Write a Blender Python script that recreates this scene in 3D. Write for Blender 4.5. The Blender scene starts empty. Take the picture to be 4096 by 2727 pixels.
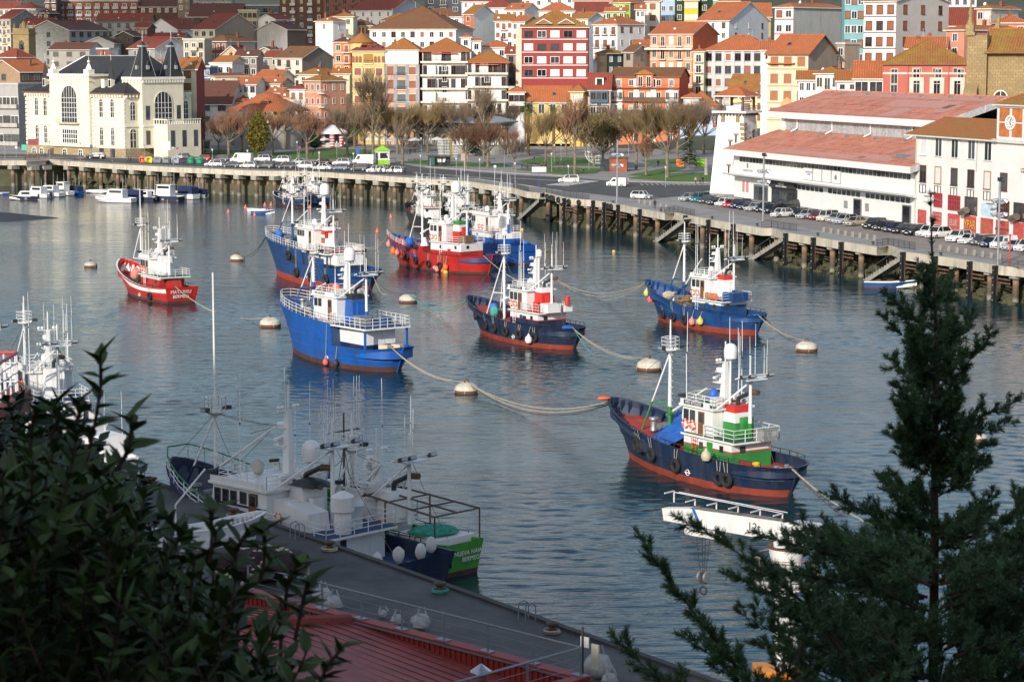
import bpy,math,random
from mathutils import Vector,Matrix,noise
R=math.radians;PI=math.pi
rnd=random.Random(11)
S=bpy.context.scene;COL=S.collection
CZ=33.0;FPX=9000.0;PITCH=math.atan(.128)
cam=bpy.data.cameras.new("camera");cam_o=bpy.data.objects.new("camera",cam);COL.objects.link(cam_o)
cam_o.location=(0,0,CZ);cam_o.rotation_euler=(PI/2-PITCH,0,0)
cam.sensor_width=36;cam.lens=FPX/4096*36;cam.clip_start=.1;cam.clip_end=8000
cam.dof.use_dof=True;cam.dof.focus_distance=260;cam.dof.aperture_fstop=13
S.camera=cam_o
SUN_EL=R(21);SUN_V=Vector((-.416,-.91,0)).normalized()*math.cos(SUN_EL)+Vector((0,0,math.sin(SUN_EL)))
W=bpy.data.worlds.new("World");S.world=W;W.use_nodes=True
def nd(nt,t,**k):
 n=nt.nodes.new(t)
 for a,b in k.items():
  if a=='i':
   for q,v in b.items():n.inputs[q].default_value=v
  else:setattr(n,a,b)
 return n
def ramp(nt,stops):
 n=nt.nodes.new('ShaderNodeValToRGB');e=n.color_ramp.elements
 e[0].position,e[0].color=stops[0];e[1].position,e[1].color=stops[-1]
 for p,c in stops[1:-1]:
  q=e.new(p);q.color=c
 return n
wt=W.node_tree;bg=wt.nodes['Background'];bg.inputs[1].default_value=.15
sky=nd(wt,'ShaderNodeTexSky',sky_type='NISHITA',sun_disc=False,sun_elevation=SUN_EL,sun_rotation=math.atan2(SUN_V.x,SUN_V.y),dust_density=1.2,ozone_density=1.0)
tcw=nd(wt,'ShaderNodeTexCoord')
mpw=nd(wt,'ShaderNodeMapping');mpw.inputs['Scale'].default_value=(2.2,2.2,5.0)
nzw=nd(wt,'ShaderNodeTexNoise',i={'Scale':1.5,'Detail':7.0,'Roughness':.6})
rpw=ramp(wt,[(.5,(0,0,0,1)),(.7,(1,1,1,1))])
mxw=nd(wt,'ShaderNodeMixRGB');mxw.inputs[2].default_value=(5.0,4.95,5.0,1)
L=wt.links
L.new(tcw.outputs['Generated'],mpw.inputs[0]);L.new(mpw.outputs[0],nzw.inputs['Vector'])
L.new(nzw.outputs[0],rpw.inputs[0]);L.new(rpw.outputs[0],mxw.inputs[0])
L.new(sky.outputs[0],mxw.inputs[1]);L.new(mxw.outputs[0],bg.inputs[0])
sl=bpy.data.lights.new("sun",'SUN');sl.energy=3.9;sl.angle=R(.55);sl.color=(1,.93,.83)
so=bpy.data.objects.new("sun",sl);COL.objects.link(so);so.rotation_euler=SUN_V.to_track_quat('Z','Y').to_euler()
vs=S.view_settings;vs.view_transform='Standard';vs.look='None';vs.exposure=.16;vs.gamma=1
S.cycles.max_bounces=5;S.cycles.diffuse_bounces=2;S.cycles.glossy_bounces=3
CP,SP=math.cos(PITCH),math.sin(PITCH)
def ray(u,v):
 x=(u-2048)/FPX;y=(1363.5-v)/FPX
 return Vector((x,CP+y*SP,-SP+y*CP))
def at(u,v,z=0.0):
 d=ray(u,v);t=(z-CZ)/d.z;return Vector((0,0,CZ))+d*t
def aty(u,v,Y):
 d=ray(u,v);return Vector((0,0,CZ))+d*(Y/d.y)
GA,GB,GC=4.112,-.0036,.0031
def zg(x,y):return GA+GB*x+GC*y
def atg(u,v,up=0):
 d=ray(u,v);t=(GA+up-CZ)/(d.z-GB*d.x-GC*d.y);return Vector((0,0,CZ))+d*t
def sm(a,b,x):
 t=max(0,min(1,(x-a)/(b-a)));return t*t*(3-2*t)
def lerp(a,b,t):return a+(b-a)*t
def interp(pts,x):
 if x<=pts[0][0]:return pts[0][1]
 for(a,p),(b,q)in zip(pts,pts[1:]):
  if x<=b:return lerp(p,q,(x-a)/(b-a))
 return pts[-1][1]
def hill(x,y):
 y0=680-max(0,x-20)*1.4
 return zg(x,y)-.6+max(0,y-y0)*.1+3.5*sm(0,70,y-y0)
MATS={}
def base(name):
 m=bpy.data.materials.new(name);m.use_nodes=True;nt=m.node_tree
 return m,nt,nt.nodes['Principled BSDF']
def mat(name,col,rough=.6,metal=0,var=.12,sc=.8,streak=0,bump=0,objcol=False,coat=0,dirt=(.12,.09,.06),st0=.5):
 if name in MATS:return MATS[name]
 m,nt,b=base(name);l=nt.links
 b.inputs['Roughness'].default_value=rough;b.inputs['Metallic'].default_value=metal
 if coat:b.inputs['Coat Weight'].default_value=coat
 tc=nd(nt,'ShaderNodeTexCoord')
 nz=nd(nt,'ShaderNodeTexNoise',i={'Scale':sc,'Detail':5.0,'Roughness':.65});l.new(tc.outputs['Object'],nz.inputs['Vector'])
 hi=[min(1,c*(1+var))for c in col];lo=[c*(1-var*1.4)for c in col]
 rp=ramp(nt,[(.3,(*lo,1)),(.7,(*hi,1))]);l.new(nz.outputs[0],rp.inputs[0]);out=rp.outputs[0]
 if objcol:
  oi=nd(nt,'ShaderNodeObjectInfo');mu=nd(nt,'ShaderNodeMixRGB',blend_type='MULTIPLY');mu.inputs[0].default_value=1
  l.new(oi.outputs['Color'],mu.inputs[1]);l.new(out,mu.inputs[2]);out=mu.outputs[0]
 if streak:
  mp=nd(nt,'ShaderNodeMapping');mp.inputs['Scale'].default_value=(1.3,1.3,.12);l.new(tc.outputs['Object'],mp.inputs[0])
  n2=nd(nt,'ShaderNodeTexNoise',i={'Scale':1.0,'Detail':6.0,'Roughness':.7});l.new(mp.outputs[0],n2 .inputs['Vector'])
  r2=ramp(nt,[(st0,(0,0,0,1)),(st0+.28,(streak,)*3+(1,))]);l.new(n2 .outputs[0],r2 .inputs[0])
  mx=nd(nt,'ShaderNodeMixRGB');mx.inputs[2].default_value=(*dirt,1)
  l.new(r2 .outputs[0],mx.inputs[0]);l.new(out,mx.inputs[1]);out=mx.outputs[0]
 l.new(out,b.inputs['Base Color'])
 if bump:
  bp=nd(nt,'ShaderNodeBump',i={'Strength':bump,'Distance':.1});l.new(nz.outputs[0],bp.inputs['Height']);l.new(bp.outputs[0],b.inputs['Normal'])
 MATS[name]=m;return m
def uvmat(name,kind,c1,c2,c3=None,amt=.5,rough=.8,per=.5):
 """tile: rounded tile courses with moss; brick/panel/stone: joints; deck: seams"""
 if name in MATS:return MATS[name]
 m,nt,b=base(name);l=nt.links;b.inputs['Roughness'].default_value=rough
 uv=nd(nt,'ShaderNodeUVMap');tc=nd(nt,'ShaderNodeTexCoord')
 n1=nd(nt,'ShaderNodeTexNoise',i={'Scale':.35,'Detail':6.0,'Roughness':.7});l.new(tc.outputs['Object'],n1 .inputs['Vector'])
 n2=nd(nt,'ShaderNodeTexNoise',i={'Scale':3.5,'Detail':3.0});l.new(tc.outputs['Object'],n2 .inputs['Vector'])
 r2=ramp(nt,[(.3,(*[x*.7 for x in c1],1)),(.7,(*[min(1,x*1.25)for x in c1],1))]);l.new(n2 .outputs[0],r2 .inputs[0]);out=r2 .outputs[0]
 if kind=='tile':
  wv=nd(nt,'ShaderNodeTexWave',bands_direction='X',i={'Scale':.314/per,'Distortion':.6,'Detail':1.0});l.new(uv.outputs[0],wv.inputs['Vector'])
  mr=nd(nt,'ShaderNodeMapRange',i={3:.62,4:1.12});l.new(wv.outputs['Fac'],mr.inputs[0])
  mu=nd(nt,'ShaderNodeMixRGB',blend_type='MULTIPLY');mu.inputs[0].default_value=1
  l.new(out,mu.inputs[1]);l.new(mr.outputs[0],mu.inputs[2]);out=mu.outputs[0]
 else:
  sx={'brick':(4,2),'panel':(.9,1.6),'stone':(1.1,1.9),'deck':(.35,.35),'rib':(2.2,.08)}[kind]
  mp=nd(nt,'ShaderNodeMapping');mp.inputs['Scale'].default_value=(sx[0],sx[1],1);l.new(uv.outputs[0],mp.inputs[0])
  bk=nd(nt,'ShaderNodeTexBrick',i={'Scale':1.0,'Mortar Size':.05,'Brick Width':1.0,'Row Height':1.0,'Color1':(1,1,1,1),'Color2':(.72,.72,.72,1),'Mortar':(.45,.45,.45,1)})
  if kind=='rib':bk.offset=0
  l.new(mp.outputs[0],bk.inputs['Vector'])
  mu=nd(nt,'ShaderNodeMixRGB',blend_type='MULTIPLY');mu.inputs[0].default_value=1
  l.new(out,mu.inputs[1]);l.new(bk.outputs[0],mu.inputs[2]);out=mu.outputs[0]
 r1=ramp(nt,[(.62-amt*.45,(0,0,0,1)),(.78-amt*.25,(1,1,1,1))]);l.new(n1 .outputs[0],r1 .inputs[0])
 mx=nd(nt,'ShaderNodeMixRGB');mx.inputs[2].default_value=(*c2,1)
 ml=nd(nt,'ShaderNodeMath',operation='MULTIPLY');l.new(r1 .outputs[0],ml.inputs[0]);l.new(n2 .outputs[0],ml.inputs[1])
 ml2=nd(nt,'ShaderNodeMath',operation='MULTIPLY',use_clamp=True);l.new(ml.outputs[0],ml2 .inputs[0]);ml2 .inputs[1].default_value=1.5
 l.new(ml2 .outputs[0],mx.inputs[0]);l.new(out,mx.inputs[1]);out=mx.outputs[0]
 l.new(out,b.inputs['Base Color'])
 MATS[name]=m;return m
def glassmat(name,col,rough=.08):
 if name in MATS:return MATS[name]
 m,nt,b=base(name);b.inputs['Roughness'].default_value=rough;b.inputs['Specular IOR Level'].default_value=.8
 tc=nd(nt,'ShaderNodeTexCoord');nz=nd(nt,'ShaderNodeTexNoise',i={'Scale':1.1,'Detail':2.0});nt.links.new(tc.outputs['Object'],nz.inputs['Vector'])
 oi=nd(nt,'ShaderNodeObjectInfo');ad=nd(nt,'ShaderNodeMath');nt.links.new(nz.outputs[0],ad.inputs[0]);nt.links.new(oi.outputs['Random'],ad.inputs[1])
 rp=ramp(nt,[(.45,(*[c*.5 for c in col],1)),(1.0,(*[c*1.3 for c in col],1)),(1.4,(*[c*2.6 for c in col],1))])
 md=nd(nt,'ShaderNodeMath',operation='MULTIPLY');md.inputs[1].default_value=.66;nt.links.new(ad.outputs[0],md.inputs[0])
 nt.links.new(md.outputs[0],rp.inputs[0]);nt.links.new(rp.outputs[0],b.inputs['Base Color'])
 MATS[name]=m;return m
WHITE=mat('white_paint',(.76,.76,.74),.45,var=.05,sc=.7,streak=.16,dirt=(.35,.27,.2))
CLEANW=mat('white_enamel',(.8,.8,.79),.35,var=.04)
BLACK=mat('black_rubber',(.018,.018,.02),.8,var=.3,sc=3)
DARK=mat('dark_metal',(.035,.037,.04),.5,var=.25,sc=3)
STEEL=mat('galvanised_steel',(.33,.35,.37),.45,.6,var=.15,sc=2)
RUST=mat('rusty_steel',(.13,.075,.05),.9,var=.4,sc=1.6)
GLASS=glassmat('window_glass',(.03,.035,.04))
ROPE=mat('pale_rope',(.42,.37,.28),.9,var=.2,sc=3)
DROPE=mat('dark_rope',(.1,.09,.07),.9,var=.2,sc=3)
TEAL=mat('green_rope',(.06,.33,.27),.9,var=.2,sc=3)
ORANGE=mat('orange_paint',(.75,.12,.03),.5,var=.15)
REDP=mat('red_paint',(.6,.035,.025),.45,var=.12)
BLUET=mat('blue_tarpaulin',(.02,.13,.5),.6,var=.25,sc=1.5,bump=.3)
CONC=mat('concrete',(.36,.34,.3),.9,var=.2,sc=.8,streak=.75,bump=.2,dirt=(.1,.085,.065))
def obc(o,c):o.color=(*c,1);return o
class MB:
 def __init__(s):s.v=[];s.f=[];s.m=[];s.sm=[]
 def face(s,pts,mi=0,smooth=False):
  n=len(s.v);s.v+=[tuple(p)for p in pts];s.f.append(tuple(range(n,n+len(pts))));s.m.append(mi);s.sm.append(smooth)
 def grid(s,rows,mi=0,closed=False,smooth=True,mf=None):
  n=len(s.v);k=len(rows[0])
  for r in rows:s.v+=[tuple(p)for p in r]
  for i in range(len(rows)-1):
   for j in range(k if closed else k-1):
    j2=(j+1)%k
    s.f.append((n+i*k+j,n+i*k+j2,n+(i+1)*k+j2,n+(i+1)*k+j));s.m.append(mf(i,j)if mf else mi);s.sm.append(smooth)
 def box(s,x0,x1,y0,y1,z0,z1,mi=0,M=None):
  p=[Vector((x,y,z))for z in(z0,z1)for y in(y0,y1)for x in(x0,x1)]
  if M:p=[M@q for q in p]
  n=len(s.v);s.v+=[tuple(q)for q in p]
  for f in((0,2,3,1),(4,5,7,6),(0,1,5,4),(2,6,7,3),(0,4,6,2),(1,3,7,5)):
   s.f.append(tuple(n+i for i in f));s.m.append(mi);s.sm.append(False)
  return s
 def obox(s,c,d,rz=0,mi=0,rx=0,ry=0):
  M=Matrix.Translation(c)@Matrix.Rotation(rz,4,'Z')@Matrix.Rotation(ry,4,'Y')@Matrix.Rotation(rx,4,'X')
  return s.box(-d[0]/2,d[0]/2,-d[1]/2,d[1]/2,-d[2]/2,d[2]/2,mi,M)
 def prism(s,pts,z0,z1,mi=0,M=None):
  a=[Vector((x,y,z0))for x,y in pts];b=[Vector((x,y,z1))for x,y in pts]
  if M:a=[M@q for q in a];b=[M@q for q in b]
  s.face(a[::-1],mi);s.face(b,mi)
  for i in range(len(a)):
   j=(i+1)%len(a);s.face([a[i],a[j],b[j],b[i]],mi)
  return s
 def side(s,pts,y0,y1,mi=0):
  M=Matrix(((1,0,0,0),(0,0,-1,0),(0,1,0,0),(0,0,0,1)))
  return s.prism(pts,-y1,-y0,mi,M)
 def bar(s,p,q,r,r2=None,n=5,mi=0,cap=True):
  p=Vector(p);q=Vector(q);d=q-p
  if d.length<1e-6:return s
  r2=r if r2 is None else r2
  a=d.normalized().orthogonal().normalized();b=d.normalized().cross(a)
  k=len(s.v)
  for c,rr in((p,r),(q,r2)):
   for i in range(n):
    t=2*PI*i/n;s.v.append(tuple(c+a*math.cos(t)*rr+b*math.sin(t)*rr))
  for i in range(n):
   j=(i+1)%n;s.f.append((k+i,k+j,k+n+j,k+n+i));s.m.append(mi);s.sm.append(n>4)
  if cap:
   s.f.append(tuple(k+i for i in range(n))[::-1]);s.m.append(mi);s.sm.append(False)
   s.f.append(tuple(k+n+i for i in range(n)));s.m.append(mi);s.sm.append(False)
  return s
 def path(s,pts,r,n=5,mi=0):
  for a,b in zip(pts,pts[1:]):s.bar(a,b,r,n=n,mi=mi)
  return s
 def lathe(s,prof,c=(0,0,0),n=14,mi=0,mf=None,M=None):
  rows=[]
  for r,z in prof:
   row=[Vector((r*math.cos(2*PI*i/n),r*math.sin(2*PI*i/n),z))for i in range(n)]
   if M:row=[M@q for q in row]
   rows.append([q+Vector(c)for q in row])
  s.grid(rows,mi,True,True,(lambda i,j:mf[i])if mf else None);return s
 def ball(s,c,r,n=10,mi=0,sz=1):
  k=max(4,n//2)
  return s.lathe([(max(.001,r*math.sin(PI*i/k)),-r*sz*math.cos(PI*i/k))for i in range(k+1)],c,n,mi)
 def tor(s,c,Rr,r,axis='Y',n=16,m=7,mi=0):
  rows=[]
  for i in range(n+1):
   t=2*PI*i/n;row=[]
   for j in range(m):
    u=2*PI*j/m;a=(Rr+r*math.cos(u));p=(a*math.cos(t),a*math.sin(t),r*math.sin(u))
    q={'Z':p,'Y':(p[0],p[2],p[1]),'X':(p[2],p[0],p[1])}[axis];row.append(Vector(c)+Vector(q))
   rows.append(row)
  s.grid(rows,mi,True);return s
 def sway(s,a,b,sag,r,k=10,n=4,mi=0):
  a=Vector(a);b=Vector(b)
  return s.path([a.lerp(b,i/k)-Vector((0,0,sag*4*(i/k)*(1-i/k)))for i in range(k+1)],r,n,mi)
 def mesh(s,name,mats):
  me=bpy.data.meshes.new(name);me.from_pydata(s.v,[],s.f)
  for m in(mats if isinstance(mats,(list,tuple))else[mats]):me.materials.append(m)
  me.polygons.foreach_set('material_index',s.m);me.polygons.foreach_set('use_smooth',s.sm)
  uvl=me.uv_layers.new(name='UVMap');uv=[0.0]*(2*len(me.loops))
  me.update();Z=Vector((0,0,1))
  for p in me.polygons:
   n=p.normal;e=Z.cross(n)
   e=Vector((1,0,0))if e.length<1e-4 else e.normalized()
   t=n.cross(e)
   for li in p.loop_indices:
    co=me.vertices[me.loops[li].vertex_index].co;uv[2*li]=co.dot(e);uv[2*li+1]=co.dot(t)
  uvl.data.foreach_set('uv',uv)
  if any(s.sm):me.set_sharp_from_angle(angle=R(40))
  me.validate();return me
 def build(s,name,mats,parent=None,loc=None,rz=0):
  return link(name,s.mesh(name,mats),parent,loc,rz)
def link(name,me,parent=None,loc=None,rz=0,rx=0,ry=0,sc=None):
 o=bpy.data.objects.new(name,me);COL.objects.link(o)
 if parent:o.parent=parent
 if loc is not None:o.location=loc
 if rz or rx or ry:o.rotation_euler=(rx,ry,rz)
 if sc:o.scale=sc if isinstance(sc,tuple)else(sc,)*3
 return o
def tag(o,label=None,cat=None,group=None,kind=None):
 for k,v in(('label',label),('category',cat),('group',group),('kind',kind)):
  if v:o[k]=v
 return o
def thing(name,label,cat,loc=(0,0,0),rz=0,group=None):
 o=bpy.data.objects.new(name,None);COL.objects.link(o);o.location=loc;o.rotation_euler=(0,0,rz);o.empty_display_size=.3
 return tag(o,label,cat,group)
def dup(o,parent=None):
 c=o.copy();COL.objects.link(c)
 if parent:c.parent=parent
 for ch in o.children:dup(ch,c)
 return c
def text_mesh(txt,size,m,ext=.01):
 cu=bpy.data.curves.new('lettering','FONT');cu.body=txt;cu.size=size;cu.extrude=ext;cu.align_x='CENTER';cu.align_y='CENTER'
 o=bpy.data.objects.new('lettering',cu);COL.objects.link(o)
 dg=bpy.context.evaluated_depsgraph_get();me=bpy.data.meshes.new_from_object(o.evaluated_get(dg))
 bpy.data.objects.remove(o);me.materials.clear();me.materials.append(m);me.name='lettering';return me
# ================================================================ water
def water_mat():
 m,nt,b=base('harbour_water');l=nt.links
 b.inputs['Base Color'].default_value=(.007,.036,.048,1);b.inputs['Roughness'].default_value=.1;b.inputs['IOR'].default_value=1.33;b.inputs['Specular IOR Level'].default_value=.36;b.inputs['Specular Tint'].default_value=(.8,.93,.97,1)
 tc=nd(nt,'ShaderNodeTexCoord')
 def nz(scale,rot,det,ro=.55):
  mp=nd(nt,'ShaderNodeMapping');mp.inputs['Scale'].default_value=scale;mp.inputs['Rotation'].default_value=(0,0,rot)
  n=nd(nt,'ShaderNodeTexNoise',i={'Scale':1.0,'Detail':det,'Roughness':ro});l.new(tc.outputs['Object'],mp.inputs[0]);l.new(mp.outputs[0],n.inputs['Vector']);return n
 a=nz((.32,1.05,1),R(8),4.0);c=nz((.12,.3,1),R(-18),2.0);big=nz((.018,.03,1),R(25),3.0)
 ad=nd(nt,'ShaderNodeMath',operation='MULTIPLY_ADD');ad.inputs[1].default_value=1.6;l.new(c.outputs[0],ad.inputs[0]);l.new(a.outputs[0],ad.inputs[2])
 mr=nd(nt,'ShaderNodeMapRange',i={1:.35,2:.68,3:.25,4:.62});l.new(big.outputs[0],mr.inputs[0])
 bp=nd(nt,'ShaderNodeBump',i={'Distance':.2});l.new(mr.outputs[0],bp.inputs['Strength']);l.new(ad.outputs[0],bp.inputs['Height'])
 l.new(bp.outputs[0],b.inputs['Normal']);return m
def water():
 import numpy as np
 st=.42;xs=np.arange(-92,92.01,st);ys=np.arange(88,352.01,st);X,Y=np.meshgrid(xs,ys);Z=np.zeros_like(X);g=np.random.default_rng(4)
 for i in range(34):
  lam=1.0*2.3**g.random();a=PI/2+g.normal(0,.62);k=2*PI/lam;Z+=(.021/k)*np.sin(k*(X*math.cos(a)+Y*math.sin(a))+g.random()*6.28)
 pat=np.zeros_like(X)
 for i in range(7):a=g.random()*6.28;k=2*PI/(25+g.random()*45);pat+=np.sin(k*(X*math.cos(a)+Y*math.sin(a)*.7)+g.random()*6.28)
 fade=np.clip((92-np.abs(X))/8,0,1)*np.clip((Y-88)/8,0,1)*np.clip((352-Y)/60,0,1)
 Z*=fade*(.78+.42*np.clip(pat/2.2,-1.5,1.5));ny,nx=X.shape;me=bpy.data.meshes.new('water');R_=900
 co=np.stack([X,Y,Z],-1).reshape(-1,3);idx=np.arange(ny*nx).reshape(ny,nx);q=np.stack([idx[:-1,:-1],idx[:-1,1:],idx[1:,1:],idx[1:,:-1]],-1).reshape(-1,4)
 n=len(co);x0,x1,y0,y1=xs[0],xs[-1],ys[0],ys[-1];ext=[(-R_,-60,0),(R_,-60,0),(R_,y0,0),(-R_,y0,0),(-R_,y1,0),(R_,y1,0),(R_,R_,0),(-R_,R_,0),(x0,y0,0),(x1,y0,0),(x0,y1,0),(x1,y1,0)]
 f=q.tolist()+[[n+i for i in r]for r in((0,1,2,9,8,3),(4,10,11,5,6,7),(3,8,10,4),(9,2,5,11))]
 me.from_pydata(co.tolist()+ext,[],f);me.materials.append(water_mat());me.polygons.foreach_set('use_smooth',[True]*len(f));me.update();tag(link('water',me),kind='structure')
water()
# ================================================================ quay edge
EP=[(-500,655),(-120,646),(9,645),(104,645),(106,650),(182,645),(186,640),(268,647),(446,659),(670,671),(893,680),(1024,686),(1247,689),(1426,699),(1604,712),(1783,723),(1872,729),(2048,754),(2106,770),(2160,776),(2170,771),(2262,796),(2378,805),(2468,820),(2584,843),(2660,857),(2694,853),(2762,868),(2896,892),(3048,917),(3085,917),(3143,935),(3340,966),(3507,993),(3549,985),(3614,1011),(3831,1040),(4005,1069),(4096,1077),(4700,1180)]
E=[atg(*p)for p in EP]
def edge_at(u,inland=0.0):
 k=(u-2048)/FPX/(CP+(1363.5-850)/FPX*SP)
 for a,b in zip(E,E[1:]):
  fa=a.x-k*a.y;fb=b.x-k*b.y
  if fa<=0<=fb:
   t=fa/(fa-fb);p=a.lerp(b,t);d=(b-a);d.z=0;d.normalize()
   d=EDIR(p);n=Vector((-d.y,d.x,0))
   q=p+n*inland;q.z=zg(q.x,q.y);return q
 return E[-1].copy()
def EDIR(p):
 t=sm(500,400,p.y);return Vector((lerp(.775,.375,t),lerp(-.63,-.927,t),0)).normalized()
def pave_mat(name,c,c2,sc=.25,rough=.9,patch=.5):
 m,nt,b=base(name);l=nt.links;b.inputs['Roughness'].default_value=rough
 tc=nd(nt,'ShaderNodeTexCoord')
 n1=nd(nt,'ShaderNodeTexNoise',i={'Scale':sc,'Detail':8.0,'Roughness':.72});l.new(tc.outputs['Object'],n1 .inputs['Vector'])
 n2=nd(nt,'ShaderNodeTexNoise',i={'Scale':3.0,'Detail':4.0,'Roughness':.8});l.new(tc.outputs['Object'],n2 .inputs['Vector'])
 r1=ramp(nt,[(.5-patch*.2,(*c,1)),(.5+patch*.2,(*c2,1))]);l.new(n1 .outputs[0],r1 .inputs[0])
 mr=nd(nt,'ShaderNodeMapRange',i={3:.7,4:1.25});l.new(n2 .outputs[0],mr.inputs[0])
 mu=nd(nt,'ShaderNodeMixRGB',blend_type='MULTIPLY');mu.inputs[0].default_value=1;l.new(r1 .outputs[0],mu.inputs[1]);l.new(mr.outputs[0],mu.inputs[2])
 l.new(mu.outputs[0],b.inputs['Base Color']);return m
PAVE=pave_mat('paving',(.34,.325,.31),(.26,.25,.24))
ASPH=pave_mat('asphalt',(.06,.061,.065),(.095,.093,.092))
LOT=pave_mat('parking_asphalt',(.3,.255,.225),(.23,.2,.18))
GRASS=pave_mat('lawn',(.06,.16,.02),(.1,.17,.03),sc=.5)
CONC2=mat('quay_concrete',(.52,.47,.38),.9,var=.14,sc=.5,streak=.8,bump=.15,dirt=(.13,.11,.08))
mb=MB()
far=775
rows=[[Vector((p.x,p.y,p.z))for p in E],[Vector((p.x*(3.2 if p.x>0 else 1.3),far,0))for p in E]]
mid=[r.lerp(q,.3)for r,q in zip(*rows)]
for q in mid:q.z=zg(q.x,q.y)
for q in rows[1]:q.z=zg(q.x,q.y)
mb.grid([rows[0],mid,rows[1]][::-1],smooth=False)
tag(mb.build('ground',PAVE),kind='structure')
mb=MB()
dep=1.05;low=[p-Vector((0,0,dep))for p in E];inn=[]
for p in E:
 d=EDIR(p);n=Vector((-d.y,d.x,0));inn.append(p+n*9-Vector((0,0,dep)))
kerb=[p+Vector((0,0,.16))for p in E];kin=[p+Vector((-EDIR(p).y,EDIR(p).x,0))*.55+Vector((0,0,.16))for p in E]
kdn=[p-Vector((0,0,.1))for p in kin]
mb.grid([inn,low,kerb,kin,kdn],smooth=False)
tag(mb.build('quay_deck',CONC2),kind='structure')
STONE=uvmat('quay_stone','stone',(.15,.13,.085),(.045,.055,.02),amt=.55)
ROCK=uvmat('riprap_rock','stone',(.12,.095,.065),(.05,.06,.02),amt=.8,rough=.9)
mb=MB();wa=[];wb=[]
for p in E[:22]:
 d=EDIR(p);n=Vector((-d.y,d.x,0));q=p+n*4.0
 wa.append(Vector((q.x,q.y,-1.2)));wb.append(Vector((q.x,q.y,zg(q.x,q.y)-.9)))
wc=[q+Vector((-EDIR(q).y,EDIR(q).x,0))*2.5 for q in wb];wd=[Vector((q.x,q.y,-1.2))for q in wc]
mb.grid([wd,wc,wb,wa][::-1],smooth=False)
for ring in((wd[0],wc[0],wb[0],wa[0]),(wa[-1],wb[-1],wc[-1],wd[-1])):mb.face(ring)
tag(mb.build('retaining_wall',STONE),'mossy dressed stone retaining wall behind the piles of the far quay','wall')
mb=MB()
rr=random.Random(5);rows=[]
def boulder(mb,c,r,rr):
 k=7;s=Vector((rr.uniform(-50,50),rr.uniform(-50,50),0));rws=[]
 for i in range(6):
  a=PI*i/5;row=[]
  for j in range(k):
   t=2*PI*j/k;v=Vector((math.sin(a)*math.cos(t),math.sin(a)*math.sin(t),-math.cos(a)*.75))
   row.append(Vector(c)+v*r*(.72+.75*noise.noise(v*1.3+s)))
  rws.append(row)
 mb.grid(rws,0,True,False)
for p,q in zip(E[20:],E[21:]):
 n=max(1,int((q-p).length/1.2))
 for i in range(n):
  b=p.lerp(q,(i+rr.random())/n);d=EDIR(b);nn=Vector((-d.y,d.x,0))
  for k in range(5):
   o=.6+k*1.5+rr.uniform(-.5,.5)
   if b.y>356:o+=2
   boulder(mb,b+nn*o+Vector((0,0,-b.z-.35+k*.78+rr.uniform(-.2,.3))),rr.uniform(.75,1.35),rr)
for i in range(70):
 b=edge_at(rr.uniform(255,480),rr.uniform(1.5,4));b.z=rr.uniform(-.3,1.7)*(b.z/6.3);boulder(mb,b,rr.uniform(.6,1.3),rr)
tag(mb.build('riprap',ROCK),'dark wet boulders heaped under the quay deck','rocks',kind='stuff')
mb=MB();a=[];b=[]
for p in E[19:]:
 d=EDIR(p);n=Vector((-d.y,d.x,0));q=p+n*1.0;a.append(Vector((q.x,q.y,-.8)));q=p+n*8.8;b.append(Vector((q.x,q.y,q.z-1.06)))
mb.grid([a,b][::-1],smooth=False)
tag(mb.build('bank',ROCK),kind='structure')
mb=MB();rows=[]
for j in range(26):
 y=630+j*34;rows.append([Vector((x,y,hill(x,y)))for x in range(-420,441,20)])
mb.grid(rows)
tag(mb.build('hill',pave_mat('hill_ground',(.09,.085,.07),(.05,.065,.03),sc=.05)),kind='structure')
mb=MB();rows=[]
for j in range(14):
 y=1480+j*60
 rows.append([Vector((x,y,hill(x,1480)*.8+j*14+18*noise.noise(Vector((x*.006,y*.006,0)))+6*noise.noise(Vector((x*.03,y*.03,3)))))for x in range(-700,701,25)])
mb.grid(rows)
tag(mb.build('mountain',pave_mat('woodland',(.02,.035,.015),(.045,.05,.025),sc=.06)),kind='structure')
def sheet(name,pts,m,up,kind='structure',label=None,cat=None):
 mb=MB();mb.face([atg(u,v,up)for u,v in pts]);me=mb.mesh(name,m)
 o=link(name,me);tag(o,label,cat,kind=kind);return o
def tsheet(name,pts,m,up):
 import bmesh
 bm=bmesh.new();bmesh.ops.triangulate(bm,faces=[bm.faces.new([bm.verts.new(atg(u,v,up))for u,v in pts])])
 bmesh.ops.recalc_face_normals(bm,faces=bm.faces)
 me=bpy.data.meshes.new(name);bm.to_mesh(me);bm.free();me.materials.append(m)
 return tag(link(name,me),kind='structure')
tsheet('road',[(-300,618),(160,616),(560,620),(900,625),(1000,640),(1500,650),(1600,655),(1700,672),(2050,700),(2300,712),(2510,729),(2760,740),(2850,740),(2860,757),(2720,785),(2560,798),(2480,788),(2360,774),(2250,763),(2048,733),(1900,713),(1600,701),(1200,683),(900,671),(446,650),(186,632),(-300,634)],ASPH,.02)
tsheet('parking_lot',[(2720,800),(2790,770),(2930,800),(3200,850),(3620,920),(4200,1010),(4300,1090),(4096,1062),(3980,1040),(3760,1005),(3530,958),(3300,923),(3060,880),(2850,838)],LOT,.02)
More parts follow.
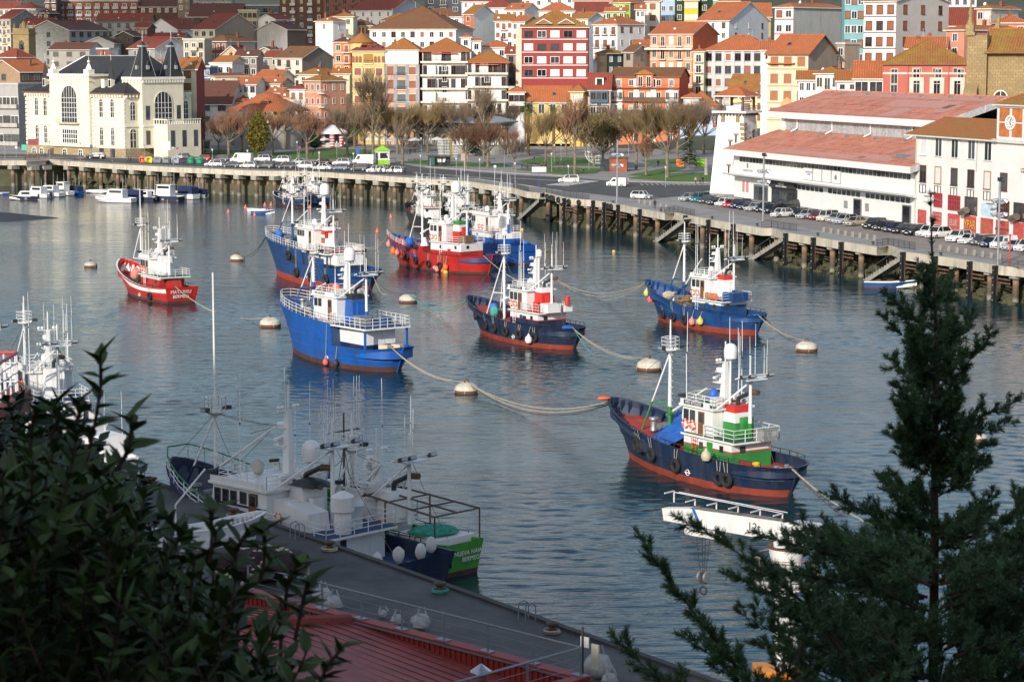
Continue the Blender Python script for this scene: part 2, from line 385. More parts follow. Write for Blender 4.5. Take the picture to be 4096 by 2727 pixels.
for pts in([(480,616),(520,596),(760,597),(1010,604),(1060,618),(1060,630),(900,624)],[(1090,612),(1300,594),(1500,600),(1560,612),(1420,640),(1090,634)],[(1580,648),(1680,640),(2010,655),(2060,668),(1760,664)],[(2070,645),(2160,628),(2420,632),(2460,640),(2410,664),(2150,660)],[(2060,678),(2240,668),(2420,676),(2380,694),(2250,697)],[(2510,700),(2680,668),(2740,668),(2740,674),(2600,705)],[(2512,712),(2640,694),(2850,690),(2850,724),(2700,726)],[(2560,640),(2800,632),(2800,648),(2600,654)]):
 sheet('lawn',pts,GRASS,.05)
PAINTW=mat('road_paint',(.62,.6,.56),.8,var=.15,sc=1)
mb=MB()
for i in range(9):
 t=i/8;u0=lerp(2200,2330,t);v0=lerp(742,724,t)
 mb.face([atg(u0-18,v0-2,.04),atg(u0+55,v0+3,.04),atg(u0+68,v0+1,.04),atg(u0-5,v0-4,.04)])
for i in range(14):
 u0=2560+i*21;mb.face([atg(u0,735+i*.2,.04),atg(u0+4,735+i*.2,.04),atg(u0+14,741,.04),atg(u0+10,741,.04)])
for a,b in(((2048,712),(2230,722)),((1650,690),(2000,716)),((0,627),(700,634)),((2560,784),(2770,806)),((3140,906),(3480,958)),((3660,982),(4060,1042))):
 mb.face([atg(a[0],a[1],.04),atg(b[0],b[1],.04),atg(b[0]+2,b[1]+1.2,.04),atg(a[0]+2,a[1]+1.2,.04)])
tag(mb.build('road_markings',PAINTW),kind='structure')
kb=MB()
for a,b in(((2048,735),(2250,765)),((2510,727),(2850,733)),((1700,668),(2050,694)),((1900,716),(2048,736)),((2050,694),(2300,708))):
 p=atg(*a);q=atg(*b);d=(q-p).normalized();n=Vector((-d.y,d.x,0))*.14;z=Vector((0,0,.13))
 kb.face([p+z,q+z,q+n+z,p+n+z]);kb.face([p,q,q+z,p+z]);kb.face([q+n,p+n,p+n+z,q+n+z])
tag(kb.build('kerb',CONC),kind='structure')
mb=MB();P=[at(-140,842,1.6),at(30,850,1.2),at(150,862,.55),at(236,870,.1),at(282,871,-.3)];Q=[at(-140,905,-.3),at(0,899,-.3),at(100,892,-.3),at(210,882,-.3),at(286,874,-.4)]
rows=[[p.lerp(q,t)+Vector((0,0,.25*noise.noise(Vector((i*.9,t*4,1)))))for i,(p,q)in enumerate(zip(P,Q))]for t in(0,.25,.5,.75,1)]
back=[p+Vector((0,3,-p.z-.6))for p in P]
mb.grid([back]+rows,smooth=False)
tag(mb.build('slipway',mat('wet_mud',(.035,.033,.03),.55,var=.4,sc=.8,bump=.6)),kind='structure')
def pile_mat():
 m,nt,b=base('pile_steel');l=nt.links;b.inputs['Roughness'].default_value=.85
 tc=nd(nt,'ShaderNodeTexCoord');sp=nd(nt,'ShaderNodeSeparateXYZ');l.new(tc.outputs['Object'],sp.inputs[0])
 nz=nd(nt,'ShaderNodeTexNoise',i={'Scale':1.6,'Detail':6.0,'Roughness':.75});l.new(tc.outputs['Object'],nz.inputs['Vector'])
 ad=nd(nt,'ShaderNodeMath',operation='MULTIPLY_ADD');ad.inputs[1].default_value=2.4;l.new(nz.outputs[0],ad.inputs[0]);l.new(sp.outputs['Z'],ad.inputs[2])
 mr=nd(nt,'ShaderNodeMapRange',i={1:.5,2:7.0});l.new(ad.outputs[0],mr.inputs[0])
 rp=ramp(nt,[(0,(.04,.04,.03,1)),(.2,(.26,.24,.2,1)),(.36,(.07,.06,.045,1)),(.55,(.12,.09,.065,1)),(.7,(.15,.085,.055,1)),(.85,(.28,.2,.13,1)),(.97,(.15,.075,.05,1))]);l.new(mr.outputs[0],rp.inputs[0])
 l.new(rp.outputs[0],b.inputs['Base Color']);bp=nd(nt,'ShaderNodeBump',i={'Strength':.6,'Distance':.08});l.new(nz.outputs[0],bp.inputs['Height']);l.new(bp.outputs[0],b.inputs['Normal']);return m
PILE=pile_mat();TIMB=mat('black_fender',(.016,.016,.017),.7,var=.5,sc=2)
g1=[x/2.24 for x in(100,275,437,600,740,885,1037,1185,1340,1485,1640,1793,1960,2120,2275)]+[1024+x/2.24 for x in(145,300,470,620,767,920,1075,1220,1375,1660,1925,2025,2140,2240)]
g2=[2048+x/2.24 for x in(50,290,405,530,645,780,935,1068,1262,1460,1665,1880,2105)]+[3072+x/2.24 for x in(35,285,537,795,1068,1350,1645,1955,2185,2420)]
capm=MB().box(-.85,.85,-1.0,1.4,-.95,0).mesh('pile_cap',CONC)
capm2=MB().box(-.6,.6,-.7,1.4,-.35,0).mesh('pile_head',CONC)
def colmesh(r):return MB().lathe([(r,-1.5),(r,2),(r,4),(r,6.2)],n=12).mesh('pile_column',PILE)
cm1=colmesh(.5);cm2=colmesh(.44)
for gi,us in enumerate((g1,g2)):
 for u in us:
  p=edge_at(u,.95);d=EDIR(p);rz=math.atan2(d.y,d.x)
  side='left part' if gi==0 else 'right part'
  t=thing('pile','rusty barnacled pile with a broad concrete cap under the far quay' if gi==0 else 'slimmer rusty pile standing beside the rocks under the parking quay','pile',(p.x,p.y,0),rz,'piles with broad caps' if gi==0 else 'slim piles by the rocks')
  c=link('column',cm1 if gi==0 else cm2,t);c.scale=(1,1,(p.z-1.1)/6.2 if gi else(p.z-1.9)/6.2)
  link('cap',capm if gi==0 else capm2,t,(0,0,p.z-1.06))
  if gi==0 and rnd.random()<.75:
   q=edge_at(u+6,4.4);t2=dup(t);t2 .location=(q.x,q.y,0);t2['label']='rusty inner pile in the dark under the far quay';t2['group']='inner piles'
fu=[2048+x/2.24 for x in(480,740,840,965,1160,1570,1775,2000)]+[3072+x/2.24 for x in(178,428,678,1235,1525,1838,2068)]
fm=MB().box(-.28,.28,-.35,-.27,-5.6,.05).box(-.28,.28,.2,.28,-5.6,.05).box(-.06,.06,-.27,.2,-5.6,.05)
for i in range(5):fm.box(-.06,.06,-.4,-.35,-4.6+i,-4.5+i,1)
fm=fm.mesh('post',[TIMB,PAINTW])
bm_=MB().box(.3,3.2,.1,.22,-1.75,-1.5).box(.3,3.2,.1,.22,-2.25,-2.0).bar((.3,.15,-1.2),(.3,.15,-4),.06).mesh('bracket',RUST)
for u in fu:
 p=edge_at(u,-.3);d=EDIR(p)
 t=thing('fender_post','black steel fender post bolted to the front of the parking quay','fender post',(p.x,p.y,p.z+.1),math.atan2(d.y,d.x),'fender posts along the quay')
 link('post',fm,t);link('bracket',bm_,t)
tym=MB().tor((0,0,0),.42,.2,'Y').mesh('tyre',BLACK)
for i,x in enumerate((325,360,380,425,517,607,870,897)):
 p=edge_at(2048+x/2.24,-.28);d=EDIR(p)
 tag(link('tyre',tym,None,(p.x,p.y,p.z-.5),math.atan2(d.y,d.x)),'black tyre hung on the concrete edge of the quay','tyre','tyres hung on the quay edge')
def stairs(u0,v0,u1,v1,lab):
 a=atg(u0,v0);b=at(u1,v1,.1);d=b-a;n=15;w=Vector((-EDIR(a).y,EDIR(a).x,0))*1.5
 t=thing('quay_stairs',lab,'stairs',a,0,None);s=MB();rl=MB()
 h=Vector((d.x,d.y,0))/n
 for i in range(n):
  p=h*i;z1=d.z*i/n;z0=d.z*(i+1)/n
  q=[p,p+h,p+h+w,p+w];zl=z0-.55
  s.face([x+Vector((0,0,z0))for x in q]);s.face([q[0]+Vector((0,0,z0)),q[0]+Vector((0,0,z1)),q[3]+Vector((0,0,z1)),q[3]+Vector((0,0,z0))])
  for k in(0,3):k2=1 if k==0 else 2;s.face([q[k]+Vector((0,0,z0)),q[k2]+Vector((0,0,z0)),q[k2]+Vector((0,0,zl+d.z/n)),q[k]+Vector((0,0,zl))])
  if i%4==2:rl.bar(p+Vector((0,0,z0)),p+Vector((0,0,z0+.95)),.03)
 rl.bar((0,0,.95),d+Vector((0,0,.95)),.03)
 s.build('steps',CONC,t);rl.build('handrail',STEEL,t)
stairs(2736,870,2612,962,'concrete quay stairs in the middle, behind the blue boat with stacked pallets')
stairs(3141,936,2992,1032,'concrete quay stairs going down below the small white hatchback')
stairs(3612,1012,3452,1116,'concrete quay stairs above the moored blue rowing boat')
stairs(2155,790,2066,872,'shadowed quay stairs at the bend beside the hung tyres')
def lamp(u,v,h,lab,grp):
 p=atg(u,v);t=thing('street_lamp',lab,'street lamp',p,0,grp)
 if 'pole' not in LM:
  LM['pole']=MB().bar((0,0,0),(0,0,.9),.1,.07,8).bar((0,0,.9),(0,0,3.9),.055,.045,6).mesh('pole',STEEL)
  LM['lan']=MB().lathe([(.05,3.85),(.12,3.95),(.26,4.4),(.3,4.42),(.22,4.55),(.02,4.62)],n=8,mf=[0,1,0,0,0]).mesh('lantern',[STEEL,CLEANW])
 s=h/4.6;a=link('pole',LM['pole'],t);b=link('lantern',LM['lan'],t);t.scale=(s,s,s)
LM={}
for k,pts in((0,((45,1420),(250,1420),(445,1425),(720,1440),(1005,1455),(1295,1465),(1555,1480),(1905,1500),(2220,1510),(1860,1330),(1980,1345))),(1,((568,1530),(875,1540),(1180,1550),(370,1420),(725,1420),(1135,1345),(1475,1560),(1795,1590),(2005,1600),(2225,1500),(1480,1380))),(2,((28,1640),(125,1480),(355,1540),(380,1450),(505,1670),(690,1520),(1375,1680),(900,1440),(440,1440),(1045,1400)))):
 for x,y in pts:lamp(1024*k+x/2.24,y/2.24,4.5,'grey street lamp with a white lantern along the promenade and park','lantern street lamps')
def mast(u,v,vtop,lab):
 p=atg(u,v);h=aty(u,vtop,p.y).z-p.z
 t=thing('floodlight_mast',lab,'light mast',p);MB().bar((0,0,0),(0,0,h),.19,.15,10).build('pole',STEEL,t)
 MB().obox((0,0,h+.15),(.5,.5,.5),.4).ball((.3,-.2,h),.22,8).build('camera_head',DARK,t)
 for i,(z,a)in enumerate([(zz,aa)for zz in(.62,.78)for aa in(.2,1.8,3.3,4.9)]):
  c=Vector((math.cos(a)*.6,math.sin(a)*.6,h*z));dr=Vector((math.cos(a),math.sin(a),-.9)).normalized()
  q=dr.to_track_quat('Z','Y').to_matrix().to_4x4()
  MB().bar((0,0,h*z),c,.05).lathe([(.1,0),(.22,.15),(.4,.5),(.37,.5),(.05,.3)],c,10,1,M=q).build('floodlight',[STEEL,mat('lamp_reflector',(.75,.77,.8),.25,.5,var=.05)],t)
mast(2468,820,556,'tall grey floodlight mast on the quay edge beside the white hatchback')
mast(3052,884,622,'tall grey floodlight mast in front of the white market hall')
mast(3991,1060,722,'tall grey floodlight mast on the quay before the graffitied building')
BOL=MB().lathe([(.24,0),(.17,.08),(.15,.3),(.28,.38),(.28,.45),(.02,.5)],n=10).mesh('bollard',DARK)
for u,v in((2452,815),(2644,848),(2848,878),(3029,906),(3271,945),(3492,980),(3763,1024)):
 tag(link('bollard',BOL,None,atg(u,v-1.5)),'black iron mooring bollard near the edge of the parking quay','bollard','iron mooring bollards')
PST=MB().box(-.16,.16,-.13,.13,0,.85).mesh('stone_post',CONC)
pl=[(2556,814),(2578,818),(2600,822),(2642,831),(2664,835)]+[(3294+29*i,930+4.6*i)for i in range(8)]+[(3760+34*i,1002+5.2*i)for i in range(8)]
for u,v in pl:
 p=atg(u,v);d=EDIR(p);tag(link('kerb_post',PST,None,p,math.atan2(d.y,d.x)),'short concrete post between the quay walk and the car park','post','concrete posts lining the quay walk')
def railing(pts,lab,h=1.1,fine=True,step=1.8,m=None,cat='railing',rails=(.15,.55,1.0)):
 t=thing('railing',lab,cat,pts[0]);rl=MB();o=Vector(pts[0]);ps=MB()
 for a,b in zip(pts,pts[1:]):
  a=Vector(a)-o;b=Vector(b)-o;n=max(1,round((b-a).length/step))
  for r_ in rails:rl.bar(a+Vector((0,0,h*r_)),b+Vector((0,0,h*r_)),.028,n=4)
  for i in range(n+1):
   c=a.lerp(b,i/n);ps.bar(c,c+Vector((0,0,h)),.05,n=4)
  if fine:
   k=int((b-a).length/.16)
   for i in range(k):c=a.lerp(b,i/k);rl.bar(c+Vector((0,0,h*rails[0])),c+Vector((0,0,h*rails[-1])),.014,n=3,cap=False)
 rl.build('rails',m or DARK,t);ps.build('posts',m or DARK,t)
def E2(*us):return[edge_at(u,.3)for u in us]
railing(E2(12,104)+E2(186,300,446,560),'dark railing along the quay edge before the palace',fine=False,step=4.5)
railing(E2(570,780,1000,1240),'dark railing along the quay edge before the left parked cars',fine=False,step=4.5)
railing(E2(1250,1500,1783,1872,2048),'dark railing along the quay edge below the bus shelter',fine=False,step=4.5)
railing(E2(2050,2108,2180,2350),'close barred railing above the hung tyres at the bend',step=3)
railing([atg(2658,856),atg(2696,850),atg(2778,864)],'barred railing round the top of the middle stairs')
railing([atg(3046,914),atg(3086,911),atg(3185,926)],'barred railing with a bin at the top of the stairs by the light mast')
railing([atg(3507,990),atg(3552,982),atg(3660,1002)],'barred railing round the stairs above the blue rowing boat')
railing([atg(4008,1066),atg(4200,1096)],'barred railing at the right end of the quay')
# ================================================================ town kit
def tile(n,c1,moss,amt):return uvmat(n,'tile',c1,moss,amt=amt)
TILES={'o':tile('roof_orange',(.5,.15,.055),(.3,.11,.035),.4),'om':tile('roof_orange_lichen',(.44,.13,.04),(.27,.16,.03),.6),'m':tile('roof_moss',(.34,.125,.04),(.3,.215,.03),.5),'r':tile('roof_red',(.3,.06,.035),(.16,.05,.03),.4),'b':tile('roof_brown',(.16,.055,.038),(.1,.05,.03),.5),'bm':tile('roof_brown_lichen',(.22,.08,.045),(.17,.11,.035),.6),'k':tile('roof_slate',(.03,.033,.04),(.05,.05,.05),.2),'w':mat('roof_parapet',(.5,.49,.46),.8)}
FASC=mat('eave_board',(.24,.1,.06),.7,var=.2);FASW=mat('white_eave',(.68,.66,.62),.6)
FASR=mat('red_eave',(.5,.08,.05),.6)
def wallm(c,streak=.42):
 return mat('render_%d_%d_%d'%tuple(int(x*255)for x in c),c,.85,var=.07,sc=.4,streak=streak,dirt=tuple(x*.45 for x in c))
PANEL=uvmat('grey_panels','panel',(.36,.36,.34),(.25,.25,.23),amt=.3);BRICK=uvmat('red_brick','brick',(.27,.1,.065),(.2,.08,.05),amt=.4)
BRICKD=uvmat('brown_brick','brick',(.13,.065,.045),(.1,.05,.04),amt=.4);BRICKY=uvmat('buff_brick','brick',(.42,.29,.18),(.3,.2,.13),amt=.4)
OLDST=uvmat('old_sandstone','stone',(.42,.3,.14),(.24,.18,.09),amt=.6);TANW=wallm((.37,.3,.23),.5);GREYW=wallm((.42,.4,.38),.7)
FRW=CLEANW;FRB=mat('brown_frame',(.12,.045,.03),.6);FRG=mat('grey_frame',(.15,.16,.17),.6);FRS=mat('stone_frame',(.6,.56,.48),.8)
SHW=mat('white_shutter',(.7,.69,.66),.6,var=.06);SHB=mat('brown_shutter',(.28,.1,.055),.65,var=.15);SHO=mat('orange_shutter',(.36,.14,.06),.65,var=.12)
WST={'w':(FRW,GLASS),'b':(FRB,GLASS),'g':(FRG,GLASS),'W':(FRW,SHW),'B':(FRW,SHB),'X':(FRB,SHB),'s':(FRS,GLASS),'O':(FRS,SHO),'C':(SHO,SHW)}
WM={}
def window(root,x,y,z,w,h,st='w',rz=0,name='window'):
 w=round(w*5)/5;h=round(h*5)/5;k=(w,h,st)
 if k not in WM:
  fr,pn=WST[st];f=MB();t=.13
  f.box(-w/2-t,-w/2,-.09,0,0,h);f.box(w/2,w/2+t,-.09,0,0,h);f.box(-w/2-t,w/2+t,-.09,0,h,h+t);f.box(-w/2-.2,w/2+.2,-.2,0,-.12,0)
  n=max(1,round(w/1.1));p=MB()
  if pn is GLASS:
   for i in range(1,n+1 if n>1 else 2):
    xx=-w/2+w*i/(n if n>1 else 2)
    if xx<w/2-.1:f.box(xx-.04,xx+.04,-.07,-.03,0,h)
  p.box(-w/2,w/2,-.03,0,0,h)
  WM[k]=(f.mesh('frame',fr),p.mesh('pane',pn))
 f,p=WM[k];o=link(name,f,root,(x,y,z),rz);link('pane' if WST[st][1]is GLASS else 'shutter',p,o);return o
BLM={}
def balcony(root,x,y,z,w,d=1.0,rz=0,solid=None,col=None):
 k=(round(w,1),d,solid,col)
 if k not in BLM:
  a=MB();a.box(-w/2,w/2,-d,0,-.18,0)
  if solid:a.box(-w/2,w/2,-d,-d+.1,0,.95);a.box(-w/2,-w/2+.1,-d+.1,0,0,.95);a.box(w/2-.1,w/2,-d+.1,0,0,.95)
  r_=MB()
  if not solid:
   for zz in(.1,.95):r_.bar((-w/2,-d,zz),(w/2,-d,zz),.035,n=4);r_.bar((-w/2,-d,zz),(-w/2,0,zz),.035,n=4);r_.bar((w/2,-d,zz),(w/2,0,zz),.035,n=4)
   for i in range(int(w/.22)+1):r_.bar((-w/2+i*.22,-d,.1),(-w/2+i*.22,-d,.95),.016,n=3,cap=False)
  BLM[k]=(a.mesh('balcony',solid or FASW),None if solid else r_.mesh('railing',col or DARK))
 a,r_=BLM[k];o=link('balcony',a,root,(x,y,z),rz)
 if r_:link('railing',r_,o)
 return o
def roof(root,w,d,z,kind,m,rise=.42,ov=.55,fasc=FASW,x0=0,y0=0,name='roof',th=.22):
 """hip h, ridge along x g, ridge along y f, flat p"""
 mb=MB();a,b=x0-w/2-ov,x0+w/2+ov;c,e=y0-ov,y0+d+ov;W_,D_=b-a,e-c
 if kind=='p':mb.box(a+.3,b-.3,c+.3,e-.3,z,z+.5)
 else:
  if kind=='h':
   r_=min(W_,D_)/2;hz=z+r_*rise*1.05
   if W_>=D_:p,q=Vector((a+r_,(c+e)/2,hz)),Vector((b-r_,(c+e)/2,hz))
   else:p,q=Vector(((a+b)/2,c+r_,hz)),Vector(((a+b)/2,e-r_,hz))
  elif kind=='g':hz=z+D_/2*rise;p,q=Vector((a,(c+e)/2,hz)),Vector((b,(c+e)/2,hz))
  else:hz=z+W_/2*rise;p,q=Vector(((a+b)/2,c,hz)),Vector(((a+b)/2,e,hz))
  A,B_,C_,D2=[Vector(v)for v in((a,c,z),(b,c,z),(b,e,z),(a,e,z))]
  if kind in 'hg' and not(kind=='h' and W_<D_):fs=[[A,B_,q,p],[C_,D2,p,q],[B_,C_,q],[D2,A,p]]
  else:fs=[[B_,C_,q,p],[D2,A,p,q],[A,B_,p],[C_,D2,q]]
  tiled=fs if kind=='h' else fs[:2]
  for f in tiled:mb.face(f,0)
  if kind!='h':
   dn=Vector((0,0,-th))
   for f in tiled:mb.face([v+dn for v in f][::-1],1)
   for(s,t)in(((A,p),(p,D2))if kind=='g' else((A,p),(p,B_))):mb.face([s+dn,t+dn,t,s],1)
   for(s,t)in(((B_,q),(q,C_))if kind=='g' else((D2,q),(q,C_))):mb.face([s+dn,t+dn,t,s],1)
  else:mb.face([v+Vector((0,0,-th))for v in(D2,C_,B_,A)],1)
  for s,t in((A,B_),(B_,C_),(C_,D2),(D2,A)):
   if kind=='h' or(kind=='g' and s.y==t.y)or(kind=='f' and s.x==t.x):
    mb.face([s+Vector((0,0,-th)),t+Vector((0,0,-th)),t,s],1)
  up=Vector((0,0,.09))
  mb.bar(p+up*.3,q+up*.3,.16,n=5,mi=0)
  if kind=='h':
   for s,t in((A,p),(D2,p),(B_,q),(C_,q))if W_>=D_ else((A,p),(B_,p),(D2,q),(C_,q)):mb.bar(s,t,.13,n=4,mi=0)
 return mb.build(name,[m,fasc],root)
CHM={}
def chimney(root,x,y,z,h=1.4,m=None,w=.7):
 k=(round(h,1),w,m)
 if k not in CHM:CHM[k]=MB().box(-w/2,w/2,-w/2,w/2,0,h).box(-w/2-.1,w/2+.1,-w/2-.1,w/2+.1,h,h+.12).bar((0,0,h),(0,0,h+.4),.12,n=6,mi=1).mesh('chimney',[m or BRICK,FASC])
 return link('chimney',CHM[k],root,(x,y,z))
SKL=MB().box(-.45,.45,-.6,.6,0,.1).box(-.36,.36,-.5,.5,.1,.12,1).mesh('skylight',[FRG,GLASS])
ANT=MB().bar((0,0,0),(0,0,2.6),.04,n=4);[ANT.bar((-.6+.1*i,0,2.5-.22*i),(.6-.1*i,0,2.5-.22*i),.025,n=3)for i in range(4)]
ANT=ANT.mesh('aerial',STEEL);DISH=MB().lathe([(.02,0),(.3,.06),(.42,.18)],n=10).bar((0,0,0),(0,0,.4),.03).mesh('satellite_dish',CLEANW)
def house(k,x0,x1,x2,ye,Y,a,lab,wall,rf='h',tl='o',sidem=None,fl=None,ncol=3,wst='w',ww=1.1,wh=1.5,fh=None,rise=.42,z0=None,sw=0,d=None,top=1.0,ov=.55,fasc=FASW,bal=0,base_y=None,balsolid=None,cat='house',band=None,chim=1,yb=None,grp=None,skip=()):
 """front corners x0..x1 in the k-th quarter of the photo, x2 = far corner of the right side, a = turn of the front"""
 Y=1.25*(interp([(440,518),(478,531),(500,543),(560,578),(640,645),(900,905)],Y)if k in(1,2)or(k==0 and x0>1740)else Y);u0,u1=1024*k+x0/2.24,1024*k+x1/2.24;v=ye/2.24;al=R(a)
 def kk(u):r_=ray(u,v);return r_.x/r_.y
 c=aty(u1,v,Y);P=Vector((c.x,c.y));dl=Vector((-math.cos(al),-math.sin(al)));db=Vector((-math.sin(al),math.cos(al)))
 w=(kk(u0)*Y-P.x)/(dl.x-kk(u0)*dl.y)
 if d is None:
  if x2:k2=kk(1024*k+x2/2.24);d=(k2*Y-P.x)/(db.x-k2*db.y)
  else:d=10
 d=max(3.5,min(d,34));ctr=P+dl*w/2
 zb=min(hill(c.x,c.y),zg(c.x,c.y)if Y<681 else 99)-.5 if z0 is None else z0
 if yb:zb=aty(u1,yb/2.24,Y).z
 h=c.z-zb
 t=thing('house' if cat=='house' else cat.replace(' ','_'),lab,cat,(ctr.x,ctr.y,zb),al,grp)
 wl=MB();wl.box(-w/2,w/2,0,d,0,h)
 if rf=='g':
  hz=h+(d/2+ov)*rise-.1-ov*rise;
  for s in(-1,1):
   f=[(s*w/2,0,h),(s*w/2,d,h),(s*w/2,d/2,hz)];wl.face(f if s>0 else f[::-1],1)
 if rf=='f':
  hz=h+w/2*rise-.1;wl.face([(-w/2,0,h),(w/2,0,h),(0,0,hz)],0);wl.face([(w/2,d,h),(-w/2,d,h),(0,d,hz)],1)
 if sidem:wl.m[5]=1;wl.m[4]=1
 wl.build('wall',[wall,sidem or wall],t)
 if rf!='n':r_=roof(t,w,d,h-(ov*rise if rf in 'gf' else.0),rf,TILES[tl],rise,ov,fasc)
 fh=fh or 3.15
 nf=fl or max(1,min(6,int(h/fh)))
 rs=random.Random(int(x0*7+ye*3+k))
 for i in range(nf):
  z=h-top-wh-i*fh
  if z<.3:break
  if band:MB().box(-w/2-.08,w/2+.08,-.08,.02,z-.75,z-.5).build('string_course',band,t)
  for j in range(ncol):
   if(i,j)in skip:continue
   x=-w/2+w*(j+.5)/ncol;s=rs.choice(wst)if len(wst)>1 else wst
   b=bal and((j%2==1)if bal==1 else True)and i<5
   window(t,x,0,z-(.5 if b else 0),ww,wh+(.5 if b else 0),s)
   if b:balcony(t,x,0,z-.62,min(w/ncol*(1.6 if bal==1 else.98),ww+1.2),1.0,solid=balsolid)
  for j in range(sw):
   y=d*(j+.5)/sw;window(t,w/2,y,z,ww*.9,wh,rs.choice(wst),PI/2)
 if rf in 'hgf' and chim:
  for i in range(chim):
   cx,cy=rs.uniform(-.3,.3)*w,d*rs.uniform(.45,.62);chimney(r_,cx,cy,h+min(d,w)*.5*rise*.55,1.2+rs.random())
  if rs.random()<.65 and w>7:
   sl_=link('skylight',SKL,r_,(rs.uniform(-.3,.3)*w,d*.22,h+(d*.22)*rise+.12));sl_.rotation_euler=(math.atan(rise),0,0)
  if rs.random()<.45:link('aerial',ANT,r_,(rs.uniform(-.35,.35)*w,d*.5,h+min(w,d)*.5*rise*.9))
  if rs.random()<.45:link('satellite_dish',DISH,r_,(rs.uniform(-.4,.4)*w,d*.18,h+d*.18*rise+.1),rs.uniform(-1,1),R(70))
 t['w']=w;t['h']=h;t['d']=d
 return t
def dims(t):
 w,h,d=t['w'],t['h'],t['d']
 for k in 'whd':del t[k]
 return w,h,d
wh_=wallm((.74,.73,.71));cream=wallm((.72,.64,.47));cool=wallm((.68,.69,.71),.15)
beige=wallm((.6,.5,.36));gr=wallm((.45,.45,.46));dkgrey=wallm((.09,.1,.12));tan=TANW
H=house
H(0,505,1238,0,15,800,0,'long brick apartment block with grey balcony bands at the top left edge',BRICK,'p','w',ncol=9,wst='wwB',ww=1.6,wh=1.6,bal=2,balsolid=gr,fl=4,cat='apartment block',ov=0)
H(0,395,505,0,-40,790,0,'dark brick block with balconies beside the long brick apartment block',BRICKD,'p','w',ncol=2,bal=2,fl=4,cat='apartment block')
H(0,-60,130,0,78,770,-10,'red roofed white house at the very top left corner',wh_,'g','r',ncol=4,wst='wg',d=14,fl=3)
H(0,122,320,415,78,755,-14,'red hip roofed house with a timbered white front in the top left corner',wh_,'h','r',ncol=6,wst='b',fl=2)
H(0,330,440,520,118,735,-20,'small dark red roofed house beneath the brick apartment block',BRICKD,'h','b',ncol=2)
H(0,-20,92,350,168,690,-28,'beige balconied house with a grey clad flank at the upper left edge',beige,'g','r',sidem=PANEL,ncol=3,bal=1,fl=4)
H(0,195,440,0,225,690,-12,'dark red roofed house with rooftop chimneys above the big grey clad flank',wallm((.4,.38,.36)),'g','r',ncol=3,chim=4,d=12)
H(0,250,620,975,268,640,-40,'large block with a grey panel gable and dark balconies under a brown roof',PANEL,'f','b',sidem=wallm((.3,.3,.31)),ncol=1,fl=0,sw=5,wst='g',ww=1.8,chim=2,rise=.3,cat='apartment block')
H(0,862,1345,0,190,715,0,'wide red roofed house with a green and white eaves band',wallm((.3,.3,.31)),'g','r',ncol=6,wst='g',d=14,bal=1,fl=2,chim=3,fasc=mat('green_eave',(.03,.22,.1)))
H(0,1315,1590,1812,262,680,-34,'white gabled house with tall white chimneys',wh_,'f','r',ncol=1,fl=0,chim=3,rise=.5)
H(0,1205,1320,0,246,660,-12,'low house with an arched brick arcade under a red roof',BRICK,'g','r',ncol=4,ww=.9,d=8,fl=1,wst='g')
H(0,1690,2140,0,148,770,-4,'broad dark mossy roofed brick house at the top of the left hillside',BRICKD,'g','b',ncol=6,wst='b',d=22,rise=.5,fl=2)
H(0,1245,1600,0,60,800,0,'row of dark red roofs beyond the white chimneys',BRICKD,'g','b',ncol=5,d=20,fl=1,rise=.4)
H(0,1590,1700,1730,-30,790,0,'brown apartment slab on the left skyline',wallm((.2,.15,.12)),'p','w',ncol=2,cat='apartment block',fl=4,wst='wg')
H(0,1730,2080,0,-60,830,0,'grey apartment block with long balconies above the dark mossy roof',wallm((.33,.33,.34)),'p','w',ncol=5,cat='apartment block',fl=3,bal=2,balsolid=gr)
H(0,2135,2300,0,100,690,0,'flat roofed ochre house with black capped chimneys',wallm((.5,.38,.2)),'p','w',ncol=4,wst='g',fl=3)
H(0,1728,1925,2320,258,620,-30,'house with a conservatory terrace and a long tan and grey gable wall',cream,'g','r',sidem=TANW,ncol=3,wst='w',ww=1.6,fl=2)
H(0,1370,1640,1705,330,650,-16,'low red roofed house with a glazed grid wall',wallm((.4,.4,.4)),'g','r',ncol=6,ww=1.6,wst='g',fl=1)
H(0,1030,1195,1290,320,620,-20,'dark brown gabled house with small windows and no paint',wallm((.1,.075,.06)),'f','b',ncol=2,ww=.9,wh=1.1,wst='g',fl=3)
H(0,1160,1400,0,385,625,-8,'whitewashed gable behind the dark brown gabled house',wh_,'f','b',ncol=2,ww=.8,wh=.6,fl=1)
H(0,750,1020,0,385,615,-8,'low white gable with a grille above the flat roofed grey house',wallm((.55,.54,.52)),'f','b',ncol=1,ww=1.6,wh=.7,fl=1,rise=.4)
H(0,1150,1385,1690,430,580,-33,'house with a blank white gable and grey panelled front below a red roof',PANEL,'g','r',sidem=wh_,ncol=2,fl=3,sw=0)
H(0,440,800,928,440,590,-18,'grey balconied house with a white eaves band and red roof',wallm((.33,.31,.29)),'g','b',sidem=wh_,ncol=3,ww=1.8,wh=1.4,wst='g',fl=2,fasc=wallm((.5,.5,.48)))
H(0,868,975,1060,445,575,-18,'small red brick and white house under the white gable',BRICK,'p','w',sidem=cool,ncol=1,fl=2)
H(0,-40,150,305,515,560,-35,'brown house under a broad red hip roof at the left edge',wallm((.2,.15,.11)),'h','r',ncol=3,wst='g',fl=2,rise=.6)
H(0,820,1050,0,556,540,-10,'orange hip roof peeping over the slate roof of the palace',beige,'h','o',ncol=2,fl=1,rise=.5)
H(0,1640,1830,0,360,570,-6,'beige flats with stacked balconies between the red roofs',wallm((.48,.41,.32)),'p','w',ncol=3,wst='gw',bal=1,fl=5,fh=2.9,balsolid=beige)
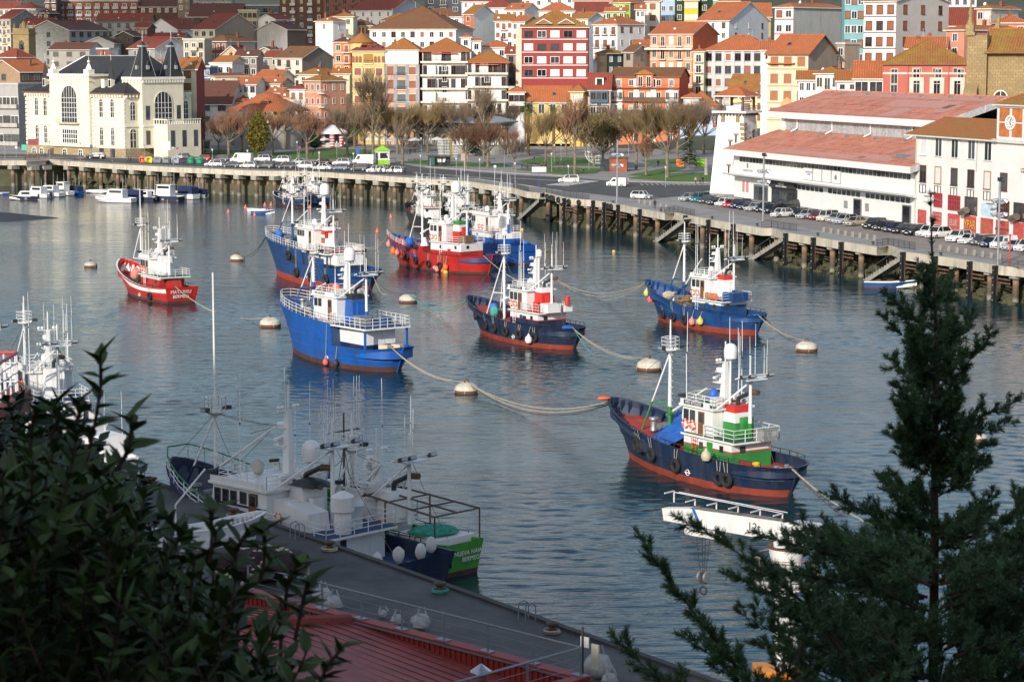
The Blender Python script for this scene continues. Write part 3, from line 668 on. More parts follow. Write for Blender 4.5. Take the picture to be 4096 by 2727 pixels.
H(0,1832,2030,2285,372,565,-30,'house with brick and white framed windows and a greyish brown hip roof',BRICK,'h','bm',sidem=GREYW,ncol=4,wst='wB',ww=1.0,fl=3)
H(0,1990,2160,2250,480,530,-24,'tan gabled house with a curved gable top',wallm((.5,.38,.25)),'f','b',ncol=1,fl=1,rise=.7)
H(0,1905,2060,2210,560,512,-26,'weathered orange roof with white fascia over a small tiled house',beige,'g','om',ncol=2,fl=1)
H(0,1878,2080,2190,575,508,-22,'small flat white house with a roof terrace',wh_,'p','w',ncol=3,ww=1.3,fl=1)
H(0,2110,2300,0,500,520,-8,'narrow dark house with slate mansard dormers',wallm((.3,.26,.23)),'g','b',ncol=3,d=8,wst='w',fl=2)
H(0,1885,1925,2232,682,490,-58,'cream plastered house with a mossy hip roof',cream,'h','bm',ncol=1,fl=2,sw=2,wst='B',rise=.35)
H(0,1757,1880,0,605,500,-8,'blue house with white bands and grey framed windows',wallm((.05,.12,.24)),'p','w',ncol=3,ww=.9,wst='w',fl=4,band=FASW,fh=3.2)
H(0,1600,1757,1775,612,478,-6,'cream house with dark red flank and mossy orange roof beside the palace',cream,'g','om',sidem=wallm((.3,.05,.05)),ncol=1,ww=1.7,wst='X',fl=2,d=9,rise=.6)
H(0,1290,1595,0,590,500,-6,'long mossy orange roof showing between the palace spires',wh_,'g','om',ncol=3,d=8,fl=1)
H(0,1772,2060,0,918,452,-8,'low timbered white house with a dark brown roof and tiled canopy',wallm((.6,.58,.53)),'g','b',ncol=2,ww=2.2,wh=1.4,wst='g',d=16,rise=.75,fl=2,ov=.8)
H(0,2062,2200,2290,920,462,-20,'small white house with a bright orange roof behind the bare trees',wh_,'h','o',ncol=2,fl=2)
H(0,2120,2290,0,750,476,-14,'tiled house with a green glazed gallery',wh_,'g','o',ncol=3,wst='gw',fl=2,d=9)
H(0,2010,2150,2294,790,485,-25,'little red roofed house behind the green gallery house',cream,'g','r',ncol=2,fl=1)
def belltower():
 p=aty(190/2.24,520/2.24,750);w=5.6;z1=aty(190/2.24,310/2.24,750).z;zb=hill(p.x,p.y);t=thing('bell_tower','small sandstone bell tower with one arched opening','bell tower',(p.x,p.y,zb),R(-12));h=z1-zb
 MB().box(-w/2,w/2,0,w,0,h).box(-w/2-.3,w/2+.3,-.3,w+.3,h,h+.6).box(-w/2,w/2,0,w,h+.6,h+2).build('tower',OLDST,t)
 m=MB();m.lathe([(.9,0),(.9,1.6),(.01,2.6)],(0,w/2,h+2),8);[m.lathe([(.3,0),(.3,.8),(.02,1.8)],(sx*w*.42,sy,h+2),6)for sx in(-1,1)for sy in(.4,w-.4)];m.build('pinnacle',OLDST,t)
 a=MB();a.prism([(-.9,0),(.9,0),(.9,2.6),(.6,3.3),(0,3.6),(-.6,3.3),(-.9,2.6)],0,.08,0,Matrix.Translation((.2,-.06,h-5.5))@Matrix.Rotation(PI/2,4,'X'));a.build('arch',DARK,t)
 MB().lathe([(.75,0),(.5,.5),(.4,1.2),(.1,1.5)],(.2,-.5,h-4.6),8).build('bell',DARK,t)
belltower()
H(1,-140,205,0,55,810,0,'dark glass block with balconies on the skyline',dkgrey,'p','w',ncol=7,wst='g',ww=1.8,bal=2,fl=3,cat='apartment block')
H(1,212,600,0,-20,740,-6,'tall brown brick tower with a column of white balconies',BRICKD,'p','w',ncol=5,wst='wg',ww=1.0,fl=6,cat='apartment block',bal=1,balsolid=wallm((.5,.5,.5)))
H(1,602,985,0,-30,735,0,'red brick apartment block with dark windows on the skyline',BRICK,'p','w',ncol=5,wst='g',ww=1.3,wh=1.9,fl=4,cat='apartment block',bal=1,balsolid=BRICK)
H(1,850,1222,1510,88,695,-32,'white house with a blue grey gable and four small vents',wh_,'g','r',sidem=wallm((.42,.44,.5)),ncol=5,ww=.9,fl=2)
H(1,1512,1840,0,-20,760,0,'dark navy apartment block with white windows',dkgrey,'p','w',ncol=3,ww=2,wst='w',fl=4,cat='apartment block',bal=1)
H(1,1842,2140,0,10,730,0,'pale rendered block with a red roof edge at top centre',cool,'g','r',ncol=4,ww=.9,fl=3,d=12)
H(1,1985,2330,0,70,700,-10,'cluster of red hip roofs above the mossy gable',wh_,'h','r',ncol=3,fl=1,d=14,chim=2)
H(1,20,175,310,170,625,-30,'upper white gabled house with brick chimneys',wh_,'f','r',ncol=1,fl=0,chim=3,rise=.45)
H(1,8,280,440,262,590,-36,'bare grey cement gable with one tiny window',GREYW,'f','b',ncol=1,ww=.8,wh=.5,fl=1,sidem=wallm((.12,.09,.08)),rise=.36)
H(1,532,690,805,192,572,-34,'plain white block with a drainpipe and moss orange roof',wh_,'h','om',ncol=1,ww=.8,fl=1,sw=1,rise=.35)
H(1,690,870,0,150,590,-4,'mossy hip roof behind the plain white block',cream,'h','om',ncol=2,fl=1,rise=.35)
H(1,800,1035,0,232,600,-6,'apricot house with brown shutters and a brown roof',wallm((.66,.5,.34)),'h','bm',ncol=4,wst='wX',fl=2)
H(1,1120,1420,0,188,640,-6,'cream house under a lichen yellow roof',cream,'h','om',ncol=4,fl=1)
H(1,1420,1850,0,150,660,0,'long low brown roof behind the broad brown hip roof',cool,'h','bm',ncol=4,fl=1,d=12)
H(1,1018,1790,1945,262,555,-10,'long white building under a broad brown hip roof',wh_,'h','bm',ncol=9,ww=1.2,wst='wbB',fl=2,rise=.5,sw=1,chim=3,bal=0)
H(1,1860,1945,2140,125,610,-30,'house with an orange red flank and a mossy yellow roof',wallm((.55,.12,.05)),'g','m',sidem=wh_,ncol=1,fl=0)
H(1,2140,2300,0,185,600,-6,'white house with balcony rails under the yellow lichen roofs',wh_,'g','om',ncol=3,fl=4,wst='wB',bal=1,d=10)
H(1,700,845,0,378,500,-4,'orange painted house with a white balcony line beside the yellow corner house',wallm((.68,.22,.07)),'h','b',ncol=2,wst='wB',fl=4,bal=1,band=FASW)
H(1,52,205,320,510,548,-24,'red tiled house with a white flank beside the cement gable',wallm((.45,.4,.33)),'g','r',sidem=wh_,ncol=2,fl=2)
H(1,45,120,215,440,565,-30,'tiny tan gabled house below the bare cement gable',TANW,'f','b',ncol=1,ww=.5,wh=.5,fl=1,rise=.35)
H(1,168,412,690,515,525,-33,'balconied house with a brown grey corrugated gable wall',wallm((.62,.58,.5)),'g','bm',sidem=wallm((.22,.19,.165),.6),ncol=3,wst='wb',bal=1,fl=3)
H(1,380,560,770,668,505,-30,'moss covered dark roof behind the salmon house',cream,'h','m',ncol=2,fl=1)
H(1,685,838,0,655,495,-4,'cream wall and lichen roof squeezed beside the yellow corner house',cream,'g','om',ncol=1,fl=2,wst='B',d=8)
H(1,-10,200,345,690,500,-25,'small orange roofed house with white gables and skylights',cream,'g','o',sidem=wh_,ncol=3,fl=2)
H(1,-30,215,330,745,486,-25,'cream house with a balcony and tiled awning beside the white bay house',cream,'g','o',sidem=wallm((.55,.5,.42)),ncol=3,wst='wX',fl=2,bal=1)
H(1,90,215,320,828,470,-30,'orange monopitch roof over a cream wall',cream,'g','o',ncol=1,fl=1)
H(1,178,302,0,872,463,-6,'bright yellow low wall house under a steep orange roof',wallm((.75,.5,.04)),'g','o',ncol=2,fl=1,d=6)
H(1,300,436,0,800,462,-6,'narrow white house with glazed bay windows next to the salmon house',wh_,'h','r',ncol=2,wst='B',ww=1.3,wh=2,fl=4,fh=4.2)
t=H(1,432,582,808,725,452,-42,'salmon corner house with a moss flecked hip roof and corner balconies',wallm((.55,.27,.17)),'h','m',ncol=3,wst='wB',ww=1.0,wh=1.7,fl=5,fh=4.0,sw=3,band=FRS)
w,h,d=dims(t)
for i in range(4):balcony(t,w/2-.2,.2,h-3.6-4.0*i,1.8,.9,PI/4,col=CLEANW)
p=atg(1024+200/2.24,1312/2.24);t=thing('market_pavilion','low round market pavilion with a wide orange tiled roof','pavilion',(p.x-2,p.y-8,p.z))
MB().lathe([(9.5,0),(9.5,6.6)],n=12).build('wall',wallm((.4,.37,.34)),t);z1=aty(1124,985/2.24,p.y-8).z-p.z
MB().lathe([(12,z1-.3),(12,z1),(4,z1+3.4),(3,z1+4.4),(.05,z1+5)],n=12).build('roof',TILES['o'],t)
MB().box(-1.2,1.2,-7.5,-5,z1+1.2,z1+2.6).prism([(-1.5,0),(1.5,0),(0,.9)],0,3,1,Matrix.Translation((0,-4.9,z1+2.6))@Matrix.Rotation(PI/2,4,'X')).build('dormer',[FRB,TILES['o']],t)
t=H(1,862,1150,0,458,472,-3,'bright yellow corner house with arched windows and a round turret',wallm((.7,.5,.2),.15),'h','r',ncol=3,wst='B',ww=2.0,wh=2.0,fl=6,fh=4.0,d=13,rise=.55,chim=0,skip=[(0,0),(0,1),(0,2)],band=mat('yellow_band',(.85,.66,.3)))
w,h,d=dims(t)
yel=wallm((.7,.5,.2),.15)
tr=MB();tr.lathe([(3.4,h-.6),(3.4,h+2.2),(3.6,h+2.3),(3.6,h+2.6)],(-w/2+2.2,4.6,0),16);tr.build('turret',yel,t)
MB().lathe([(4.1,h+2.4),(3.9,h+2.7),(1.6,h+4.4),(.25,h+5.3),(.06,h+7.5)],(-w/2+2.2,4.6,0),14).build('turret_roof',TILES['om'],t)
arch=lambda a,z:[(-a,0),(a,0),(a,z),(a*.7,z+a*.75),(0,z+a*1.05),(-a*.7,z+a*.75),(-a,z)]
for x in(-.36,-.25,.22,.33,.46,-.47):
 m=MB();m.prism(arch(.42,1.5),0,.1,0,Matrix.Translation((x*w,0,h-3.4))@Matrix.Rotation(PI/2,4,'X'));m.build('arched_window',SHB,t)
for i in range(6):
 z=h-3.6-4.0*i
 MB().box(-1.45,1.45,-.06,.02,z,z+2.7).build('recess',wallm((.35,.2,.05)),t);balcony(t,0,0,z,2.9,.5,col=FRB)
for x in(-.13,.16):
 m=MB();m.prism([(-1.5,0),(1.5,0),(.7,1.2),(-.7,1.2)],0,3.2,0,Matrix.Translation((x*w,4,h+.9))@Matrix.Rotation(PI/2,4,'X')).box(x*w-.8,x*w+.8,.72,.78,h+1.05,h+1.7,1);m.build('dormer',[TILES['r'],GLASS],t)
t=H(1,1155,1452,0,448,472,-3,'pink house with grey pilasters and a white attic floor under an orange hip roof',wallm((.68,.4,.28)),'h','om',ncol=3,wst='XBb',ww=2.6,wh=2.2,fl=6,fh=3.95,d=14,rise=.6,top=1.0)
w,h,d=dims(t)
MB().box(-w/2-.1,w/2+.1,-.12,.02,h-4.1,h).build('attic',CLEANW,t)
for x in(-.49,-.19,.17,.48):
 MB().box(x*w-.55,x*w+.55,-.14,.02,0,h-4.3).build('pilaster',wallm((.33,.33,.35)),t)
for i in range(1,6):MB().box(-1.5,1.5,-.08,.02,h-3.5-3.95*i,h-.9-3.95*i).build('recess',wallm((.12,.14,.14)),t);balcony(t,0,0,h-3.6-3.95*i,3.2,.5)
for x in(-.33,0,.33):window(t,x*w,-.13,h-3.2,2.4,2,'W')
def balblock(x0,x1,ye,Y,lab,nf,seed):
 t=H(1,x0,x1,0,ye,Y,-3,lab,wh_,'h','om',ncol=1,fl=0,d=15,rise=.5,ov=1.0,fasc=FASR,cat='apartment block');w,h,d=dims(t);rs=random.Random(seed)
 ivory=wallm((.72,.69,.58),.1)
 for i in range(nf):
  z=h-2.9-3.85*i
  MB().box(-w/2-.5,w/2+.5,-1.5,0,z-.55,z).build('balcony',ivory,t)
  for k,(xa,xb)in enumerate(((-.48,-.2),(-.18,.14),(.16,.48))):
   if k!=1 or i==0:
    n=3
    for j in range(n):
     xx=lerp(xa,xb,(j+.5)/n)*w;st=rs.choice('bbWW');window(t,xx,-1.2 if i else-.2,z+.1,(xb-xa)*w/n-.25,2.3,st)
    if i:MB().box(xa*w,xb*w,-1.19,0,z,z+2.7).build('bay',ivory,t)
   else:
    window(t,(xa+xb)/2*w,0,z,(xb-xa)*w*.7,2.3,rs.choice('bwW'))
  r_=MB()
  xs=(-.5,.5)if i==0 else(-.18,.14)
  for zz in(.15,1.0):r_.bar((xs[0]*w,-1.45,z+zz),(xs[1]*w,-1.45,z+zz),.04,n=4)
  for j in range(int((xs[1]-xs[0])*w/.25)):r_.bar((xs[0]*w+j*.25,-1.45,z+.15),(xs[0]*w+j*.25,-1.45,z+1),.02,n=3,cap=False)
  r_.build('railing',FRB,t)
 MB().box(-w*.3,w*.3,-1.3,0,h-.7,h-.55).build('awning',mat('striped_awning',(.6,.2,.15),.8,var=.5,sc=6),t)
balblock(1492,1885,460,468,'tall white block with glazed balconies and a red eave, taller of the pair',6,3)
balblock(1892,2245,562,466,'white block with railed balconies and a red eave, lower of the pair',5,4)
H(1,2020,2262,0,425,502,-6,'white house with a big ribbed orange roof above the lower balcony block',wh_,'h','o',ncol=2,fl=1,d=11)
H(1,1935,2015,0,368,492,-4,'slim white stair tower with a small orange cap roof',wh_,'h','o',ncol=1,fl=0,d=4,chim=0)
H(1,1835,1925,0,334,515,-4,'tiny orange pyramid roof above the tall balcony block',wh_,'h','o',ncol=1,fl=0,d=5,chim=0)
H(1,2240,2330,0,480,490,-4,'red tiled slot house between the white blocks and the dark red block',wallm((.25,.22,.2)),'g','r',ncol=1,fl=4,wst='g',d=9)
H(1,2262,2310,0,790,462,-4,'narrow apricot house by the lower balcony block',wallm((.6,.42,.25)),'p','w',ncol=1,wst='B',fl=3,d=8)
H(2,0,115,245,190,560,-34,'orange roofed house with a tan gable behind the dark red block',wh_,'g','o',sidem=TANW,ncol=2,fl=4,wst='wB',bal=1)
H(2,-60,110,240,85,640,-30,'orange tiled roofs above the dark red block',wh_,'g','o',ncol=3,fl=2,sidem=wh_)
H(2,90,290,0,-10,730,0,'pale tower house on the skyline left of centre',cool,'p','w',ncol=2,fl=3)
H(2,290,560,0,-30,760,0,'white block on the skyline above the orange hip roof',cool,'p','w',ncol=3,fl=3,cat='apartment block')
H(2,560,900,0,5,720,0,'cream block with a strip roof on the skyline right of centre',cream,'g','o',ncol=4,fl=2,d=12)
H(2,245,560,0,100,620,-6,'white house with an orange hip roof and a skylight',wh_,'h','o',ncol=3,fl=2,rise=.5)
H(2,565,890,0,112,640,-4,'broad plain red tiled roof left of the lime house',cream,'g','r',ncol=3,fl=1,d=18)
H(2,530,680,820,165,560,-35,'yellow lichen roof with a pale blue gable',cream,'g','om',sidem=cool,ncol=2,fl=1)
H(2,888,1060,1190,25,600,-28,'lime green house with a brown grey flank',wallm((.34,.52,.08)),'h','o',sidem=wallm((.3,.23,.18)),ncol=3,wst='wX',fl=2)
H(2,838,1010,0,98,590,-6,'lower lime green extension with a tiled lean to roof',wallm((.34,.52,.08)),'g','o',ncol=3,wst='w',fl=2,d=5)
t=H(2,728,945,1185,218,528,-42,'white half timbered house with two balcony floors under a large orange hip roof',wh_,'h','o',ncol=3,wst='wX',fl=3,sw=3,rise=.42,fh=3.9,bal=2)
H(2,1108,1190,1200,80,570,-4,'narrow white house with a small tiled cap beside the cream tower house',wh_,'g','o',ncol=2,fl=3,d=6,ww=.9)
H(2,1196,1325,0,12,580,-6,'tall cream house with brown shuttered windows',wallm((.66,.6,.5)),'h','o',ncol=1,wst='X',ww=1.6,fl=6,fh=3.7)
H(2,1325,1460,0,-60,600,-4,'pale blue tall house with white shutters',wallm((.38,.5,.7)),'p','w',ncol=2,wst='Ww',fl=6,ww=1.3,fh=3.4)
H(2,1545,1668,0,5,595,-4,'bright yellow tall house between two dark green netted walls',wallm((.8,.5,.05)),'h','o',ncol=3,wst='W',ww=1.0,fl=4,fh=3.9)
H(2,1780,1852,0,-60,600,-4,'sea green narrow house at the top',wallm((.24,.47,.33)),'p','w',ncol=1,wst='W',fl=4)
NET=uvmat('green_netting','rib',(.012,.05,.02),(.01,.03,.012),amt=.3)
for k,(a,b)in enumerate(((1460,1542),(1668,1782))):
 H(2,a,b,0,-60,598,-4,('narrower' if k==0 else 'wider')+' house front hidden behind dark green scaffold netting',NET,'p','w',ncol=1,fl=0)
H(2,1858,2040,0,12,620,-4,'pinkish white house with brown windows by the orange red roofs',wallm((.66,.58,.55)),'h','o',ncol=3,wst='X',fl=2)
H(2,2005,2320,0,148,600,-4,'house with a broad orange red roof and red end wall at the top',wallm((.5,.34,.12)),'g','o',ncol=4,fl=2,d=18,rise=.5)
H(2,1660,1945,2300,180,555,-33,'white house with a balcony under a wide orange roof and a long white flank',wh_,'g','o',sidem=cool,ncol=3,fl=3,sw=3,wst='wb',ww=1.0)
t=H(2,90,680,0,245,476,-3,'dark red apartment block with white shuttered windows under a mossy roof',wallm((.29,.045,.042),.2),'h','m',ncol=5,wst='WWWbwg',ww=2.3,wh=1.8,fl=4,fh=3.75,d=17,rise=.5,band=FASW,cat='apartment block',top=1.1);w,h,d=dims(t)
MB().box(-w/2-1.8,-w/2-.1,-.2,d,0,h-.3).build('side_strip',wallm((.66,.55,.43)),t)
for x in(-.17,.17):
 z=h+1.0;M_=Matrix.Translation((x*w,4.4,z))@Matrix.Rotation(PI/2,4,'X')
 MB().prism([(-2.6,0),(2.6,0),(0,1.5)],0,4.5,0,M_).prism([(-2,.1),(2,.1),(0,1.25)],4.5,4.58,1,M_).build('dormer',[FASW,SHB],t)
for x,s in((-.28,'w'),(.05,'w'),(.4,'W')):window(t,x*w,0,h-20.2,2.3,2.2,s)
H(2,762,850,1000,480,497,-40,'small house with a moss grown roof and a dark green bay front',wallm((.72,.55,.3)),'h','m',sidem=wallm((.04,.09,.075)),ncol=1,fl=3,wst='W',sw=2,ww=1.4)
H(2,1000,1085,1232,462,500,-35,'tan cement flank with one window under a mossy roof edge',TANW,'g','bm',sidem=TANW,ncol=1,fl=1,wst='g',sw=1)
H(2,1085,1290,0,420,512,-8,'red tiled roof with a chimney above the tan flank',wh_,'g','o',ncol=3,fl=2)
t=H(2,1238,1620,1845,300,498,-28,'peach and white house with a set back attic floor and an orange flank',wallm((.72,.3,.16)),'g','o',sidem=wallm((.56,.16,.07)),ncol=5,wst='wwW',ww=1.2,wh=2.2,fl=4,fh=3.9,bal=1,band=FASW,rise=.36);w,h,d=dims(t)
MB().box(-w/2-1.2,w/2+.3,-1.6,0,h-4.9,h-4.4).build('terrace',FASW,t)
t=H(2,1722,2330,0,455,488,-14,'pale grey block with square pilasters and a wide orange hip roof',wallm((.42,.44,.47),.1),'h','o',ncol=7,wst='XbgB',ww=1.7,wh=1.9,fl=4,fh=3.75,d=16,rise=.5,cat='apartment block');w,h,d=dims(t)
for i in range(1,7):MB().box(-w/2+w*i/7-.5,-w/2+w*i/7+.5,-.25,.02,0,h-.2).build('pilaster',wallm((.5,.52,.55),.05),t)
for i in range(4):MB().box(-w/2,w/2,-.07,.02,h-4.4-3.75*i,h-3.5-3.75*i).build('spandrel',wallm((.62,.56,.48)),t)
H(2,1625,1720,0,462,490,-14,'cream stair bay with laundry balconies left of the pale grey block',cream,'h','o',ncol=1,wst='w',fl=5,bal=2,d=9,ww=1.4)
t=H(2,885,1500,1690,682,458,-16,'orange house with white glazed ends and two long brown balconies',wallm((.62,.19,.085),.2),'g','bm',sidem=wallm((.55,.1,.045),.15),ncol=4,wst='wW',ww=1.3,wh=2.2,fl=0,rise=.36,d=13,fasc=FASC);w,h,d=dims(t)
for i in range(4):
 z=h-3.4-3.75*i
 if i==0:
  for x in(-.39,-.2,.2,.39):window(t,x*w,0,z+.6,1.2,1.5,'w')
  for x in(-.06,.06):window(t,x*w,-.5,z+.4,1.3,2.9,'w')
  r_=MB()
  for j in range(int(w/.25)):r_.bar((-w/2+j*.25,-.9,z+.1),(-w/2+j*.25,-.9,z+1),.016,n=3,cap=False)
  r_.bar((-w/2,-.9,z+1),(w/2,-.9,z+1),.035).bar((-w/2,-.9,z+.1),(w/2,-.9,z+.1),.03);MB().box(-w/2,w/2,-1,0,z-.25,z).build('balcony',FASC,t);r_.build('railing',REDP,t)
 else:
  for x in(-.2,-.04,.06,.2):window(t,x*w,0,z,1.3,2.5,'wWWw'[(i*2+int(x*50))%4])
  for sx in(-1,1):
   MB().box(sx*.405*w-.09*w,sx*.405*w+.09*w,-1.2,0,z-.2,z+2.9).build('glazed_bay',CLEANW,t)
   for j in(-1,0,1):window(t,(sx*.405+j*.055)*w,-1.2,z+.4,1.1,1.9,'w' if(i+j+sx)%2 else 'W')
  b=MB().box(-.31*w,.31*w,-1.3,0,z-.25,z);b.build('balcony',FASC,t);r_=MB()
  for j in range(int(w/.16)):r_.bar((-w/2+j*.16,-1.4,z),(-w/2+j*.16,-1.45,z+1),.022,n=3,cap=False)
  r_.bar((-w/2,-1.45,z+1),(w/2,-1.45,z+1),.05).box(-.31*w,.31*w,-1.43,-1.38,z+.05,z+.9).build('railing',mat('brown_iron',(.12,.07,.055),.7),t)
MB().box(-.12*w,.12*w,-.48,4,h-3,h+.4).build('dormer_wall',wallm((.62,.19,.085),.2),t)
MB().prism([(-.155*w,-.3),(.155*w,-.3),(0,1.2)],-1,7,0,Matrix.Translation((0,0,h+.7))@Matrix.Rotation(PI/2,4,'X')@Matrix.Scale(-1,4,(0,0,1))).build('dormer_roof',TILES['om'],t)
t=H(2,680,882,0,798,457,-6,'narrow house with blue glazed bays and a steep dark red roof',wallm((.62,.5,.4)),'g','r',ncol=1,fl=0,d=9,rise=1.0,ov=.4);w,h,d=dims(t)
for i in range(3):
 z=h-3.6-4.2*i;MB().box(-w*.4,w*.4,-1.1,0,z-.3,z+3.1).build('bay',wallm((.06,.13,.22)),t)
 for x in(-.25,0,.25):window(t,x*w,-1.1,z+.6,1.4,2.1,'w' if i else 'g')
MB().box(-1.2,1.2,1.2,4,h+.6,h+3.2).box(-1.5,1.5,1,4.4,h+3.2,h+3.4,1).box(-.8,.8,1.15,1.2,h+1,h+2.9,2).build('dormer',[CLEANW,TILES['r'],GLASS],t)
t=H(2,110,520,0,905,454,-3,'low yellow house with white arched windows and an orange roof',wallm((.72,.5,.18),.2),'g','o',ncol=4,wst='w',ww=1.5,wh=2.6,fl=1,d=11,rise=.75,yb=1290);dims(t)
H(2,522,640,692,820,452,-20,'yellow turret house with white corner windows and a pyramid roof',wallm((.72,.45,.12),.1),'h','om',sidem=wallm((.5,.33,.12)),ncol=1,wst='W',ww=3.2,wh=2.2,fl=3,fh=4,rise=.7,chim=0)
H(2,-30,112,0,825,453,-3,'white house with a dark window band left of the low yellow house',wh_,'h','o',ncol=3,wst='b',ww=1.1,wh=1.6,fl=2,d=8,rise=.5,chim=0)
t=H(2,1505,1862,0,968,448,-8,'low pale blue house with an orange hip roof and a big white dormer',wallm((.42,.52,.7)),'h','o',ncol=4,wst='B',ww=1.2,fl=2,d=15,rise=.7);w,h,d=dims(t)
MB().box(-.42*w,-.02*w,.6,5,h+.2,h+2.9).box(-.38*w,-.06*w,.55,.6,h+.5,h+2.5,1).build('dormer',[wallm((.42,.52,.7)),SHW],t);roof(t,.46*w,6,h+2.9,'h',TILES['o'],.45,.4,FASW,-.22*w,.4,'dormer_roof')
H(2,1945,2280,0,802,444,-20,'cream house with laundry on its balcony and a mossy brown roof',wallm((.72,.6,.36)),'g','m',ncol=3,wst='X',ww=1.2,fl=3,d=12,rise=.7,bal=1,fasc=FASC)
H(3,62,228,690,65,468,-42,'white house with red bands and a huge stained grey flank',wh_,'h','o',sidem=GREYW,ncol=2,wst='wX',ww=1.7,fl=4,fh=3.7,band=FASR,rise=.3,d=22,sw=0)
H(3,690,862,0,-60,462,-4,'sea blue house with white window surrounds',wallm((.2,.42,.45)),'p','w',ncol=3,wst='wX',ww=1.1,wh=1.8,fl=7,fh=3.6)
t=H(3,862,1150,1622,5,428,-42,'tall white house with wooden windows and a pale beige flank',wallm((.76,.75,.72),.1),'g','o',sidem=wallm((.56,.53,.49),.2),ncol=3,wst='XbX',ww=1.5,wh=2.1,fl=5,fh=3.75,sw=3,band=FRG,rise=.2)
H(3,1592,1870,0,-40,520,0,'white modern block on the top right skyline',cool,'p','w',ncol=4,wst='g',fl=3,ww=.9)
H(3,1605,1872,0,225,462,-6,'broad red roof below the white modern block',wh_,'g','r',ncol=2,fl=1,d=18,rise=.5)
H(3,1872,2000,2245,78,440,-36,'salmon attic house with a cream flank and mossy roof',wallm((.66,.36,.26)),'h','om',sidem=wallm((.62,.57,.48)),ncol=2,wst='wW',fl=2,rise=.35)
H(3,2060,2330,0,205,425,-4,'orange tiled roof with a red dormer at the right edge',wallm((.6,.25,.17)),'h','o',ncol=2,fl=1)
H(3,1595,1760,2285,268,408,-48,'salmon pink house under a wide lichen covered roof',wallm((.6,.25,.17)),'h','om',ncol=1,wst='w',fl=2,sw=3,rise=.3)
H(3,2020,2320,0,345,380,-6,'orange roof and salmon wall just left of the church gable',wallm((.6,.25,.17)),'g','o',ncol=3,fl=1,d=10)
H(3,1240,1590,0,428,400,-14,'low white house with black capped chimneys and a red roof',wallm((.6,.58,.54)),'g','o',ncol=3,fl=1,chim=3,d=11)
H(3,616,690,822,400,428,-40,'rough tan flank of a roofless looking house',TANW,'p','w',ncol=1,fl=0)
H(3,-60,172,0,442,462,-6,'orange roof behind the ornate cream house',wh_,'g','o',ncol=2,fl=1,d=10)
t=H(3,0,362,612,470,415,-34,'ornate cream and apricot house with a red orange roof and tan flank',wallm((.74,.62,.42),.1),'g','o',sidem=TANW,ncol=3,wst='O',ww=1.9,wh=2.2,fl=4,fh=3.9,band=wallm((.62,.3,.14)),rise=.55,ov=.7,bal=0,fasc=FASC);w,h,d=dims(t)
MB().box(-w/2,w*.18,-.9,0,h-2.7,h-2.4).build('canopy',TILES['o'],t)
MB().prism([(-1.6,0),(1.6,0),(1.6,2.4),(1,3.4),(0,4.2),(-1,3.4),(-1.6,2.4)],0,.25,0,Matrix.Translation((0,0,h-14.4))@Matrix.Rotation(PI/2,4,'X')).build('ornamental_doorway',wallm((.62,.36,.18)),t);balcony(t,0,-.3,h-14.6,3.2,.9)
H(3,275,450,0,708,398,-6,'small white house with a moss orange roof beside the ornate house',wh_,'g','om',ncol=3,wst='w',ww=.9,fl=3,d=8,chim=0)
H(3,428,640,760,660,392,-26,'white house with arched windows and a mossy hip roof',wh_,'h','om',ncol=3,wst='w',ww=1.1,wh=1.9,fl=2,bal=1,fh=3.8)
H(3,622,800,0,716,386,-6,'little white wing with an orange lean to roof',wh_,'g','om',ncol=2,wst='g',ww=.9,wh=.9,fl=2,d=9,chim=0)
t=H(3,775,1035,0,692,382,-10,'white house with timber glazed galleries under an orange roof',wallm((.7,.66,.56)),'g','o',ncol=2,wst='w',ww=2.6,wh=3.2,fl=2,fh=4,d=11,rise=.6,chim=0);w,h,d=dims(t)
t=H(3,1035,1828,1955,575,366,-10,'large coral red house with cream window surrounds and a huge mossy hip roof',wallm((.48,.135,.1),.12),'h','m',ncol=4,wst='s',ww=1.3,wh=2.9,fl=0,rise=.5,sw=1,d=20,chim=1,fasc=FASC);w,h,d=dims(t)
for i in range(3):
 for x in(-.12,.11,.34):
  if i==0:window(t,x*w,0,h-1.7,1.5,.7,'s')
  else:
   z=h-6.2-6.1*(i-1);MB().box(x*w-1.45,x*w+1.45,-.07,.02,z-1.6,z+3.5).build('surround',FRS,t);window(t,x*w,-.08,z,1.3,2.8,'s')
 window(t,w/2,d*.5,h-6.2-6.1*i,1.3,2.6,'s',PI/2)
 MB().box(-w/2-.1,w/2+.1,-.12,.02,h-1.9-6.2*i-.2,h-1.5-6.2*i-.2).build('string_course',FRS,t)
for x in(-.22,.24):MB().bar((x*w,-.15,0),(x*w,-.15,h-.3),.09).build('drainpipe',wallm((.5,.13,.1)),t)
# ================================================================ landmark buildings
H(0,-110,178,480,640,515,-42,'house with a buff brick gable and bright orange roof at the left edge',BRICKY,'f','o',sidem=BRICKD,ncol=1,fl=3,sw=3,wst='g',ww=2,chim=2)
t=H(0,-120,160,224,762,508,-22,'old grey concrete block with rounded balconies beside the cream palace',wallm((.38,.37,.36),.6),'p','w',ncol=4,ww=2.3,wh=2.4,wst='wg',fl=3,fh=5.2,bal=2,balsolid=wallm((.42,.4,.38),.6),d=14,top=3.4,cat='apartment block');dims(t)
CREAM=wallm((.76,.7,.55),.22);TRIM=mat('pale_trim',(.78,.74,.63),.75,var=.05);PLIN=uvmat('plinth_stone','stone',(.42,.33,.2),(.3,.24,.15),amt=.4)
def archpoly(w,h):
 a=w/2;n=8
 return[(-a,0),(a,0)]+[(a*math.cos(PI*i/n),h-a+a*math.sin(PI*i/n))for i in range(n+1)]
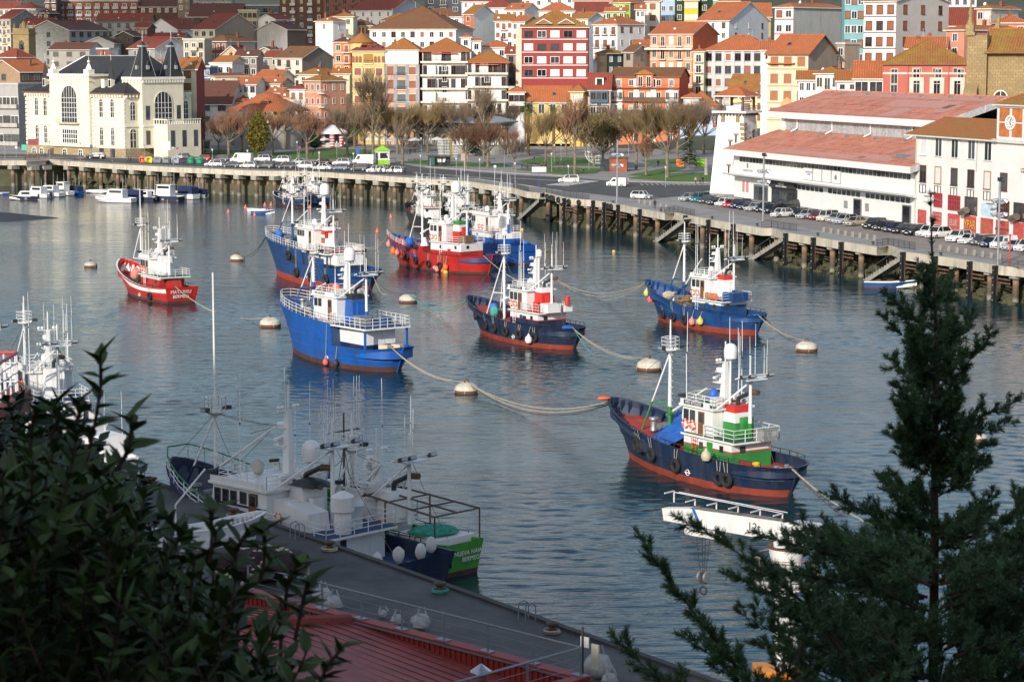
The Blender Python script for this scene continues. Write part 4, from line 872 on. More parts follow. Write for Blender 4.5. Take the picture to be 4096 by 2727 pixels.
def archwin(root,M_,w,h,nx=2,nz=4,gl=None,name='arched_window'):
 f=MB();RX=M_@Matrix.Rotation(PI/2,4,'X')
 o=archpoly(w+.44,h+.22);i_=archpoly(w,h);n=len(o)
 for z0,z1 in((0,.14),):
  for k in range(n-1):
   if k==0:continue
   A,B_,C_,D_=o[k],o[k+1],i_[k+1],i_[k]
   f.face([RX@Vector((*A,z1)),RX@Vector((*B_,z1)),RX@Vector((*C_,z1)),RX@Vector((*D_,z1))]);f.face([RX@Vector((*A,0)),RX@Vector((*B_,0)),RX@Vector((*B_,z1)),RX@Vector((*A,z1))][::-1])
  A,D_=o[-1],i_[-1];f.face([RX@Vector((*p,z1))for p in(A,o[0],i_[0],D_)])
 g=MB();g.face([RX@Vector((x,z,.03))for x,z in i_])
 b=MB()
 for k in range(1,nx):x=-w/2+w*k/nx;zt=h-w/2+math.sqrt(max(0,(w/2)**2-x*x));b.box(x-.05,x+.05,-.09,-.03,0,zt,0,M_)
 for k in range(1,nz):z=(h-w/2)*k/(nz-1);b.box(-w/2,w/2,-.085,-.035,z-.05,z+.05,0,M_)
 o_=f.build(name,TRIM,root);g.build('pane',gl or GLASS,o_);b.build('bars',CLEANW,o_);return o_
def slate(mb,pts,apex):
 n=len(pts)
 for k in range(n):mb.face([pts[k],pts[(k+1)%n],apex])
def spire(root,x,y,z,w,h,name='spire'):
 m=MB();q=[Vector((x+sx*w/2,y+sy*w/2,z))for sx,sy in((-1,-1),(1,-1),(1,1),(-1,1))];tp=[v.lerp(Vector((x,y,v.z)),.72)+Vector((0,0,h))for v in q]
 for k in range(4):
  m.face([q[k],q[(k+1)%4],tp[(k+1)%4],tp[k]]);m.bar(q[k],tp[k],.09,n=4,mi=1)
 m.box(x-.22*w,x+.22*w,y-.22*w,y+.22*w,z+h,z+h+.5,1);slate(m,[v+Vector((0,0,.5))for v in tp],Vector((x,y,z+h+1.6)));m.bar((x,y,z+h+1),(x,y,z+h+4.2),.08,n=5,mi=1).ball((x,y,z+h+2.4),.25,6,1)
 for sx,sy in((0,-1),(1,0)):m.obox((x+sx*w*.4,y+sy*w*.4,z+h*.32),(.8,.8,1.0),0,1);m.lathe([(.5,0),(.02,1.4)],(x+sx*w*.4,y+sy*w*.4,z+h*.32+.5),4,0)
 return m.build(name,[TILES['k'],mat('zinc_trim',(.42,.43,.44),.5,.4)],root)
def palace():
 t=H(0,235,1116,1712,838,462,-42,'cream belle epoque palace with slate roofs and twin spires',CREAM,'n','k',ncol=1,fl=0,cat='palace',z0=6.0);w,h,d=dims(t)
 MB().box(-w/2-.25,w/2+.25,-.25,d+.2,0,2.6).build('plinth',PLIN,t)
 f=lambda s,z,o=0:Matrix.Translation((s,-o,z));r_=lambda s,z,o=0:Matrix.Translation((w/2+o,s,z))@Matrix.Rotation(PI/2,4,'Z')
 tr=MB();tr.box(-w/2-.3,w/2+.3,-.3,d,h*.5-.25,h*.5+.25);tr.box(-w/2-.35,w/2+.35,-.35,d,h-.5,h)
 for s in range(int(w/1.1)):tr.box(-w/2+s*1.1,-w/2+s*1.1+.45,-.75,-.2,h-1.1,h-.5)
 for s in range(int(d/1.1)):tr.box(w/2+.2,w/2+.75,s*1.1,s*1.1+.45,h-1.1,h-.5)
 for x in(-w/2,-.225*w,.185*w,w/2-.9):
  for k in range(12):tr.box(x-.06,x+.95,-.36,0,2.8+k*1.05,3.6+k*1.05)
 tr.build('cornice',TRIM,t)
 for nm,x,ww in(('left',-.36*w,.28*w),('right',.33*w,.34*w)):roof(t,ww,d*.55,h,'h',TILES['k'],.5,.9,FASC,x,0,'wing_roof')
 pv=MB();pv.box(-.22*w,.18*w,-1.0,6,2.6,h+4.2);pv.build('pavilion',CREAM,t)
 pc=MB();pc.box(-.235*w,.195*w,-1.3,6.2,h+4.2,h+4.8).box(-.235*w,.195*w,-1.25,-.9,h+3.0,h+3.2)
 for k in range(12):x=lerp(-.2*w,.15*w,k/11);pc.box(x,x+.5,-1.28,-.98,h+3.4,h+4.2)
 for x in(-.2*w,.16*w):
  pc.box(x-1.0,x+1.0,-1.2,.8,h+4.8,h+6.0).lathe([(1.1,0),(.5,1.2),(.3,1.5)],(x,-.2,h+6.0),4).ball((x,-.2,h+8.0),.42,8).bar((x,-.2,h+8.2),(x,-.2,h+9.2),.07)
  pc.tor((x,-1.03,h+.6),.7,.13,'Y')
 pc.build('pavilion_cornice',TRIM,t)
 archwin(t,f(-.02*w,h*.5+.6,1.02),6.4,h*.5+1.2,6,6,name='great_window');
 f2=MB();f2 .box(-.02*w-3.2,-.02*w+3.2,-1.06,-1.0,3.4,h*.5-1.2);o=f2 .build('lower_window',GLASS,t);b=MB()
 for k in range(8):x=-.02*w-3.2+6.4*k/7;b.box(x-.1,x+.1,-1.14,-1.06,3.4,h*.5-1.2)
 for k in range(4):z=lerp(3.4,h*.5-1.3,k/3);b.box(-.02*w-3.3,-.02*w+3.3,-1.16,-1.06,z,z+.16)
 b.build('bars',CLEANW,o);balcony(t,-.02*w,-1.0,h*.5+.4,8.6,1.3,col=DARK)
 for sx in(-.39,-.3,.27,.38):
  for z in(h*.5+2.2,3.3):archwin(t,f(sx*w,z,.02),1.35,4.6,2,4)
 for sx in(-.345,.325):MB().box(sx*w-3.2,sx*w+3.2,-.2,0,h-1.5,h-1.25).box(sx*w-3.0,sx*w+3,-.14,0,h*.5+1.3,h*.5+1.5).build('hood_mould',TRIM,t)
 for sx in(-.42,-.34,-.1,.06):archwin(t,f(sx*w,.3,.27),1.6,1.6,2,2,name='cellar_window')
 for sx in(.27,.38):MB().box(sx*w-.9,sx*w+.9,-.32,-.25,0,2.5).build('gate',DARK,t)
 a,b_=d*.2,d*.82;tb=MB();tb.box(w/2-6,w/2+1.6,a,b_,2.6,h+3.4);tb.build('tower_block',CREAM,t)
 tc_=MB();tc_.box(w/2-6.3,w/2+2.1,a-.4,b_+.4,h+3.4,h+4.1)
 for k in range(16):y=lerp(a,b_-.5,k/15);tc_.box(w/2+1.5,w/2+2.05,y,y+.5,h+2.6,h+3.4)
 for k in range(6):x=lerp(w/2-6,w/2+1,k/5);tc_.box(x,x+.5,a-.4,a+.05,h+2.6,h+3.4)
 tc_.box(w/2+1.5,w/2+1.85,a,b_,h*.5-.25,h*.5+.25);tc_.build('tower_cornice',TRIM,t)
 spire(t,w/2-.6,a+2.2,h+4.1,4.6,7.6);spire(t,w/2-.6,b_-2.0,h+4.1,4.4,7.6)
 archwin(t,r_((a+b_)/2,h*.5+.5,1.62),5.6,h*.5-.2,5,5,name='great_window')
 for y in(a+1.7,b_-1.7):
  for z in(h*.5+1.5,3.5):o=MB().box(-.65,.65,-.06,0,0,3.6);q=r_(y,z,1.62);o.v=[tuple(q@Vector(v))for v in o.v];o.build('tall_window',GLASS,t)
 for y,hh in((2.4,4.6),(d-2,4.6)):archwin(t,r_(y,h*.5+1.5,.02),1.5,hh,2,4)
 archwin(t,r_(2.4,2.8,.02),1.9,4.8,2,3,name='side_door')
 tb2=MB();tb2 .box(w/2+1.6,w/2+7.2,a+3.5,b_+1,0,h*.5+.4);tb2 .build('terrace_block',CREAM,t);bl=MB()
 for k in range(15):y=lerp(a+3.6,b_+.9,k/14);bl.box(w/2+6.95,w/2+7.15,y-.1,y+.1,h*.5+.4,h*.5+1.5)
 for k in range(6):x=lerp(w/2+1.8,w/2+7,k/5);bl.box(x-.1,x+.1,a+3.5,a+3.7,h*.5+.4,h*.5+1.5)
 bl.box(w/2+6.85,w/2+7.3,a+3.4,b_+1.1,h*.5+1.5,h*.5+1.75).box(w/2+1.6,w/2+6.85,a+3.4,a+3.8,h*.5+1.5,h*.5+1.75);bl.build('balustrade',TRIM,t)
 for k in range(3):y=lerp(a+5.2,b_-.8,k/2);o=MB().box(-.65,.65,-.06,0,0,4.2);q=r_(y,3.0,7.22);o.v=[tuple(q@Vector(v))for v in o.v];o.build('tall_window',GLASS,t)
 m=MB();z=h+.2;x0,x1,y0,y1=-.47*w,.45*w,5,d;zt=h+9.5
 q=[Vector(p)for p in((x0,y0,z+3),(x1,y0,z+3),(x1,y1,z+3),(x0,y1,z+3))];u=[Vector(p)for p in((x0+9,y0+7,zt),(x1-7,y0+7,zt),(x1-7,y1-6,zt),(x0+9,y1-6,zt))]
 for k in range(4):m.face([q[k],q[(k+1)%4],u[(k+1)%4],u[k]]);m.bar(q[k],u[k],.14,n=4,mi=1);m.bar(u[k],u[(k+1)%4],.14,n=4,mi=1)
 m.face(u);m.face(q[::-1]);m.box(x0+.4,x1-.4,y0+.4,y1-.4,h,z+3,2);m.build('main_roof',[TILES['k'],mat('zinc_trim',(.4,.4,.4)),CREAM],t)
 for x,y in((-.37*w,2.4),(.3*w,2.4)):
  m=MB();m.box(x-.6,x+.6,y-.6,y+.6,h+1.0,h+3.6,1).box(x-.4,x+.4,y-.65,y-.6,h+1.6,h+3.3,2);m.lathe([(1.15,h+3.6),(.45,h+6.4),(.05,h+8.4)],(x,y,0),4,0).bar((x,y,h+8),(x,y,h+10),.06,mi=1);m.build('dormer_turret',[TILES['k'],TRIM,GLASS],t)
 chimney(t,.24*w,2.2,h+1,2.4,TRIM,1.3)
palace()
p0,p1=atg(622,628),atg(840,612)
t=thing('cafe_pavilion','white framed glass cafe terrace with a flat roof beside the palace','cafe',p0,math.atan2(p1 .y-p0 .y,p1 .x-p0 .x));ln=(p1-p0).length
MB().box(-.5,ln+.5,-.4,7,3.2,3.6).build('roof',wallm((.5,.44,.38)),t);fm=MB();gm=MB()
for k in range(9):x=ln*k/8;fm.box(x-.1,x+.1,-.1,.1,0,3.2)
fm.box(0,ln,-.09,.09,1.0,1.15).box(0,ln,-.09,.09,0,.15).box(-.1,.1,.1,6.8,0,.15).box(-.1,.1,6.6,6.8,0,3.2).box(ln-.1,ln+.1,6.6,6.8,0,3.2);gm.box(.1,ln-.1,-.02,.02,1.15,3.2).box(.1,ln-.1,6.5,6.6,0,3.2)
fm.build('frame',CLEANW,t);gm.build('glazing',GLASS,t)
HALLP=atg(2932,785);HALLQ=atg(3652,895);HD=(HALLQ-HALLP);RL=math.hypot(HD.x,HD.y);HL=58.6;HA=math.atan2(HD.y,HD.x)
ROOFP=uvmat('pink_roof','deck',(.62,.2,.12),(.58,.28,.2),amt=.55,rough=.75)
LITE=uvmat('ribbed_cladding','rib',(.5,.51,.52),(.45,.46,.47),amt=.3,rough=.6)
def hall():
 zb=HALLQ.z-.4;t=thing('market_hall','long white market hall with two tiers of pink red roof','market hall',(HALLP.x,HALLP.y,zb),HA);t.scale=(RL/HL,.95,1)
 zo=-zb;ze=13.35+zo;wl=MB();g0=0
 wl.box(0,HL,.25,10.7,g0,9.3+zo).box(0,HL,0,10.7,9.3+zo,ze).box(0,HL,10.7,36,g0,18.2+zo).build('wall',CLEANW,t)
 cn=MB();cn.face([(-.5,-2.3,10.0+zo),(HL+1,-2.3,10.0+zo),(HL+1,0,9.7+zo),(-.5,0,9.7+zo)]);cn.face([(-.5,-2.3,9.7+zo),(HL+1,-2.3,9.7+zo),(HL+1,.25,9.2+zo),(-.5,.25,9.2+zo)][::-1])
 cn.face([(-.5,-2.3,9.7+zo),(HL+1,-2.3,9.7+zo),(HL+1,-2.3,10.0+zo),(-.5,-2.3,10.0+zo)]);cn.face([(HL+1,-2.3,9.7+zo),(HL+1,.25,9.2+zo),(HL+1,0,9.7+zo),(HL+1,-2.3,10+zo)]);cn.build('canopy',wallm((.5,.5,.5)),t)
 rf=MB();ov=1.9;a,b=-1.2,HL+1.6
 rf.face([(a,-ov,14.5+zo),(b,-ov,14.5+zo),(b,10.7,18.1+zo),(a,10.7,18.1+zo)]);rf.face([(a,-ov,13.4+zo),(b,-ov,13.4+zo),(b,10.7,17.0+zo),(a,10.7,17.0+zo)][::-1],1)
 rf.face([(a,-ov,13.4+zo),(b,-ov,13.4+zo),(b,-ov,14.5+zo),(a,-ov,14.5+zo)],1);rf.face([(b,-ov,13.4+zo),(b,10.7,17+zo),(b,10.7,18.1+zo),(b,-ov,14.5+zo)],2);rf.face([(a,-ov,14.5+zo),(a,10.7,18.1+zo),(a,10.7,17+zo),(a,-ov,13.4+zo)],2)
 rf.build('lower_roof',[ROOFP,CLEANW,LITE],t)
 u=MB();u.box(1.0,53,10.7,33,17+zo,20.9+zo,0);u.box(.6,1.4,10.4,33.2,17+zo,20.9+zo,1);u.build('clerestory',[LITE,CLEANW],t)
 r2=MB();a,b,f_,m_,e_=-3.2,53,9.3,22.6,35.5;zf,zm=21.6+zo,25.5+zo
 r2 .face([(a,f_,zf),(b,f_,zf),(b,m_,zm),(a,m_,zm)]);r2 .face([(b,e_,zf),(a,e_,zf),(a,m_,zm),(b,m_,zm)])
 for y0,y1 in((f_,m_),(e_,m_)):r2 .face([(a,y0,zf-1.2),(b,y0,zf-1.2),(b,y1,zm-1.2),(a,y1,zm-1.2)],1)
 r2 .face([(a,f_,zf-1.2),(b,f_,zf-1.2),(b,f_,zf),(a,f_,zf)],1)
 for x in(a,b):
  for y0,y1 in((f_,m_),(m_,e_)):
   z0,z1=(zf,zm)if y1==m_ else(zm,zf);r2 .face([(x,y0,z0-1.2),(x,y1,z1-1.2),(x,y1,z1),(x,y0,z0)],2)
 r2 .bar((a,m_,zm),(b,m_,zm),.25,mi=0);r2 .build('upper_roof',[ROOFP,CLEANW,LITE],t)
 pale=mat('faded_roof_patch',(.52,.26,.21),.8,var=.12,sc=1.2);pm=MB()
 for x0,x1,k0,k1 in((6,52,.8,.97),(27,46,.45,.74),(33,38,.05,.42),(44,48,.3,.62)):
  q=lambda x,k:Vector((x,lerp(f_,m_,k),lerp(zf,zm,k)+.03));pm.face([q(x0,k0),q(x1,k0),q(x1,k1),q(x0,k1)])
 q=lambda x,k:Vector((x,lerp(-1.9,10.7,k),lerp(14.5,18.1,k)+zo+.03))
 for x0,x1,k0,k1 in((16,44,.06,.22),(42,52,.1,.3),(50,58,.25,.6)):pm.face([q(x0,k0),q(x1,k0),q(x1,k1),q(x0,k1)])
 pm.build('faded_roof_patches',pale,t)
 vents=MB();[vents.obox((7+9*k,9.2,17.9+zo),(.5,.5,.5))for k in range(6)];[vents.obox((5+8.5*k,21.2,25.3+zo),(.5,.5,.5))for k in range(6)];vents.obox((HL-6,2,15.8+zo),(2.4,1.4,.6));vents.build('roof_vents',STEEL,t)
 for x in(6,18,30.5,43):MB().bar((x,10.5,20.4+zo),(x,10.5,18.6+zo),.12).bar((x,10.5,18.6+zo),(x-.4,9.3,17.95+zo),.12).build('drainpipe',CLEANW,t)
 n=46
 for k in range(n):
  x=2.4+(HL-3.2)*k/n;o=MB().box(0,(HL-3.2)/n-.16,-.05,.0,0,.95).build('strip_window',GLASS,t,(x,0,12.2+zo))if k==0 else link('strip_window',sw_,t,(x,0,12.2+zo));sw_=o.data
 for k in range(28):
  if 9<k<11 or k in(18,):continue
  x=17+(HL-18)*k/28;link('low_strip_window',sw2,t,(x,.25,8.25+zo))if k else None
  if k==0:sw2=MB().box(0,1.15,-.05,.0,0,.85).build('low_strip_window',GLASS,t,(x,.25,8.25+zo)).data
 d_=MB();d_.box(7.5,12.6,-.02+.15,.25,g0,8.2+zo);d_.box(14,22.8,.1,.25,g0+.6,8.1+zo,1);d_.build('entrance',[FRG,DARK],t)
 for x in(7.8,9.4,11):MB().box(x,x+1.4,.05,.13,g0+.5,7.8+zo).build('door_pane',GLASS,t)
 for x,wd in((14.3,2.2),(17,2.4),(20,2)):MB().box(x,x+wd,.02,.1,.6,7.4+zo).build('bar_door_pane',GLASS,t)
 s=MB().box(14,22.6,-.5,.1,8.15+zo,9.25+zo).build('sign_board',DARK,t);link('lettering',text_mesh('ARTZA',.62,CLEANW),s,(18.3,-.52,8.9+zo),0,PI/2);link('lettering',text_mesh('PAINTXO TABERNA',.42,CLEANW),s,(18.3,-.52,8.42+zo),0,PI/2)
 for k in range(4):o=MB().box(0,2.9,-.06,0,0,2.3).box(.08,2.82,-.08,-.06,.08,2.22,1).build('notice_frame',[FRG,CLEANW],t,(25.3+3*k,0,10.1+zo))
 link('lettering',text_mesh('BERMEOKO\nLONJA',.42,mat('blue_letter',(.03,.06,.25))),o,(-7.3,-.09,1.3),0,PI/2);MB().lathe([(.02,0),(.26,.1),(.3,.5),(.05,.9)],(0,0,0),8).build('emblem',FRG,o,(1.5,-.1,.7))
 MB().box(5.2,5.6,-.06,0,11.1+zo,12.0+zo).build('crest',FRG,t);link('lettering',text_mesh('ARRAIN AZOKA',.5,FRG),t,(5.6,-.03,10.6+zo),0,PI/2)
 for x in(41,HL-3.3):MB().box(x,x+2.4,.1,.25,0,3.3).build('side_door',FRG,t);MB().box(x+.3,x+2.1,.04,.1,.4,3.1).build('door_pane',GLASS,t)
 for x in(38,44.5):MB().box(x,x+1.1,.15,.25,1.4,2.7).build('poster',mat('poster_grey',(.3,.3,.3),var=.5,sc=4),t)
 for y0,y1,z0,z1 in((1,3.6,10.4,13.2),(3.8,6.4,10.4,13.8),(6.6,9,10.4,14.4)):MB().box(HL,HL+.06,y0,y1,z0+zo,z1+zo).build('end_window',GLASS,t)
 for x in(3.2,4.6):MB().box(x,x+.8,.17,.25,1.8,3.9).build('red_window',mat('pink_frame',(.6,.25,.25)),t)
hall()
def port():
 zb=HALLQ.z-.4;o0=HALLQ;t=thing('port_building','shabby white port building with graffitied red doors and a clock tower','port building',(o0 .x,o0 .y,zb),HA);zo=-zb;KX=1.25;t.scale=(KX,1,1)
 L_=20.6;ca,sa=math.cos(HA),math.sin(HA)
 def s_of(u):
  k=(u-2048)/FPX/(CP+(1363.5-700)/FPX*SP);return(k*o0 .y-o0 .x)/(ca-k*sa)/KX
 PW=wallm((.76,.75,.72),.45);MB().box(.3,L_+14,0,13,0,19.7+zo).build('wall',PW,t)
 roof(t,L_+1,13,19.7+zo,'g',TILES['om'],.36,.9,FASW,L_/2-.3,0)
 tw=MB();a,b=L_,L_+6.4;tw.box(a,b,-.25,6,0,25+zo);tw.build('clock_tower',PW,t)
 tr=MB();tr.box(a-.5,b+.5,-.75,6.5,19.4+zo,19.9+zo);tr.box(a-.2,b+.2,-.45,6.2,24.7+zo,25.2+zo).build('tower_cornice',FASW,t)
 OP=mat('orange_panel',(.55,.17,.05),.7,var=.25,sc=1)
 for x in(a+.6,a+3.5):
  for z in(20.3,22.6):MB().box(x,x+2.3,-.3,-.25,z+zo,z+2.1+zo).build('orange_panel',OP,t)
 for y in(.6,3.3):
  for z in(20.3,22.6):MB().box(b,b+.05,y,y+2.2,z+zo,z+2.1+zo).build('orange_panel',OP,t)
 for M_ in(Matrix.Translation((a+3.2,-.32,22.5+zo))@Matrix.Rotation(PI/2,4,'X'),Matrix.Translation((b+.07,2.9,22.5+zo))@Matrix.Rotation(PI/2,4,'Z')@Matrix.Rotation(PI/2,4,'X')):
  m=MB();m.lathe([(1.15,0),(1.15,.12),(.9,.12),(.9,.08),(.01,.08)],(0,0,0),20,0,M=M_)
  for k in range(12):q=M_@Matrix.Rotation(k*PI/6,4,'Z');m.box(-.05,.05,.66,.84,.1,.14,1,q)
  m.box(-.05,.05,0,.65,.13,.16,1,M_@Matrix.Rotation(-.5,4,'Z'));m.box(-.06,.06,0,.5,.13,.16,1,M_@Matrix.Rotation(-2.5,4,'Z'));m.build('clock',[CLEANW,DARK],t)
 roof(t,6.4,6.2,25.2+zo,'h',TILES['m'],.5,.6,FASW,a+3.2,-.2,'tower_roof')
 m=MB();c=(a+3.2,2.9,26.6+zo);m.obox(c,(1.2,1.2,1.2),0,1)
 for sx in(-.5,.5):m.bar((c[0]+sx,c[1],c[2]),(c[0]+sx,c[1],c[2]+3.6),.06,mi=0)
 m.lathe([(.65,1.2),(.42,1.7),(.32,2.4),(.05,2.7)],c,10,2).bar((c[0]-.5,c[1],c[2]+3.4),(c[0]+.5,c[1],c[2]+3.4),.06).bar(c,(c[0],c[1],c[2]+9),.05,n=4);m.build('bell',[DARK,CONC,CLEANW],t)
 xs=[s_of(3072+x/2.24)for x in(1390,1525,1670,1820,1968,2128)]
 for k,x in enumerate(xs):window(t,x,0,16.5+zo,1.5,2.7,'W' if k==0 else 'w',name='upper_window');window(t,x,0 if k<5 else-.25,12.1+zo,1.4,2.6,'bCbbCb'[k])
 for x in xs:
  fr=MB();[fr.box(q,q+.05,-.12,0,10.3+zo,11.7+zo)for q in(-.8,0,.75)];[fr.box(-.8,.8,-.12,0,q+zo,q+.05+zo)for q in(10.3,11.65)];fr.build('flower_grille',DARK,t,(x,0,0))
 RD=mat('red_shutter_door',(.52,.085,.07),.6,var=.25,sc=1.2,streak=.3);RG=mat('red_grille',(.45,.05,.06),.6)
 def sx(x):return s_of(3072+x/2.24)
 cols=[(1352,1428,RD,None),(1622,1730,RD,'ELUK'),(1768,1878,RD,'YPAR'),(1918,2030,RD,'EYE'),(2068,2185,RD,'MOI'),(2225,2320,RD,None)]
 ycol=mat('yellow_graffiti',(.75,.4,.03),.6);gcol=mat('grey_graffiti',(.4,.4,.42),.6);bcol=mat('black_graffiti',(.03,.03,.03),.6);ocol=mat('ochre_graffiti',(.3,.17,.05),.6)
 for k,(x0,x1,m_,tx)in enumerate(cols):
  a_,b2=sx(x0),sx(x1);off=0 if a_<L_ else-.25;o=MB().box(a_,b2,off-.07,off,.1,2.9).build('shutter_door',m_,t)
  if tx:
   sz={'YPAR':1.75,'ELUK':1.3,'EYE':1.6,'MOI':1.0}[tx];c_={'YPAR':ycol,'ELUK':gcol,'EYE':ocol,'MOI':bcol}[tx]
   if tx=='YPAR':link('graffiti_shadow',text_mesh(tx,sz,bcol,.006),o,((a_+b2)/2+.09,off-.08,1.4),0,PI/2,sc=(.66,1.1,1))
   link('graffiti',text_mesh(tx,sz,c_,.012),o,((a_+b2)/2,off-.09,1.5 if tx!='MOI' else 2.4),0,PI/2,sc=(.66,1.15,1))
   if tx=='MOI':link('graffiti',text_mesh('ANDERSON\nSHOCK',.62,bcol),o,((a_+b2)/2,off-.09,1.2),0,PI/2)
 for x0,x1,z0,z1 in((1496,1568,3.7,5.9),(1625,1730,3.5,5.8),(1490,1566,.8,2.8),(2078,2184,3.3,5.9)):
  a_,b2=sx(x0),sx(x1);off=0 if a_<L_-.5 else-.25;o=MB().box(a_,b2,off-.03,off,z0,z1).build('barred_window',SHW if z0<2 else GLASS,t);g=MB()
  for k in range(8):xx=lerp(a_,b2,k/7);g.box(xx-.06,xx+.06,off-.14,off-.06,z0,z1)
  for k in range(4):zz=lerp(z0,z1,k/3);g.box(a_,b2,off-.15,off-.07,zz-.06,zz+.06)
  g.build('grille',RG if x0<2000 else FRB,o)
 for x in(1790,2245):
  a_=sx(x);window(t,a_+1,-.25 if a_>L_ else 0,3.2,2.8,2.6,'b');MB().bar((a_,-.1,3.6),(a_,-1.0,3.4),.45,n=10).bar((a_-.3,-1.0,3.4),(a_+1.3,-1.0,3.9),.5,.55,n=10).build('exhaust_duct',mat('bronze_duct',(.3,.25,.2),.35,.8),t)
 o=MB().box(sx(1920),sx(2026),-.06,0,3.2,5.2).build('faded_sign',mat('pale_blue_sign',(.5,.65,.72),.7,var=.2),t)
 m=MB().box(L_+6.4,L_+30,-.1,12,0,15.6+zo);m.build('side_wing',PW,t);roof(t,23,12,15.6+zo,'g',TILES['o'],.36,.8,FASW,L_+18.5,0,'side_wing_roof')
 for x in(L_+8.6,L_+12):window(t,x,-.1,9.5+zo,1.7,3,'O')
 for x in(1545,2110):a_=sx(x);MB().bar((a_+.9,0,9.2+zo),(a_,-1.6,10+zo),.05).obox((a_-.4,-1.9,10.05+zo),(1.3,.5,.2)).build('wall_lamp',STEEL,t)
 MB().bar((.6,-.12,0),(.6,-.12,19+zo),.1).bar((sx(1870),-.12,10),(sx(1870),-.12,19.3+zo),.09).build('drainpipe',wallm((.5,.46,.4)),t)
port()
def tower():
 c=Vector((44.6,448.0,zg(44,448)-.2));t=thing('watch_tower','white tapering tower with stone quoins and an open tiled belfry','tower',c,R(-32));zp=21.6-c.z
 m=MB();a,b=3.9,2.75;q0=[Vector((sx*a,sy*a,0))for sx,sy in((-1,-1),(1,-1),(1,1),(-1,1))];q1=[Vector((v.x*b/a,v.y*b/a,zp-.4))for v in q0];m.grid([q0,q1],closed=True,smooth=False);m.build('shaft',CLEANW,t)
 MB().box(-3.7,3.7,-3.7,3.7,zp-.4,zp).build('platform',CLEANW,t)
 co=MB();[co.box(lerp(-2.9,2.7,k/8),lerp(-2.9,2.7,k/8)+.25,-3.3,-2.6,zp-.9,zp-.4)for k in range(9)];[co.box(2.6,3.3,lerp(-2.9,2.7,k/8),lerp(-2.9,2.7,k/8)+.25,zp-.9,zp-.4)for k in range(9)];co.build('corbels',mat('brown_timber',(.17,.1,.065),.8,var=.3),t)
 st=MB();rs=random.Random(2)
 for k in range(14):
  z=1.5+k*.95+rs.random()*.3
  if 4<k<7:continue
  r_=lerp(a,b,z/(zp-.4))+.05;st.obox((r_-.25,-r_+.25,z),(.75+rs.random()*.4,.75+rs.random()*.3,.55))
 for x,z in((-1.6,zp-2.2),(1.6,zp-2.2)):r_=lerp(a,b,z/zp);st.box(x-.4,x+.4,-r_-.12,-r_+.2,z,z+1.4)
 st.build('quoins',OLDST,t);sl_=MB()
 for x,z in((.2,zp-7.4),(1.4,zp-6.2),(.1,zp-12.2)):r_=lerp(a,b,z/zp);sl_.box(x-.16,x+.16,-r_-.12,-r_+.3,z,z+1.5,1).box(x-.5,x+.5,-r_-.14,-r_+.3,z+1.5,z+1.85)
 for y,z in((-.9,zp-7.6),(.9,zp-6.2)):r_=lerp(a,b,z/zp);sl_.box(r_-.3,r_+.12,y-.16,y+.16,z,z+2.2,1).box(r_-.3,r_+.15,y-.6,y+.6,z+2.2,z+2.55)
 sl_.build('slit_windows',[OLDST,DARK],t)
 po=MB();tb=mat('brown_timber',(.17,.1,.065));ze=24.6-c.z
 for sx,sy in((-1,-1),(1,-1),(1,1),(-1,1)):
  x,y=sx*2.45,sy*2.45;po.box(x-.2,x+.2,y-.2,y+.2,zp,ze);po.bar((x,y,ze-1.1),(x-sx*.9,y,ze-.1),.1).bar((x,y,ze-1.1),(x,y-sy*.9,ze-.1),.1)
 po.build('posts',tb,t);MB().box(-1.6,1.6,-1.6,1.6,zp,zp+1.0).prism(archpoly(3,1.7),-.4,.4,0,Matrix.Translation((0,1.2,zp))@Matrix.Rotation(PI/2,4,'X')).build('parapet',CLEANW,t)
 rl=MB();[rl.bar((sx*3.5,-3.5,zp+z),(sx*3.5,3.5,zp+z),.03).bar((-3.5,sx*3.5,zp+z),(3.5,sx*3.5,zp+z),.03)for sx in(-1,1)for z in(.5,.95)];[rl.bar((lerp(-3.5,3.5,k/12),s*3.5,zp),(lerp(-3.5,3.5,k/12),s*3.5,zp+.95),.02,n=3).bar((s*3.5,lerp(-3.5,3.5,k/12),zp),(s*3.5,lerp(-3.5,3.5,k/12),zp+.95),.02,n=3)for k in range(13)for s in(-1,1)];rl.build('railing',DARK,t)
 roof(t,5.4,5.4,ze,'h',TILES['o'],.55,.8,FASW,0,-2.7,'belfry_roof')
tower()
t=H(2,1655,1835,0,1338,362,-40,'small white annexe with a red eave left of the watch tower',CLEANW,'h','o',ncol=3,wst='W',ww=.9,wh=2.4,fl=1,d=8,rise=.5,ov=1.2,fasc=FASR,chim=0,yb=1500);dims(t)
q=atg(2048+1740/2.24,1568/2.24);tag(MB().lathe([(.55,0),(.42,.4),(.38,3.4),(.55,3.8)],n=12).build('stone_column',CONC,None,q),'round stone column under the annexe of the watch tower','column')
H(2,2030,2330,0,1215,368,-67,'low building with a bright red orange roof behind the watch tower',CLEANW,'g','o',ncol=3,wst='b',fl=1,d=14,rise=.5)
